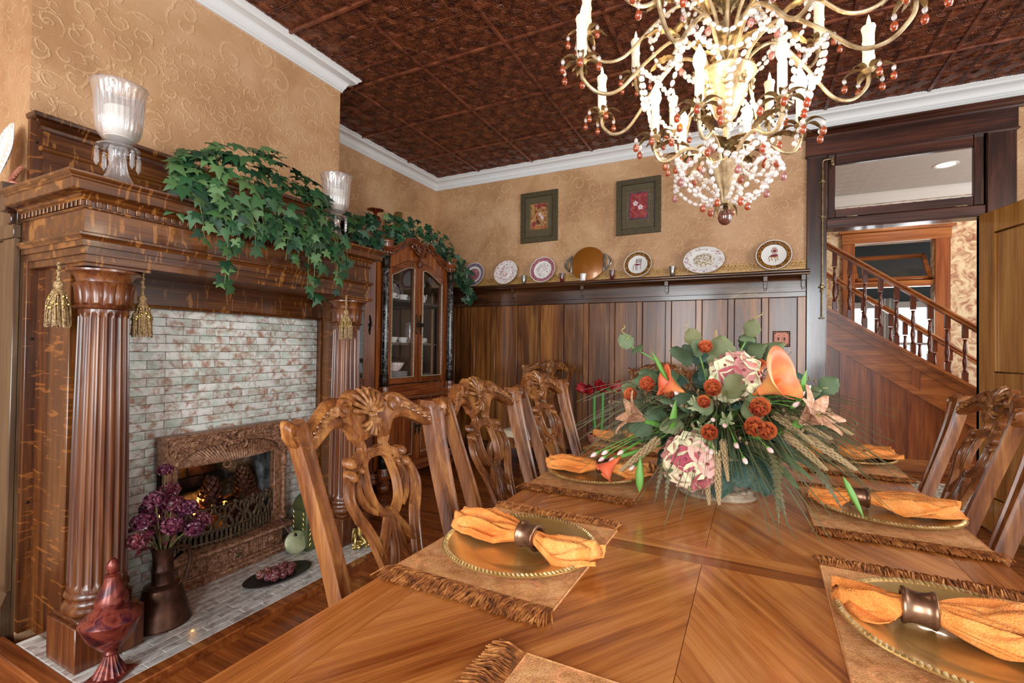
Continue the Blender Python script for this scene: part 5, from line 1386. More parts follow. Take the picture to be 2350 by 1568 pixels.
        mb = MB(); mb.tube(pts, .006, 6, closed=True)
        P = [V(p) for p in pts]+[V(pts[0])]
        for i in range(len(P)-1):
            L = (P[i+1]-P[i]).length; m = max(1, int(L/.014))
            for k in range(m): mb.ball(P[i].lerp(P[i+1], (k+.5)/m)+V((.005, 0, 0)), .0052, 5, 4)
        mb.build('beading', M['bead'], d, fix=False)
        mb = MB(); y = y_in+s*.022
        mb.tube(bez([(CX+.008, y, 1.30), (CX+.010, y+s*.006, 1.33), (CX+.012, y, 1.37), (CX+.010, y-s*.005, 1.41), (CX+.012, y, 1.45), (CX+.008, y, 1.48)], 4), [.004, .006, .008, .006, .008, .007, .009, .009, .010, .010, .010, .009, .009, .008, .008, .007, .008, .006, .007, .005, .004], 6)
        mb.lathe([(.006, 0), (.006, .016), (.016, .022), (.018, .03), (.012, .038), (0, .04)], 12, T(CX+.008, y, 1.385) @ Ry(pi/2)); mb.build('handle', M['bronze'], d, fix=False)
        # lower panelled door
        d = thing('door', None, None, (CX, CY+s*.2, .19), world=True); d.parent = t; d.matrix_parent_inverse = Matrix.Translation(-V(t.location))
        za, zb = .178, .712
        MB().box(CX-.022, CX+.006, lo, g0, za, zb, .002).build('door_stile', M['cab'], d); MB().box(CX-.022, CX+.006, g1, hi, za, zb, .002).build('door_stile', M['cab'], d)
        for a, b in ((za, za+.06), (zb-.06, zb)): MB().box(CX-.022, CX+.006, g0, g1, a, b, .002).build('door_rail', M['cabY'], d)
        MB().box(CX-.018, CX-.006, g0, g1, za+.06, zb-.06).build('door_panel', M['cab'], d)
        mb = MB(); B_ = [V((CX+.004, g0, za+.06)), V((CX+.004, g1, za+.06)), V((CX+.004, g1, zb-.06)), V((CX+.004, g0, zb-.06))]
        for i in range(4):
            a, b = B_[i], B_[(i+1) % 4]; m = int((b-a).length/.014)
            for k in range(m): mb.ball(a.lerp(b, (k+.5)/m), .0055, 5, 4)
        mb.build('beading', M['bead'], d, fix=False)
        mb = MB(); [mb.ball((CX+.008, (lo+hi)/2+a, zb-.075+b), .012, 7, 5, sc=(.6, 1.3, 1)) for a, b in ((0, 0), (-.02, .01), (.02, .01), (-.04, .014), (.04, .014), (0, -.018))]; mb.build('panel_carving', M['cabcarve'], d, fix=False)
        mb = MB(); y = y_in+s*.022; mb.tube([(CX+.008, y, .40), (CX+.012, y, .44), (CX+.010, y, .48), (CX+.012, y, .53), (CX+.008, y, .56)], [.004, .009, .008, .010, .004], 6); mb.ball((CX+.024, y, .48), .013, 8, 6); mb.build('handle', M['bronze'], d, fix=False)
    # canted glazed ends
    for sgn, (p, q) in ((0, (V((CX-.02, ya-.055)), V((-3.02, 2.66)))), (1, (V((CX-.02, yb+.055)), V((-3.02, 4.30))))):
        dv = (q-p).normalized(); L = (q-p).length; nr = V((dv.y, -dv.x)) if sgn else V((-dv.y, dv.x))
        R_ = Matrix(((dv.x, nr.x, 0, p.x), (dv.y, nr.y, 0, p.y), (0, 0, 1, 0), (0, 0, 0, 1)))
        e = thing('end_door', None, None, (p.x, p.y, .87), world=True); e.parent = t; e.matrix_parent_inverse = Matrix.Translation(-V(t.location))
        for a, b in ((0, .085), (L-.06, L)): MB().box(a, b, -.02, .006, .86, 1.955, .003, R_).build('door_stile', M['cab'], e)
        for a, b in ((.86, .93), (1.88, 1.955)): MB().box(.085, L-.06, -.02, .006, a, b, .003, R_).build('door_rail', M['cabY'], e)
        MB().box(.085, L-.06, -.012, -.009, .93, 1.88, 0, R_).build('pane', M['glass'], e)
        mb = MB()
        for k in range(66): mb.ball(R_ @ V((.088, .008, .935+.94*k/65)), .0055, 5, 4); mb.ball(R_ @ V((L-.063, .008, .935+.94*k/65)), .0055, 5, 4)
        mb.build('beading', M['bead'], e, fix=False)
        mb = MB(); mb.tube([tuple(R_ @ V((.04+.004*sin(k), .010, 1.28+.02*k))) for k in range(9)], [.004, .007, .009, .008, .011, .008, .009, .007, .004], 6); mb.ball(R_ @ V((.04, .026, 1.36)), .014, 8, 6); mb.build('handle', M['bronze'], e, fix=False)
        MB().box(0, L, -.03, 0, .16, .72, .003, R_).build('lower_end_panel', M['cab'], t)
        MB().box(-.02, L+.02, -.03, .03, 1.955, 2.0, .006, R_).build('end_cornice', M['cabY'], t); MB().box(-.03, L+.03, -.03, .05, 2.0, 2.035, .008, R_).build('end_cornice', M['cabY'], t)
        MB().box(-.01, L+.01, -.03, .015, 2.035, 2.10, .008, R_).build('end_cornice', M['cabY'], t)
    # shelves
    for z in (1.215, 1.60):
        MB().prism([(-3.2, 2.72), (-3.0, 2.74), (CX-.06, ya-.02), (CX-.06, yb+.02), (-3.0, 4.22), (-3.2, 4.24)], z-.008, z).build('shelf', M['glass'] if z < 1.3 else M['cabin'], t)
        MB().box(CX-.068, CX-.06, ya, yb, z-.012, z+.003, .002).build('shelf_edge', M['bead'], t)
    return t
cabinet()

def plate_mesh(name, R, mats, h=.018, scallop=0):
    """standing plate: axis = +Z; returns [(part name, mesh)]"""
    rf = (lambda a, r, z: r*(1+scallop*cos(a*12))) if scallop else None
    base = MB().lathe([(0, 0), (R*.55, 0), (R*.62, .004), (R*.70, .008), (R, h), (R*1.0, h+.002), (R*.7, .012), (R*.6, .007), (0, .004)], 48, None, rf).mesh('body', mats[0], sharp=60)
    out = [('body', base)]
    if len(mats) > 1: out.append(('rim_band', MB().lathe([(R*.70, .0125), (R*.72, .0132), (R*.94, h+.0022), (R*.95, h+.0018)], 48, None, rf, cap=False).mesh('rim_band', mats[1])))
    if len(mats) > 2: out.append(('centre_print', MB().lathe([(0, .0050), (R*.52, .0076), (R*.53, .0070)], 40, cap=False).mesh('centre_print', mats[2])))
    return out
def cup_mesh(r, h, mat, handle=True):
    mb = MB(); mb.lathe([(0, .002), (r*.5, 0), (r*.55, .004), (r*.85, h*.45), (r, h), (r*.95, h), (r*.8, h*.45), (r*.45, .008), (0, .008)], 24)
    return mb.mesh('body', mat, sharp=60)
def china():
    bm = cup_mesh(.052, .052, M['china']); sm = MB().lathe([(0, 0), (.045, 0), (.075, .010), (.075, .012), (.045, .004), (0, .003)], 30).mesh('saucer', M['china'])
    def teacup(x, y, z, lab, mesh=bm, sau=True):
        s = obj('saucer', sm); s.location = (x, y, z+.0005); tag(s, 'white saucer under the '+lab, 'saucer', 'saucers in the china cabinet')
        o = thing('teacup', lab, 'cup', (x, y, z+.005), random.uniform(1.2, 2), 'cups in the china cabinet'); obj('body', mesh, o)
        MB().tube(bez([(.046, 0, .042), (.072, 0, .044), (.074, 0, .022), (.040, 0, .018)], 5), .0045, 6).build('handle', M['china'], o)
    x = CX-.14
    for y, z, lab in ((3.28, 1.60, 'white cup at the left of the upper cabinet shelf'), (3.44, 1.60, 'white cup right of the leftmost on the upper cabinet shelf'), (3.30, 1.215, 'white cup at the left of the middle cabinet shelf'), (3.45, 1.215, 'white cup in the middle of the middle cabinet shelf'), (3.72, 1.215, 'white cup behind the right door on the middle cabinet shelf')):
        teacup(x, y, z, lab)
    pm = plate_mesh('plate', .12, [M['china'], M['bluegrey']])
    for y, z, lab in ((3.36, 1.601, 'upright blue-rimmed plate leaning at the left on the upper cabinet shelf'), (3.58, 1.601, 'upright blue-rimmed plate leaning in the middle of the upper cabinet shelf')):
        o = thing('standing_plate', lab, 'plate', (-3.09, y, z), 0, 'display plates in the china cabinet')
        for n, me in pm: place(me, n, o, (0, 0, .118), Ry(radians(72)))
    tp = thing('teapot', 'white teapot behind the right door on the upper cabinet shelf', 'teapot', (x-.02, 3.72, 1.60))
    MB().lathe([(0, 0), (.035, 0), (.05, .02), (.058, .05), (.045, .085), (.025, .095)], 24).build('body', M['china'], tp)
    mb = MB(); mb.lathe([(.026, .095), (.018, .105), (.005, .11), (.008, .12), (0, .126)], 16); mb.build('lid', M['china'], tp)
    MB().tube(bez([(0, .05, .045), (0, .085, .06), (0, .10, .10)], 5), [.012]*6+[.006]*5, 8).build('spout', M['china'], tp)
    MB().tube(bez([(0, -.045, .075), (0, -.09, .08), (0, -.09, .035), (0, -.05, .03)], 5), .006, 6).build('handle', M['china'], tp)
    pl = MB().lathe([(0, 0), (.07, 0), (.13, .012), (.13, .0145), (.07, .0045), (0, .004)], 36).mesh('dinner_plate', M['china'])
    for k in range(9):
        o = obj('dinner_plate', pl); o.location = (x, 3.32, .862+.0115*k)
        tag(o, ('lowest plate of' if k == 0 else 'topmost plate of' if k == 8 else 'plate within')+' the white dinner plate stack at the bottom of the cabinet', 'plate', 'stacked dinner plates')
    b = thing('serving_bowl', 'white bowl with red flower pattern on top of the stacked plates', 'bowl', (x, 3.32, .862+.0115*9+.006)); obj('body', MB().lathe([(0, 0), (.05, 0), (.06, .006), (.095, .06), (.1, .075), (.095, .075), (.056, .01), (0, .008)], 32).mesh('body', M['redfl']), b)
    for k, y in enumerate((3.66, 3.80)):
        o = thing('glass_dish', ('clear pressed glass dish at the bottom behind the right cabinet door, left one', 'clear pressed glass dish at the bottom right of the cabinet')[k], 'dish', (x, y, .861), group='glass dishes in the cabinet')
        MB().lathe([(0, 0), (.03, 0), (.02, .015), (.035, .03), (.062, .07), (.058, .07), (.03, .035), (0, .03)], 20, None, lambda a, r, z: r*(1+.05*cos(a*10))).build('body', M['cglass'], o)
    o = thing('glass_pitcher', 'cut glass pitcher behind the right door on the middle cabinet shelf', 'pitcher', (x-.04, 3.60, 1.215))
    MB().lathe([(0, .0), (.04, 0), (.045, .03), (.05, .10), (.042, .17), (.05, .20), (.047, .20), (.038, .17), (.045, .1), (.04, .02), (0, .01)], 20).build('body', M['cglass'], o)
    MB().tube(bez([(0, .042, .17), (0, .08, .15), (0, .075, .08), (0, .048, .06)], 5), .006, 6).build('handle', M['cglass'], o)
china()

# ------------------------------------------------------------------ ivy
def ivy_leaf(bend, name='leaf', mat=None):
    o = [(0, -.02), (.16, -.20), (.46, -.10), (.30, .14), (.55, .42), (.22, .42), (0, 1.0), (-.22, .42), (-.55, .42), (-.30, .14), (-.46, -.10), (-.16, -.20)]
    vs = [(0, .12, .05)]+[(x, y, -bend*(x*x+.5*(y-.15)**2)+(.04 if i % 2 else 0)) for i, (x, y) in enumerate(o)]
    n = len(o); return MB().add(vs, [(0, i+1, (i+1) % n+1) for i in range(n)]).mesh(name, mat, sharp=180, fix=False)
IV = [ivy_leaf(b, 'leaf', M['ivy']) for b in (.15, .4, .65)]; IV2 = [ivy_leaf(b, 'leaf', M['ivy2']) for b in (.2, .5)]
def leaf_at(par, me, p, nrm, size, rnd, name='leaf', down=.5):
    n = V(nrm)+V((rnd.uniform(-.5, .5), rnd.uniform(-.5, .5), rnd.uniform(-.4, .5))); n.normalize()
    tip = V((rnd.uniform(-.3, .5), rnd.uniform(-1, 1), -down*2*rnd.random())); tip = tip-n*tip.dot(n)
    if tip.length < 1e-3: tip = n.orthogonal()
    tip.normalize(); xx = tip.cross(n)
    R_ = Matrix((xx, tip, n)).transposed()
    return place(me, name, par, p, R_, size)
def mantel_ivy():
    rnd = random.Random(21)
    t = thing('ivy_plant', 'bushy green ivy spilling over the middle of the mantel shelf', 'ivy', (-2.2, 1.50, 1.771), world=True)
    mb = MB(); mb.lathe([(0, 1.771), (.09, 1.771), (.11, 1.80), (.13, 1.86), (.12, 1.87), (0, 1.86)], 24, T(-2.25, 1.50, 0)); mb.build('basket', M['vine'], t)
    vines = MB()
    # mound above the shelf
    for k in range(290):
        th = rnd.uniform(0.0, pi); ph = rnd.uniform(-.35, 1.45); f = .72+.28*rnd.random()**.5
        y = 1.50+.42*f*cos(th)*cos(ph*.4); s_ = sin(th)
        z = 1.79+.345*f*(.5+.5*s_)*max(-.25, sin(ph))*(1.05+.08*cos(th)); x = -2.16+.19*f*cos(ph)*(.35+.65*s_)
        leaf_at(t, rnd.choice(IV), (x, y, z), (.9*cos(ph)+.2, .5*cos(th)-.25, .35+.8*sin(ph)), rnd.uniform(.056, .088), rnd)
    # strands falling over the shelf front
    for k in range(19):
        y0 = rnd.uniform(1.16, 1.90) if k > 5 else (1.12, 1.22, 1.27, 1.66, 1.72, 1.86)[k]
        z0 = 1.79; ln = rnd.uniform(.08, .24) if k > 5 else (.20, .33, .36, .33, .36, .30)[k]
        ln *= 1.0; dy = rnd.uniform(-.02, .07)
        pts = [V((-2.10, y0, z0+.03)), V((-2.0, y0+dy*.3, z0-.01)), V((-1.985, y0+dy*.7, z0-ln*.5)), V((-1.995, y0+dy, z0-ln))]
        P = bez(pts, 6); vines.tube(P, .0022, 4)
        m = int(4+ln*26)
        for j in range(m):
            p = P[min(len(P)-1, int((j+.8)/m*len(P)))]+V((rnd.uniform(-.01, .03), rnd.uniform(-.04, .04), rnd.uniform(-.02, .02)))
            leaf_at(t, rnd.choice(IV), p, (1, -.2, .35), rnd.uniform(.04, .066), rnd, down=1)
    vines.build('vines', M['vine'], t, fix=False)
mantel_ivy()
def cabinet_ivy():
    rnd = random.Random(5)
    t = thing('ivy_garland', 'dark green ivy garland draped along the top of the china cabinet', 'ivy', (-2.85, CY, 2.0), world=True)
    path = bez([(-2.80, 2.72, 2.10), (-2.78, 2.93, 2.13), (-2.78, 3.20, 2.17), (-2.78, 3.46, 2.22), (-2.74, 3.72, 2.17), (-2.72, 3.95, 2.07), (-2.72, 4.12, 1.98), (-2.68, 4.22, 1.84), (-2.66, 4.26, 1.72)], 8)
    MB().tube(path, .004, 5).build('vine', M['vine'], t)
    for k in range(230):
        i = rnd.randrange(len(path)); p = path[i]+V((rnd.uniform(-.03, .09), rnd.uniform(-.06, .06), rnd.uniform(-.08, .13) if i < 48 else rnd.uniform(-.06, .05)))
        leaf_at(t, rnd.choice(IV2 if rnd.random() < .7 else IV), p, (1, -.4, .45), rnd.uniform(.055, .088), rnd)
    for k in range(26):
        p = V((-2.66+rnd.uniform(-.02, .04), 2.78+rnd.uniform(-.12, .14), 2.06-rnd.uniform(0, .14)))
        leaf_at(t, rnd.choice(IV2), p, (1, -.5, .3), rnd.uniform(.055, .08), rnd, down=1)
cabinet_ivy()

# ------------------------------------------------------------------ things on the mantel and cabinet
def hurricane(x, y, z, lab):
    t = thing('hurricane_candle_holder', lab, 'candle holder', (x, y, z), 0, 'pressed glass candle holders')
    fl = lambda n, d: (lambda a, r, zz: r*(1+d*cos(a*n)))
    MB().lathe([(0, .0), (.056, 0), (.058, .004), (.050, .014), (.036, .04), (.028, .07), (.024, .10), (.024, .125), (.030, .135), (.026, .142), (0, .145)], 48, None, fl(12, .05)).build('foot', M['cglass'], t)
    MB().lathe([(.024, .140), (.050, .138), (.066, .142), (.066, .146), (.045, .149), (.024, .152)], 36).build('drip_ring', M['cglass'], t)
    def fr(a, r, zz): return r*(1+(.04*cos(a*26) if .19 < zz < .335 else (.02*cos(a*18+zz*300) if zz >= .335 else 0)))
    MB().lathe([(.022, .148), (.030, .158), (.048, .172), (.062, .19), (.068, .215), (.071, .26), (.074, .32), (.078, .345), (.083, .365), (.088, .375), (.086, .377), (.079, .362), (.070, .32), (.066, .25), (.062, .21), (.052, .188), (.03, .172), (0, .168)], 104, None, fr).build('bowl', M['cglass'], t, sharp=180)
    cd = MB().lathe([(0, .178), (.044, .180), (.045, .19), (.045, .292), (.041, .296), (0, .294)], 28).build('candle', M['wax'], t)
    MB().tube([(0, 0, .294), (.002, 0, .306)], .0015, 5).build('wick', M['black'], cd)
    for k in range(6):
        a = 2*pi*k/6+.3; c, s = cos(a)*.062, sin(a)*.062
        mb = MB(); mb.ball((c, s, .130), .006, 6, 5); mb.lathe([(0, .062), (.008, .078), (.0065, .122), (0, .126)], 6, T(c, s, 0)); mb.build('prism', M['cglass'], t)
hurricane(-2.125, .925, 1.771, 'tall pressed glass candle holder with prisms at the near end of the mantel')
hurricane(-2.11, 1.955, 1.771, 'pressed glass candle holder with prisms at the far end of the mantel beyond the ivy')
def cabinet_top():
    t = thing('candlestick', 'dark turned candlestick with a gold pillar candle on the near end of the china cabinet', 'candlestick', (-2.93, 2.80, 2.10))
    MB().lathe([(.0, 0), (.05, 0), (.052, .01), (.035, .02), (.028, .04), (.034, .06), (.022, .08), (.03, .10), (.030, .12), (.018, .14), (.018, .20), (.028, .215), (.024, .23), (.042, .255), (.042, .262), (0, .262)], 22, None, lambda a, r, z: r*(1+(.06*cos(a*7+z*90) if .14 < z < .2 else 0))).build('stick', M['bronze'], t)
    MB().lathe([(0, .262), (.037, .262), (.038, .27), (.038, .395), (.035, .40), (0, .398)], 24).build('candle', M['goldwax'], t)
    t = thing('amber_compote', 'amber lustre glass compote with a flat dish above a ball on the cabinet', 'glassware', (-3.0, 3.23, 2.0))
    MB().lathe([(0, 0), (.05, 0), (.05, .006), (.012, .02), (.010, .24), (.012, .26), (.03, .27), (.052, .29), (.054, .31), (.042, .335), (.018, .345), (.014, .365), (.03, .385), (.072, .392), (.074, .398), (.03, .394), (0, .392)], 30).build('body', M['amberg'], t)
    t = thing('pillar_candle', 'plain gold pillar candle standing behind the ivy on the china cabinet', 'candle', (-3.02, 3.56, 2.0))
    MB().lathe([(0, 0), (.055, 0), (.055, .01), (.018, .02), (.016, .20), (.05, .225), (.05, .232), (0, .232)], 20).build('stand', M['bronze'], t)
    MB().lathe([(0, .232), (.039, .232), (.04, .24), (.04, .455), (.037, .46), (0, .458)], 24).build('candle', M['goldwax'], t)
cabinet_top()
def left_rail():
    t = thing('oval_plate', 'white oval relief-edged plate leaning on the plate rail left of the mantel', 'plate', (-2.665, .788, 1.8125))
    def f(a, r, z): return r*(1+.05*cos(a*5))
    R_ = T(0, .0, .125) @ Rx(radians(80)) @ Matrix.Diagonal((.82, 1.18, 1, 1))
    MB().lathe([(0, 0), (.055, 0), (.065, .004), (.1, .012), (.104, .014), (.1, .017), (.065, .008), (.055, .004), (0, .004)], 60, R_, f).build('body', M['china'], t)
    mb = MB()
    for k in range(26): a = 2*pi*k/26; mb.ball(R_ @ V((.086*cos(a), .086*sin(a), .015)), .008, 6, 5)
    mb.build('relief_edge', M['china'], t, fix=False)
    t = thing('shell_ornament', 'small copper shell ornament on the plate rail right of the oval plate', 'ornament', (-2.625, .800, 1.8125))
    mb = MB()
    for k in range(5): mb.tube([(-.03, 0, .008), (0, -.01+.005*k, .02+.010*k), (.026, -.012+.006*k, .022+.012*k)], [.003, .010, .006], 7)
    mb.lathe([(0, 0), (.020, 0), (.020, .006), (.012, .012), (0, .012)], 16); mb.build('body', M['pinkcopper'], t, fix=False)
left_rail()

# ------------------------------------------------------------------ things on the hearth
def hearth_things():
    rnd = random.Random(4); z = .0405
    t = thing('lidded_urn', 'tall red copper urn with a pointed lid in front of the near column', 'urn', (-1.972, .872, z), .5)
    q = .052; MB().sweep([(-.05, 0), (0, 0), (.002, .006), (-.006, .012), (-.05, .012)], [(-q, -q), (q, -q), (q, q), (-q, q)], closed=True).build('foot_plate', M['urnred'], t)
    MB().lathe([(.046, .010), (.040, .022), (.026, .05), (.017, .075), (.021, .082), (.016, .09)], 54, None, lambda a, r, z: r*(1+(.07*cos(a*18) if z < .078 else 0))).build('stem', M['urnred'], t)
    MB().lathe([(.015, .088), (.034, .102), (.068, .145), (.087, .19), (.090, .198), (.084, .203)], 40).build('bowl', M['urnred'], t)
    MB().lathe([(.088, .199), (.084, .206), (.060, .228), (.044, .243), (.048, .252), (.047, .27), (.036, .295), (.025, .32), (.021, .345), (.024, .35), (.012, .357)], 40).build('lid', M['urnred'], t)
    mb = MB(); mb.lathe([(.010, .355), (.018, .368), (.018, .385), (.010, .40), (0, .406)], 20, None, lambda a, r, z: r*(1+.10*cos(a*5+z*220))); mb.build('finial', M['urnred'], t)
    # copper pitcher with dried flowers
    t = thing('copper_pitcher', 'dark copper pitcher with a wide conical body standing on the hearth', 'pitcher', (-2.17, 1.135, z), .3)
    MB().lathe([(0, 0), (.098, 0), (.102, .006), (.094, .045), (.066, .145), (.060, .155), (.050, .160), (.040, .164), (.038, .172), (.038, .215), (.040, .22), (.037, .225), (.036, .27), (.042, .30), (.047, .312), (.044, .312), (.033, .27), (.033, .18), (0, .17)], 44).build('body', M['pitcher'], t)
    mb = MB()
    for zz, r in ((.152, .064), (.218, .040), (.006, .102)): mb.lathe([(r-.004, zz-.003), (r+.001, zz-.002), (r+.001, zz+.002), (r-.004, zz+.003)], 40, cap=False)
    mb.build('seam_bands', M['pitcher'], t)
    MB().tube(bez([(.02, .035, .295), (.03, .085, .28), (.035, .098, .22), (.035, .075, .15)], 6), .0075, 8).build('handle', M['pitcher'], t)
    b = thing('dried_flowers', 'bunch of dark purple dried flowers in the copper pitcher', 'flowers', (-2.17, 1.135, .20), world=True)
    mb = MB(); heads = [(-2.15, 1.09, .56), (-2.20, 1.17, .57), (-2.12, 1.20, .50), (-2.16, 1.05, .48), (-2.10, 1.13, .45), (-2.24, 1.12, .50), (-2.22, 1.22, .48), (-2.13, 1.02, .42), (-2.09, 1.21, .415), (-2.19, 1.10, .47), (-2.20, 1.15, .66), (-2.12, 1.26, .43), (-2.15, 1.155, .525)]
    for h in heads: mb.tube(bez([(-2.17, 1.135, .24), (-2.17+.3*(h[0]+2.17), 1.135+.3*(h[1]-1.135), .36), h], 5), .003, 5)
    mb.build('stems', M['drieds'], b, fix=False)
    hm = []
    for s in range(3):
        m2 = MB()
        for k in range(90):
            d = V((rnd.gauss(0, 1), rnd.gauss(0, 1), rnd.gauss(0, 1))).normalized(); p = V((d.x*.036, d.y*.040, d.z*.028)); r = rnd.uniform(.006, .010)
            R_ = Matrix.Translation(p) @ aim(d).to_4x4() @ Rz(rnd.uniform(0, 6)); m2.add([(-r, -r*.6, 0), (r, -r*.7, .002), (r*.8, r, .004), (-r*.7, r*.8, -.001), (0, 0, -.006)], [(0, 1, 4), (1, 2, 4), (2, 3, 4), (3, 0, 4)], R_)
        m2.ball((0, 0, 0), .028, 8, 6); hm.append(m2.mesh('flower_head', M['dried'], fix=False))
    for k, h in enumerate(heads): place(hm[k % 3], 'flower_head', b, h, Rz(rnd.uniform(0, 6)), .75 if k == 10 else 1.0)
    lf = MB().grid(lambda u, v: ((2*v-1)*.020*sin(pi*u)**.8, u*.10, .010*(2*v-1)**2+.02*sin(u*3)), 6, 4).mesh('dried_leaf', M['dried'], sharp=180, fix=False)
    for k in range(14):
        a = 2*pi*k/14; place(lf, 'dried_leaf', b, (-2.17+.035*cos(a), 1.135+.035*sin(a), .36+rnd.uniform(-.01, .08)), (Rz(a-pi/2) @ Rx(rnd.uniform(-.1, .7))).to_3x3(), rnd.uniform(.8, 1.15))
    # tray of sugared berries
    t = thing('oval_tray', 'black oval tray lying on the hearth tiles', 'tray', (-2.10, 1.625, z), -.12)
    E = Matrix.Diagonal((.72, 1.28, 1, 1))
    E = E @ Matrix.Diagonal((1.1, 1.1, 1, 1))
    MB().lathe([(0, .001), (.085, .001), (.118, .010), (.121, .013), (.117, .014), (.085, .005), (0, .005)], 48, E).build('dish', M['tray'], t)
    bm = MB(); bm.ball((0, 0, 0), .017, 12, 9)
    for k in range(120):
        d = V((rnd.gauss(0, 1), rnd.gauss(0, 1), rnd.gauss(0, 1))).normalized(); bm.ball(d*.0165, .0028, 4, 3)
    bmesh_ = bm.mesh('sugared_berry', M['berry'], fix=False)
    spots = [(-.03, -.07), (.02, -.06), (.045, -.045), (-.01, -.045), (-.045, -.035), (.015, -.02), (.05, -.005), (-.03, -.005), (.02, .015), (-.05, .02), (.05, .03), (-.012, .03), (.025, .05), (-.035, .055), (.0, .07)]
    lab = ['leftmost berry', 'front berry left of the middle', 'large front berry', 'berry in the left half', 'rear left berry', 'middle berry', 'front middle berry', 'rear berry left of the middle', 'berry right of the middle', 'rear middle berry', 'front right berry', 'inner right berry', 'right berry', 'rear right berry', 'rightmost berry']
    ca, sa = cos(-.12), sin(-.12)
    for k, (a, b_) in enumerate(spots):
        a += rnd.uniform(-.004, .004); o = obj('sugared_berry', bmesh_); s = rnd.uniform(.9, 1.25) if k != 2 else 1.5
        o.location = (-2.10+(a*ca-b_*sa)*.95, 1.625+(a*sa+b_*ca)*1.05, z+.005+.0185*s); o.scale = (s, s, s); o.rotation_euler = (rnd.uniform(0, 6), rnd.uniform(0, 6), 0)
        tag(o, 'sugared dark red '+lab[k]+' on the black oval tray', 'berry ornament', 'sugared berries on the tray')
    # green domed box
    t = thing('domed_box', 'olive green domed box with painted gold leaf sprays beside the far column', 'box', (-2.275, 1.950, z), -.10)
    MB().box(-.055, .075, -.062, .062, 0, .215, .003).build('body', M['greenbox'], t)
    P = [(.065*cos(pi*k/14), .217+.075*sin(pi*k/14)) for k in range(15)]
    MB().prism(P, -.058, .078, Matrix(((0, 0, 1, 0), (1, 0, 0, 0), (0, 1, 0, 0), (0, 0, 0, 1)))).build('lid', M['greenbox'], t)
    mb = MB()
    for s in (-1, 1):
        for k in range(7):
            zz = .03+.028*k; mb.tube([(.0765, s*.045, zz), (.0765, s*(.045-.008), zz+.012), (.0765, s*(.045-.022), zz+.014)], [.0012, .002, .0008], 4)
            mb.tube([(.02-.06*0, -.0635, 0), (.02, -.0635, .001)], .0005, 3) if k == 0 else None
            mb.tube([(.05-.09*(s > 0), -.0635, zz), (.042-.09*(s > 0), -.0635, zz+.012), (.03-.09*(s > 0), -.0635, zz+.014)], [.0012, .002, .0008], 4)
    mb.build('painted_sprays', M['gold'], t, fix=False)
    # round pale green pan leaning
    t = thing('round_pan', 'flat round pale green metal pan with a dark handle leaning beside the fireplace frame', 'pan', (-2.245, 1.845, z), -.35)
    R_ = T(0, 0, .062) @ Ry(radians(74))
    MB().lathe([(0, -.012), (.05, -.012), (.060, -.005), (.062, .0), (.060, .005), (.045, .011), (0, .014)], 40, R_).build('disc', M['paleg'], t)
    mb = MB(); mb.tube([tuple(R_ @ V((-.035-.006, .006*0, .013))), tuple(R_ @ V((-.05, -.008, .016))), tuple(R_ @ V((-.035, -.012, .016)))], .003, 6); mb.ball(R_ @ V((-.038, -.004, .013)), .008, 8, 6); mb.build('hasp', M['bronze'], t)
    MB().tube([(-.018, -.03, .115), (-.06, -.07, .19)], [.006, .004], 8).build('handle', M['mauvestem'], t)
    # gilt cherub
    t = thing('cherub_figurine', 'gilt cherub figurine on a rocky base at the far end of the hearth', 'figurine', (-1.985, 2.07, z), -.5)
    mb = MB()
    for k in range(60):
        a = rnd.uniform(0, 2*pi); r = .045*sqrt(rnd.random()); mb.ball((r*cos(a)*.8, r*sin(a)*1.2, rnd.uniform(.006, .05)*(1-r/.08)+.006), rnd.uniform(.008, .013), 7, 5)
    mb.build('rock_base', M['gold'], t, fix=False)
    v = [(0, -.01, .06), (0, -.012, .085), (0, -.014, .108), (0, -.016, .122), (0, -.016, .140), (.012, -.004, .112), (.028, .015, .100), (.030, .038, .108), (-.008, -.002, .112), (.0, .022, .088), (.02, .038, .080), (.014, .006, .06), (.030, .016, .034), (.026, .022, .012), (-.010, .006, .058), (-.004, .022, .038), (.004, .034, .024)]
    e = [(0, 1), (1, 2), (2, 3), (3, 4), (2, 5), (5, 6), (6, 7), (2, 8), (8, 9), (9, 10), (0, 11), (11, 12), (12, 13), (0, 14), (14, 15), (15, 16)]
    rr = [.016, .017, .015, .008, .008, .008, .0065, .005, .008, .0065, .005, .012, .009, .006, .012, .009, .006]
    me = bpy.data.meshes.new('body'); me.from_pydata(v, e, []); o = obj('body', me, t); me.materials.append(M['gold'])
    sk = o.modifiers.new('skin', 'SKIN'); o.modifiers.new('sub', 'SUBSURF').levels = 2
    for i, d in enumerate(me.skin_vertices[0].data): d.radius = (rr[i], rr[i])
    me.skin_vertices[0].data[0].use_root = True
    mb = MB(); mb.ball((0, -.016, .142), .017, 14, 10, sc=(.95, 1, 1.1))
    for k in range(26): d = V((rnd.gauss(0, 1), rnd.gauss(0, 1)-.3, abs(rnd.gauss(0, 1)))).normalized(); mb.ball(V((0, -.018, .143))+d*.0165, .005, 5, 4)
    mb.ball((.006, -.0005, .141), .003, 6, 5)
    mb.build('head', M['gold'], t, fix=False)
    for s in (-1, 1):
        mb = MB()
        for k in range(6): mb.tube([(s*.006, -.026, .108-.003*k), (s*(.016+.002*k), -.042, .112-.010*k), (s*(.014+.003*k), -.046, .100-.016*k)], [.004, .005, .002], 5)
        mb.build('wing', M['gold'], t, fix=False)
hearth_things()

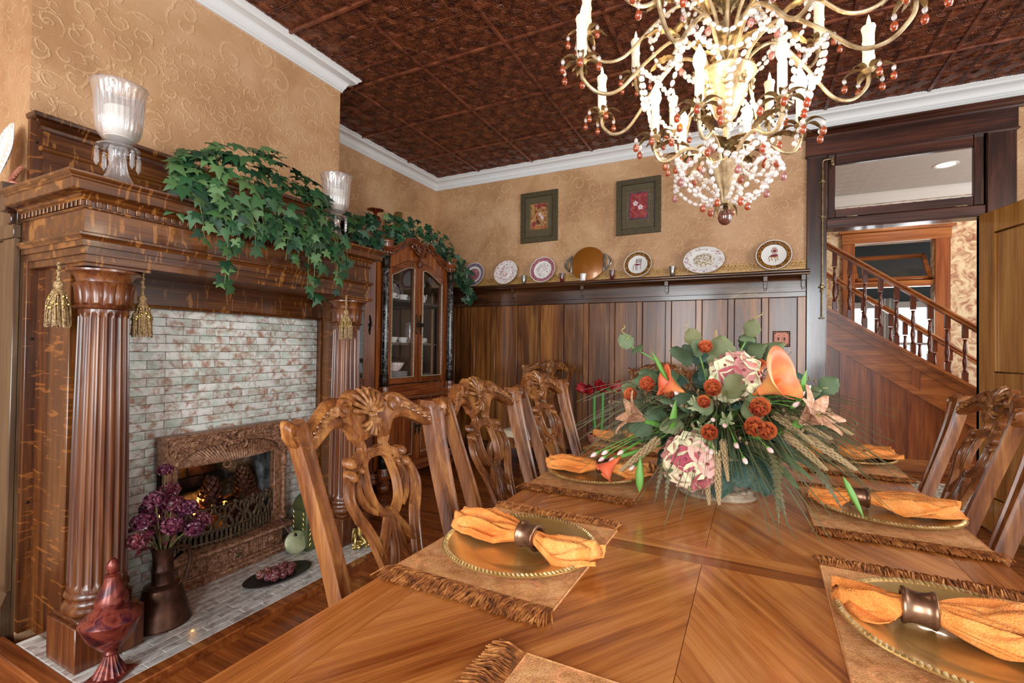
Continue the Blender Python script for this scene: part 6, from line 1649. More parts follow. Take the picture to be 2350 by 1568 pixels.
# ------------------------------------------------------------------ plate rail
def rail_things():
    zr = 1.842; rnd = random.Random(2)
    def std(x, R, mats, lab, lean=78, scal=0, ysc=1, name='display_plate', grp='plates on the plate rail'):
        o = thing(name, lab, 'plate', (x, D-.055, zr), 0, grp)
        a = radians(lean); R_ = Rx(a)
        for n, me in plate_mesh('plate', R, mats, scallop=scal): place(me, n, o, (0, -.006, R*.985*sin(a)+.002), R_.to_3x3(), (1/ysc, 1, 1) if ysc != 1 else 1)
        return o, R_, V((0, -.006, R*.985*sin(a)+.002))
    std(-2.69, .132, [M['china'], M['bluegrey'], M['pinkband']], 'plate with a mulberry rim partly behind the trailing ivy')
    std(-2.30, .135, [M['chinat'], M['redfl'], M['redfl']], 'white plate with scattered red flowers next to the ivy-covered plate', 72)
    std(-1.885, .135, [M['china'], M['pinkband'], M['chinat']], 'scalloped plate with a pink patterned rim left of the round tray', 76, .012)
    def chair_motif(o, R_, c, kind):
        def P(a, b): return R_ @ V((a, b, .0072))+c
        mb = MB(); mr = MB()
        if kind == 0:
            for a in (-.018, .026): mb.tube([P(a, -.002), P(a+.004, .055)], .0022, 5)
            for b in (.022, .038, .054): mb.tube([P(-.016, b), P(.030, b)], .0016, 5)
            for k in range(5): mb.tube([P(-.012+.009*k, .022), P(-.011+.009*k, .054)], .001, 4)
            for a, b in ((-.038, -.058), (-.006, -.058), (.026, -.046), (-.016, -.046)): mb.tube([P(a, -.004), P(a, b)], .0020, 5)
            mr.add([P(-.040, -.004), P(.010, -.008), P(.030, .006), P(-.016, .010)], [(0, 1, 2, 3)])
        else:
            mb.tube([P(.006+.022*cos(q), .038+.022*sin(q)) for q in [2*pi*k/14 for k in range(14)]], .003, 5, closed=True)
            for k in range(5): mb.ball(P(-.006+.006*k, .064), .003, 5, 4)
            for a, b in ((-.030, -.055), (.014, -.058), (.030, -.038), (-.010, -.04)): mb.tube([P(a, -.014), P(a-.006, -.03), P(a+.004, -.045), P(a-.004, b)], .0024, 5)
            mb.tube([P(-.034, -.012), P(.012, -.018), P(.032, -.008)], .003, 5)
            mr.add([P(-.034, -.010), P(.012, -.014), P(.032, -.004), P(.024, .010), P(-.012, .008)], [(0, 1, 2, 3, 4)])
            mr.add([P(.006+.015*cos(q), .038+.014*sin(q)) for q in [2*pi*k/12 for k in range(12)]], [tuple(range(12))])
        mb.build('chair_picture', M['brownp'] if kind == 0 else M['tanp'], o, fix=False); mr.build('picture_seat', M['maroon'], o)
    a = std(-.945, .125, [M['china'], M['leopard']], 'leopard-rimmed plate with a straight-backed chair picture right of the round tray', 76); chair_motif(*a, 0)
    a = std(.143, .130, [M['china'], M['leopard']], 'leopard-rimmed plate with an ornate chair picture beside the door casing', 76); chair_motif(*a, 1)
    # oval platter
    o = thing('oval_platter', 'oval white lattice-edged platter with a brown leaf centre on the plate rail', 'platter', (-.385, D-.055, zr), 0)
    R_ = Rx(radians(76)); c = V((0, -.006, .122)); E = (1.36, 1, 1)
    for n, me in plate_mesh('platter', .122, [M['china'], M['chinat'], M['taupe']], scallop=.006): place(me, n, o, c, R_.to_3x3(), E)
    for (u, v_) in ((1, 0), (-1, 0), (0, 1), (0, -1)):
        mb = MB()
        for i in range(5):
            for j in range(4):
                du, dv = (i-2)*.008, (j-1.5)*.007
                if u: p = (u*(.139+dv*1.0), du, .0155)
                else: p = (du*1.6, v_*(.104+dv), .0155)
                mb.ball(R_ @ V(p)+c, .0026, 5, 4)
        mb.build('lattice', M['brownp'], o, fix=False)
    # round tray with handles
    t = thing('round_tray', 'round amber tray with silver horn handles in the middle of the plate rail', 'tray', (-1.42, D-.055, zr), 0)
    R_ = T(0, -.005, .165) @ Rx(radians(82))
    MB().lathe([(0, 0), (.16, 0), (.166, .004), (.16, .008), (0, .006)], 56, R_).build('disc', M['traygold'], t)
    for s in (-1, 1):
        h = thing('handle', None, None); h.parent = t
        MB().tube([tuple(R_ @ V((s*.162, -.085+.17*k/8, .010))) for k in range(9)], [.006, .010, .013, .012, .011, .012, .013, .010, .006], 8).build('bracket', M['pewter'], h)
        MB().tube([tuple(R_ @ V((s*(.165+.062*sin(pi*k/10)), -.080+.16*k/10, .012))) for k in range(11)], [.006, .007, .008, .009, .010, .010, .010, .009, .008, .007, .006], 8).build('horn', M['pewter'], h)
    mg = MB().lathe([(0, 0), (.030, 0), (.032, .004), (.032, .068), (.030, .070), (.028, .068), (.028, .006), (0, .005)], 26).mesh('body', M['china'])
    t = thing('mug', 'small plain white mug standing before the round tray', 'mug', (-1.46, D-.082+.012, zr), pi); obj('body', mg, t); MB().tube(bez([(.030, 0, .056), (.052, 0, .052), (.052, 0, .022), (.030, 0, .018)], 5), .0042, 6).build('handle', M['china'], t)
    sh = [(0, 0), (.020, 0), (.022, .004), (.018, .012), (.022, .05), (.030, .088), (.028, .088), (.019, .05), (.015, .016), (0, .014)]
    for x, m_, lab in ((-2.10, 'pewter', 'small silver shot glass left of the pink scalloped plate'), (-1.685, 'redglass', 'small ruby glass left of the round tray'), (-1.185, 'redglass', 'small ruby glass right of the round tray'), (-.645, 'pewter', 'small silver shot glass left of the oval platter')):
        t = thing('shot_glass', lab, 'glass', (x, D-.055, zr), 0, 'small glasses on the plate rail'); MB().lathe(sh, 20).build('body', M[m_], t); MB().lathe([(.0225, .05), (.0305, .089), (.0295, .089), (.0215, .05)], 20, cap=False).build('rim', M['cglass'], t)
rail_things()

# ------------------------------------------------------------------ framed pictures
def picture(xc, zc, w, h, lab, kind):
    t = thing('framed_picture', lab, 'picture', (xc, D-.001, zc-h/2), 0, 'framed flower pictures'); t.rotation_euler.y = -.006
    P = Matrix(((1, 0, 0, 0), (0, 0, -1, 0), (0, 1, 0, 0), (0, 0, 0, 1))); fw = .052; hh = h
    def bx(a, b, c, d, y0, y1, name, mat, ch=.002): return MB().box(a, b, y0, y1, c, d, ch).build(name, M[mat], t)
    for a, b, c, d in ((-w/2, -w/2+fw, 0, h), (w/2-fw, w/2, 0, h), (-w/2+fw, w/2-fw, 0, fw), (-w/2+fw, w/2-fw, h-fw, h)): bx(a, b, c, d, -.024, 0, 'frame_bar', 'frame')
    mb = MB(); m = int(h/.012)
    for k in range(m):
        z = h*(k+.5)/m
        for s in (-1, 1): mb.box(*sorted((s*(w/2-.006), s*(w/2-fw+.008))), -.028, -.023, z-.0035, z+.0035, .001)
    m = int((w-2*fw)/.012)
    for k in range(m):
        x = -w/2+fw+(w-2*fw)*(k+.5)/m
        for z in (.006, h-fw+.008): mb.box(x-.0035, x+.0035, -.028, -.023, z, z+fw-.014, .001)
    mb.build('frame_reeding', M['frame'], t, fix=False)
    mb = MB(); a, b = w/2-fw, h-fw; mb.tube([(-a, -.024, fw), (a, -.024, fw), (a, -.024, b), (-a, -.024, b)], .003, 4, closed=True); mb.build('sight_edge', M['black'], t)
    bx(-w/2+fw, w/2-fw, fw, h-fw, -.012, -.008, 'mat_board', 'matboard', 0)
    x0, x1, z0, z1 = -w*.22, w*.22, h*.26, h*.76
    mb = MB(); mb.tube([(x0-.008, -.013, z0-.008), (x1+.008, -.013, z0-.008), (x1+.008, -.013, z1+.008), (x0-.008, -.013, z1+.008)], .0022, 4, closed=True); mb.build('fillet', M['goldtrim'], t)
    bx(x0, x1, z0, z1, -.0135, -.011, 'print', 'art_dark' if kind else 'art_gold', 0)
    rnd = random.Random(kind+4)
    if kind:
        o = []
        for k in range(40):
            s = k/40*4; e = int(s); f = s-e; wob = .004*sin(k*2.3)
            c = [(x0+.012, z0+.016), (x1-.012, z0+.010), (x1-.008, z1-.014), (x0+.014, z1-.010)]; p, q = c[e], c[(e+1) % 4]; o.append((p[0]+(q[0]-p[0])*f+wob, p[1]+(q[1]-p[1])*f+wob))
        MB().prism(o, .0135, .015, P).build('red_ground', M['art_red'], t)
        fl = [(-.025, .36*h+.10), (.02, .36*h+.062)]
    else:
        for (a, b, c, d, mt) in ((x0+.01, x0+.05, z1-.10, z1-.03, 'goldtrim'), (x0+.04, x1-.02, z1-.03, z1-.006, 'art_red'), (x0+.012, x0+.05, z0+.03, z0+.075, 'art_red'), (x0+.004, x1-.004, z0+.006, z0+.02, 'rust'), (x0+.045, x1-.03, z0+.05, z1-.05, 'art_gold')): bx(a, b, c, d, -.0148, -.013, 'painted_patch', mt, 0)
        fl = [(.01, h*.5+.025), (.03, h*.5+.0), (.04, h*.5-.02)]
    for (fx, fz) in fl:
        mb = MB()
        for k in range(5):
            a = 2*pi*k/5+.3; r = .014 if kind else .009; mb.ball((fx+r*cos(a), -.0155, fz+r*sin(a)), r*.75, 8, 4, sc=(1, .1, 1))
        mb.build('painted_flower', M['artwhite'], t, fix=False)
    bx(-w/2+fw, w/2-fw, fw, h-fw, -.020, -.0185, 'glazing', 'glass', 0)
picture(-1.957, 2.529, .408, .516, 'framed dark picture of pale blossoms against gold and red, the one nearer the china cabinet', 0)
picture(-.957, 2.517, .408, .516, 'framed red picture of two white blossoms, the one nearer the chandelier', 1)

# ------------------------------------------------------------------ amaryllis on a stool behind the table
def amaryllis():
    rnd = random.Random(6); X, Y = -1.10, 3.72
    t = thing('plant_stool', 'small round wooden stool behind the far end of the table under the red flowers', 'stool', (X, Y, 0))
    MB().lathe([(0, .40), (.14, .40), (.15, .41), (.15, .43), (.145, .435), (0, .435)], 28).build('top', M['chair'], t)
    for k in range(3): a = 2*pi*k/3; MB().tube([(.09*cos(a), .09*sin(a), .40), (.14*cos(a), .14*sin(a), 0)], [.014, .017], 10).build('leg', M['chair'], t)
    t = thing('amaryllis_pot', 'red amaryllis flowers on green stems in a copper bowl behind the table', 'potted flower', (X, Y, .4355))
    MB().lathe([(0, 0), (.05, 0), (.075, .03), (.085, .07), (.088, .085), (.084, .085), (.07, .03), (0, .01)], 28).build('bowl', M['pinkcopper'], t)
    MB().lathe([(0, .07), (.08, .07)], 20).build('soil', M['moss'], t)
    pet = MB().grid(lambda u, v: ((2*v-1)*.028*sin(pi*min(.96, u*.9+.08)), u*.085, .03*u*u+.010*(2*v-1)**2), 6, 4).mesh('petal', M['redfleur'], sharp=180, fix=False)
    for (sx, sy, top) in ((-.03, 0, .385), (.035, .01, .41)):
        MB().tube([(sx*.6, sy, .06), (sx, sy, .22), (sx, sy, top)], .012, 10).build('stem', M['stemg'], t)
        for j in range(3):
            a = 2*pi*j/3+rnd.uniform(0, 1); d = V((cos(a), sin(a), .35)).normalized(); f = thing('flower', None, None); f.parent = t; f.location = (sx+.03*d.x, sy+.03*d.y, top+.02)
            f.rotation_mode = 'QUATERNION'; f.rotation_quaternion = d.to_track_quat('Z', 'Y')
            for k in range(6): place(pet, 'petal', f, (0, 0, .02), (Rz(2*pi*k/6) @ Rx(radians(48))).to_3x3(), 1.25)
            MB().tube([(0, 0, 0), (0, 0, .03)], [.006, .012], 8).build('throat', M['stemg'], f)
    bl = MB().grid(lambda u, v: ((2*v-1)*.012*(1-u*.8), .10*u+.16*u*u*.6, .22*u-.16*u*u), 8, 2).mesh('leaf_blade', M['darkleaf'], sharp=180, fix=False)
    for k in range(7): a = 2*pi*k/7; place(bl, 'leaf_blade', t, (.01*cos(a), .01*sin(a), .07), Rz(a).to_3x3(), rnd.uniform(.8, 1.1))
amaryllis()
# ------------------------------------------------------------------ chandelier
def chandelier():
    rnd = random.Random(8); X, Y = -.075, 1.5
    t = thing('chandelier', 'large gilt chandelier with candle lights, crystal bead swags and amber drops', 'chandelier', (X, Y, ZC), world=True)
    O = T(X, Y, 0)  # axis
    bead = MB(); bead.ball((0, 0, 0), .0066, 8, 5, sc=(1, 1, 1.32))
    BV, BF = bead.v, bead.f
    def strand(P, name='bead_strand', step=.0185, sc=1):
        P = [V(p) for p in P]; mb = MB(); acc = 0; L = [0]
        for i in range(1, len(P)): L.append(L[-1]+(P[i]-P[i-1]).length)
        n = max(2, int(L[-1]/step)); j = 0
        for k in range(n):
            s = L[-1]*(k+.5)/n
            while j < len(L)-2 and L[j+1] < s: j += 1
            f = (s-L[j])/max(1e-6, L[j+1]-L[j]); p = P[j].lerp(P[j+1], f); d = (P[j+1]-P[j])
            if d.length < 1e-6: d = V((0, 0, 1))
            mb.add(BV, BF, O @ T(*p) @ aim(d.normalized()).to_4x4() @ Matrix.Diagonal((sc, sc, sc, 1)))
        return mb.build(name, M['crys'], t, fix=False, sharp=60)
    def sag(a, b, d, n=12):
        a, b = V(a), V(b); return [a.lerp(b, k/n)-V((0, 0, d*4*(k/n)*(1-k/n))) for k in range(n+1)]
    pol = lambda r, a, z: (r*cos(a), r*sin(a), z)
    # centre
    MB().lathe([(.007, 1.62), (.009, 1.64), (.007, 1.70), (.008, 2.0), (.012, 2.02), (.008, 2.05), (.008, 3.0), (.012, 3.01), (.05, 3.05), (.062, 3.068), (.062, ZC-.001)], 18, O).build('stem', M['chand'], t)
    MB().lathe([(.012, 1.835), (.020, 1.842), (.016, 1.85), (.030, 1.868), (.040, 1.895), (.056, 1.93), (.072, 1.965), (.080, 1.985), (.078, 1.99), (.06, 1.975), (.02, 1.96)], 48, O, lambda a, r, z: r*(1+(.03*cos(a*12) if z < 1.96 else 0))).build('upper_cup', M['chand'], t)
    mb = MB()
    for k in range(8):
        a = 2*pi*k/8; mb.tube([tuple(O @ V(pol(.064+.004, a+.012*j*cos(j), 1.945+.006*j))) for j in range(4)], .005, 5); mb.tube([tuple(O @ V((.066*cos(a+.16*cos(q)), .066*sin(a+.16*cos(q)), 1.945+.012*sin(q)))) for q in [2*pi*j/10 for j in range(10)]], .003, 5, closed=True)
    mb.build('cup_relief', M['chand'], t, fix=False)
    MB().lathe([(.006, 1.612), (.012, 1.62), (.014, 1.64), (.030, 1.68), (.044, 1.71), (.050, 1.722), (.048, 1.727), (.02, 1.722)], 40, O, lambda a, r, z: r*(1+.06*cos(a*8))).build('lower_cup', M['chand'], t)
    MB().ball((X, Y, 1.575), .0215, 18, 12, sc=(.9, .9, 1.1)).build('finial_ball', M['finial'], t)
    # arms with candles
    leafm = MB().grid(lambda u, v: ((2*v-1)*.016*sin(pi*min(.97, u*.93+.04))**.7*(1+.18*sin(u*44)), .105*u, .014*(1-(2*v-1)**2)*.5+.022*sin(u*pi)), 22, 4).mesh('acanthus_leaf', M['chandg'], sharp=180, fix=False)
    petm = MB().grid(lambda u, v: ((2*v-1)*.0095*sin(pi*min(.97, u*.9+.08))**.8, .058*u, .016*sin(u*2.6)-.016*u*u+.003*(2*v-1)**2), 8, 3).mesh('petal', M['chandg'], sharp=180, fix=False)
    calm = MB().grid(lambda u, v: ((2*v-1)*.007*sin(pi*min(.97, u*.9+.1)), .026*u+.006*sin(u*3), -.022*u), 5, 2).mesh('calyx_leaf', M['chandg'], sharp=180, fix=False)
    pd = MB(); pd.ball((0, 0, -.010), .0062, 8, 5, sc=(1, 1, 1.25)); pdm = pd.mesh('crystal', M['crys'], fix=False)
    dr = MB(); dr.lathe([(0, -.044), (.0062, -.041), (.0088, -.034), (.0075, -.026), (.003, -.020), (0, -.018)], 10); drm = dr.mesh('amber_drop', M['amber'], sharp=60)
    rsm = dr.mesh('rose_drop', M['rose'], sharp=60)
    sleeve = MB().lathe([(0, 0), (.0115, 0), (.0115, .088), (.009, .090), (0, .090)], 16).mesh('candle_sleeve', M['waxc'])
    bulb = MB().lathe([(.008, 0), (.0115, .008), (.0165, .022), (.0155, .036), (.009, .052), (.0025, .066), (0, .070)], 16).mesh('bulb', M['bulb'], sharp=60)
    clear = MB().lathe([(.008, 0), (.0115, .008), (.0165, .022), (.0155, .036), (.009, .052), (.0025, .066), (0, .070)], 16).mesh('bulb', M['clearbulb'], sharp=60)
    dc = MB(); dc.lathe([(0, 0), (.0145, 0), (.0145, .10), (.0165, .114), (.0185, .122), (.0165, .128), (.006, .128), (0, .124)], 18, None, lambda a, r, z: r*(1+.05*sin(a*3+z*40)))
    for k in range(26): a = rnd.uniform(0, 6.28); z = rnd.uniform(.01, .118); dc.ball((.0145*cos(a), .0145*sin(a), z), .0022, 5, 4, sc=(1, 1, 2))
    drip = dc.mesh('drip_candle', M['waxc'], fix=False)
    tip = MB().lathe([(0, .126), (.004, .128), (.0055, .138), (.0035, .150), (0, .162)], 10).mesh('flame_tip', M['flame'], sharp=60)
    def arm(a, pts, kind, lit=True):
        A = thing('arm', None, None, (X, Y, pts[0][1]), world=True); A.parent = t; A.matrix_parent_inverse = Matrix.Translation(-V((X, Y, ZC)))
        P = bez([pol(r, a, z) for r, z in pts], 7)
        MB().tube([tuple(O @ p) for p in P], .0052, 8).build('arm_tube', M['chand'], A)
        r, z = pts[-1]; c = O @ V(pol(r, a, z))
        MB().lathe([(.005, -.006), (.010, 0), (.016, .006), (.017, .010), (0, .010)], 14, T(*c)).build('socket', M['chandg'], A)
        for k in range(6):
            b = 2*pi*k/6+a+.3; place(petm, 'petal', A, c+V((.006*cos(b), .006*sin(b), .004)), Rz(b-pi/2).to_3x3())
            place(calm, 'calyx_leaf', A, c+V((0, 0, .002)), Rz(b-pi/2+.5).to_3x3())
            e = c+V((.058*cos(b), .058*sin(b), .004))
            if k != 3: place(pdm, 'crystal', A, e); place(drm, 'amber_drop', A, e)
        if kind == 'A':
            place(sleeve, 'candle_sleeve', A, c+V((0, 0, .010))); place(bulb if lit else clear, 'bulb', A, c+V((0, 0, .099)))
            if lit:
                l = bpy.data.lights.new('bulb_light', 'POINT'); l.energy = 4.6; l.color = (1, .84, .62); l.shadow_soft_size = .018
                o = bpy.data.objects.new('bulb_light', l); COL.objects.link(o); o.location = c+V((0, 0, .13)); o.parent = A; o.matrix_parent_inverse = Matrix.Translation(-V((X, Y, pts[0][1])))
        else:
            place(drip, 'drip_candle', A, c+V((0, 0, .010))); place(tip, 'flame_tip', A, c+V((0, 0, .010)))
        # acanthus leaf riding on the arm's crest
        zi = max(range(len(P)), key=lambda i: P[i].z if i < len(P)*.62 else -9)
        for s, off in ((1, 0), (-1, -3)):
            i = min(max(zi+off, 1), len(P)-2); d = (P[i+1]-P[i]).normalized()*s; n = V((0, 0, 1)); n = (n-d*n.dot(d)).normalized(); xx = d.cross(n)
            place(leafm, 'acanthus_leaf', A, O @ P[i]+V((0, 0, .006)), Matrix((xx, d, n)).transposed())
        q = O @ P[zi]; place(pdm, 'crystal', A, q+V((0, 0, -.004))); place(rsm, 'rose_drop', A, q+V((0, 0, -.006)))
        return P, zi
    a0 = radians(14)
    low = [a0+2*pi*k/6 for k in range(6)]
    for k, a in enumerate(low): arm(a, [(.035, 1.722), (.060, 1.765), (.105, 1.780), (.150, 1.752), (.180, 1.752), (.196, 1.785), (.195, 1.815)], 'A', k != 5)
    mid = [a0+.25+2*pi*k/8 for k in range(8)]; pk = []
    for a in mid: P, zi = arm(a, [(.045, 1.985), (.075, 2.05), (.145, 2.085), (.23, 2.02), (.31, 1.935), (.37, 1.925), (.415, 1.965), (.42, 2.005)], 'B'); pk.append(P)
    top = [a0+.25+pi/8+2*pi*k/8 for k in range(8)]; pt = []
    for a in top: P, zi = arm(a, [(.02, 2.06), (.05, 2.16), (.12, 2.22), (.20, 2.18), (.29, 2.10), (.36, 2.10), (.405, 2.15), (.41, 2.19)], 'B'); pt.append(P)
    # bead swags
    for k in range(8):
        a, b = mid[k], mid[(k+1) % 8]; m = (a+(b if b > a else b+2*pi))/2
        strand(sag(pol(.25, a, 2.0), pol(.25, b, 2.0), .07)); strand(sag(pol(.25, a, 2.0), pol(.21, m, 1.88), -.005, 8)); strand(sag(pol(.25, b, 2.0), pol(.21, m, 1.88), -.005, 8))
        strand(sag(pol(.145, a, 2.08), pol(.145, b, 2.08), .045, 8)); strand(sag(pol(.21, m, 1.88), pol(.17, m, 1.755), .0, 6))
        strand(sag(pol(.075, m, 1.988), pol(.060, m, 1.83), -.0, 6), sc=.8)
    for k in range(8):
        a, b = top[k], top[(k+1) % 8]; strand(sag(pol(.22, a, 2.165), pol(.22, b, 2.165), .075)); strand(sag(pol(.12, a, 2.21), pol(.12, b, 2.21), .05, 8))
        strand(sag(pol(.22, a, 2.165), pol(.02, a, 2.42), .05))
    for k in range(6):
        a, b = low[k], low[(k+1) % 6]; m = (a+(b if b > a else b+2*pi))/2
        strand(sag(pol(.135, a, 1.757), pol(.135, b, 1.757), .045, 10)); strand(sag(pol(.135, a, 1.757), pol(.150, m, 1.69), .012, 8)); strand(sag(pol(.135, b, 1.757), pol(.150, m, 1.69), .012, 8))
        strand(sag(pol(.150, m, 1.69), pol(.02, m, 1.625), .030, 10)); strand(sag(pol(.05, a, 1.722), pol(.140, a, 1.70), .02, 6)); strand(sag(pol(.125, a, 1.705), pol(.05, a, 1.64), .025, 8))
        for (r, z, ang) in ((.150, 1.69, m), (.06, 1.635, a), (.135, 1.752, a)):
            e = O @ V(pol(r, ang, z)); place(pdm, 'crystal', t, e); place(drm if r < .14 else rsm, 'amber_drop', t, e)
    for k in range(5): b = 2*pi*k/5; place(petm, 'petal', t, (X, Y, 1.612), (Rz(b) @ Rx(-.7)).to_3x3(), .8)
chandelier()
# ------------------------------------------------------------------ flower arrangement on the table
def centrepiece():
    rnd = random.Random(31); X, Y = -.095, 1.565; Z = TZ
    u = thing('stone_urn', 'low oval carved stone urn holding the flower arrangement on the table', 'urn', (X, Y, Z))
    E = Matrix.Diagonal((1.18, .92, 1, 1))
    MB().lathe([(0, 0), (.088, 0), (.092, .004), (.090, .010), (.084, .014), (.086, .020), (.076, .028), (.060, .034), (.052, .040), (.05, .048)], 48, E).build('foot', M['stone'], u)
    mb = MB()
    for k in range(18): a = 2*pi*k/18; mb.ball((.078*cos(a)*1.18, .078*sin(a)*.92, .026), .012, 7, 5, sc=(1, 1, .6))
    mb.build('carved_leaves', M['stone'], u, fix=False)
    MB().lathe([(.048, .046), (.055, .052), (.075, .065), (.100, .09), (.112, .115), (.118, .128), (.112, .132), (.10, .125), (0, .12)], 54, E, lambda a, r, z: r*(1+(.035*abs(sin(a*9)) if z < .12 else 0))).build('bowl', M['stone'], u)
    t = thing('flower_arrangement', 'large arrangement of coral callas, rust roses, hydrangea and grasses on the table', 'flower arrangement', (X, Y, Z+.125), world=True)
    C = V((X, Y, Z+.16))
    MB().ball((X, Y, Z+.15), .085, 14, 8, sc=(1.1, .9, .75)).build('moss_ball', M['moss'], t)
    # leaves
    def heart(bend): return MB().grid(lambda a, v: ((2*v-1)*.5*(sin(pi*min(1, a*.86+.12))**.75)*(1+.10*sin(a*26)), a-.05, .10*(1-(2*v-1)**2)-bend*a*a+.05*sin(a*9)*(2*v-1)), 10, 6)
    SG = [heart(b).mesh('leaf', M['sage'], sharp=180, fix=False) for b in (.15, .45)]
    DK = [heart(b).mesh('leaf', M['moss'], sharp=180, fix=False) for b in (.3, .6)]
    def leaf(p, d, size, me):
        d = V(d).normalized(); n = (p-C).normalized()*.6+V((0, -.6, .5)); n = n-d*n.dot(d)
        n.normalize(); xx = d.cross(n); place(me, 'leaf', t, p, Matrix((xx, d, n)).transposed(), size)
    for (x, y, z, s) in ((-.261, 1.44, 1.098, .075), (-.165, 1.50, 1.158, .10), (-.085, 1.50, 1.16, .11), (-.04, 1.40, 1.072, .10), (-.141, 1.40, 1.035, .085), (-.224, 1.42, 1.005, .085), (-.26, 1.40, .963, .09), (.023, 1.52, 1.163, .10), (-.319, 1.45, 1.06, .06), (.123, 1.46, 1.081, .055), (-.02, 1.38, 1.03, .095), (-.175, 1.39, .985, .08), (-.10, 1.38, 1.03, .075)):
        p = V((x, y, z)); leaf(p, (p-C)*V((1, .4, .7))+V((rnd.uniform(-.1, .1), -.05, rnd.uniform(-.05, .1))), s*.72, SG[rnd.randrange(2)])
    for k in range(84):
        a = rnd.uniform(0, 2*pi); e = rnd.uniform(.05, 1.35); R = rnd.uniform(.12, .23); d = V((cos(a)*cos(e)*1.25, sin(a)*cos(e)*.9, sin(e)))
        p = C+V((d.x*R, d.y*R, d.z*R*1.25)); leaf(p, d+V((0, 0, -.3)), rnd.uniform(.034, .062), (SG if rnd.random() < .6 else DK)[rnd.randrange(2)])
    for k in range(12):
        a = 2*pi*k/12+rnd.uniform(-.2, .2); p = C+V((.10*cos(a), .08*sin(a), -.02)); leaf(p, (cos(a), sin(a), -.7), rnd.uniform(.09, .12), DK[k % 2])
    # rust roses
    pt = MB().grid(lambda a, v: ((2*v-1)*.5*sin(pi*min(.98, a*.8+.16))**.6, .75*a, .55*a*a+.10*(2*v-1)**2), 4, 4).mesh('petal', M['rust'], sharp=180, fix=False)
    def rose(p, s):
        f = thing('rose', None, None, p, world=True); f.parent = t; f.matrix_parent_inverse = Matrix.Translation(-V(t.location))
        d = ((V(p)-C).normalized()+V((-.05, -.8, .25))).normalized(); Q = aim(d).to_4x4(); k = 0
        for ring, (n, tilt, sc) in enumerate(((3, 75, .55), (5, 58, .75), (6, 38, .92), (7, 16, 1.0))):
            for j in range(n): place(pt, 'petal', f, V(p)-d*s*.006*ring*10*.1, (Q @ Rz(2*pi*j/n+ring*.5) @ Rx(radians(tilt))).to_3x3(), s*sc)
    for p, s in (((-.261, 1.40, 1.085), .040), ((-.119, 1.46, 1.19), .036), ((-.093, 1.36, 1.085), .042), ((.011, 1.34, 1.045), .046), ((.0, 1.33, 1.0), .046), ((.026, 1.335, .992), .042), ((-.097, 1.33, .978), .040), ((-.312, 1.42, 1.053), .036), ((-.112, 1.345, 1.052), .032), ((-.21, 1.40, 1.06), .034)): rose(p, s*.9)
    # callas
    def calla(p, d, s, roll, lab):
        f = thing('calla_lily', None, None, p, world=True); f.parent = t; f.matrix_parent_inverse = Matrix.Translation(-V(t.location)); f['label'] = lab
        Q = T(*p) @ aim(V(d).normalized()).to_4x4() @ Rz(roll) @ Matrix.Diagonal((s, s, s, 1))
        def sp(a, v):
            g = (2*v-1)*pi*.93; h = a; r = .10+.40*h**1.5; lip = .42*max(0, cos(g))*h**3
            z = .85*h+lip*.55-.15*h*h*(1-cos(g))*.4; rr = r+lip*.5
            if a > .9: rr += .05*sin(v*30)*.3
            return (rr*cos(g), rr*sin(g)*.85, z-(.22*max(0, (a-.8)/.2)**2)*(.5+.5*cos(g)))
        MB().grid(sp, 14, 36, Q).build('spathe', M['coral'], f, sharp=180, fix=False)
        MB().tube([tuple(Q @ V((0, 0, .02))), tuple(Q @ V((.02, 0, .35))), tuple(Q @ V((.03, 0, .62)))], [.03*s, .045*s, .02*s], 8).build('spadix', M['callay'], f)
        MB().lathe([(.02, -.25), (.05, -.1), (.10, .03)], 12, Q).build('throat', M['callay'], f)
        c = V(p); MB().tube(bez([c-V(d).normalized()*s*.2, c.lerp(C, .5)+V((0, 0, .02)), C], 5), .006, 7).build('stem', M['budg'], f)
    calla((.015, 1.40, 1.085), (.62, -.5, .42), .115, pi*.55, 'coral calla lily opening to the right')
    calla((-.005, 1.47, 1.10), (.10, -.1, 1), .085, 1.2, 'orange calla lily pointing up')
    calla((-.175, 1.42, 1.07), (-.85, -.35, .45), .085, 2.2, 'coral calla lily opening to the left')
    calla((-.345, 1.36, .875), (-.45, -.4, -.45), .075, .3, 'small coral calla lily drooping at the lower left')
    # hydrangeas
    fl = MB()
    for k in range(4):
        Q = Rz(pi/2*k); fl.grid(lambda a, v: ((2*v-1)*.55*sin(pi*min(.97, a*.82+.15))**.7, .05+.8*a, .12*a+.12*a*a-.05*(2*v-1)**2), 3, 3, Q)
    flm = fl.mesh('floret', M['hyd'], sharp=180, fix=False)
    eye = MB().ball((0, 0, .08), .11, 6, 4).mesh('floret_eye', M['maroon'])
    def hyd(p, R, n, sc, front):
        f = thing('hydrangea', None, None, p, world=True); f.parent = t; f.matrix_parent_inverse = Matrix.Translation(-V(t.location))
        MB().ball(p, R*.8, 12, 8).build('core', M['budg'], f)
        for k in range(n):
            z = 1-2*(k+.5)/n; a = k*2.39996; d = V((sqrt(1-z*z)*cos(a), sqrt(1-z*z)*sin(a), z))
            if d.y > .45: continue
            q = V(p)+V((d.x*R, d.y*R, d.z*R*1.08)); Q = (aim(d).to_4x4() @ Rz(rnd.uniform(0, 6)) @ Rx(rnd.uniform(-.25, .25))).to_3x3()
            place(flm, 'floret', f, q, Q, sc*rnd.uniform(.85, 1.1)); place(eye, 'floret_eye', f, q, Q, sc)
    hyd((-.148, 1.375, .893), .062, 40, .040, True); hyd((-.045, 1.46, 1.115), .058, 34, .038, False)
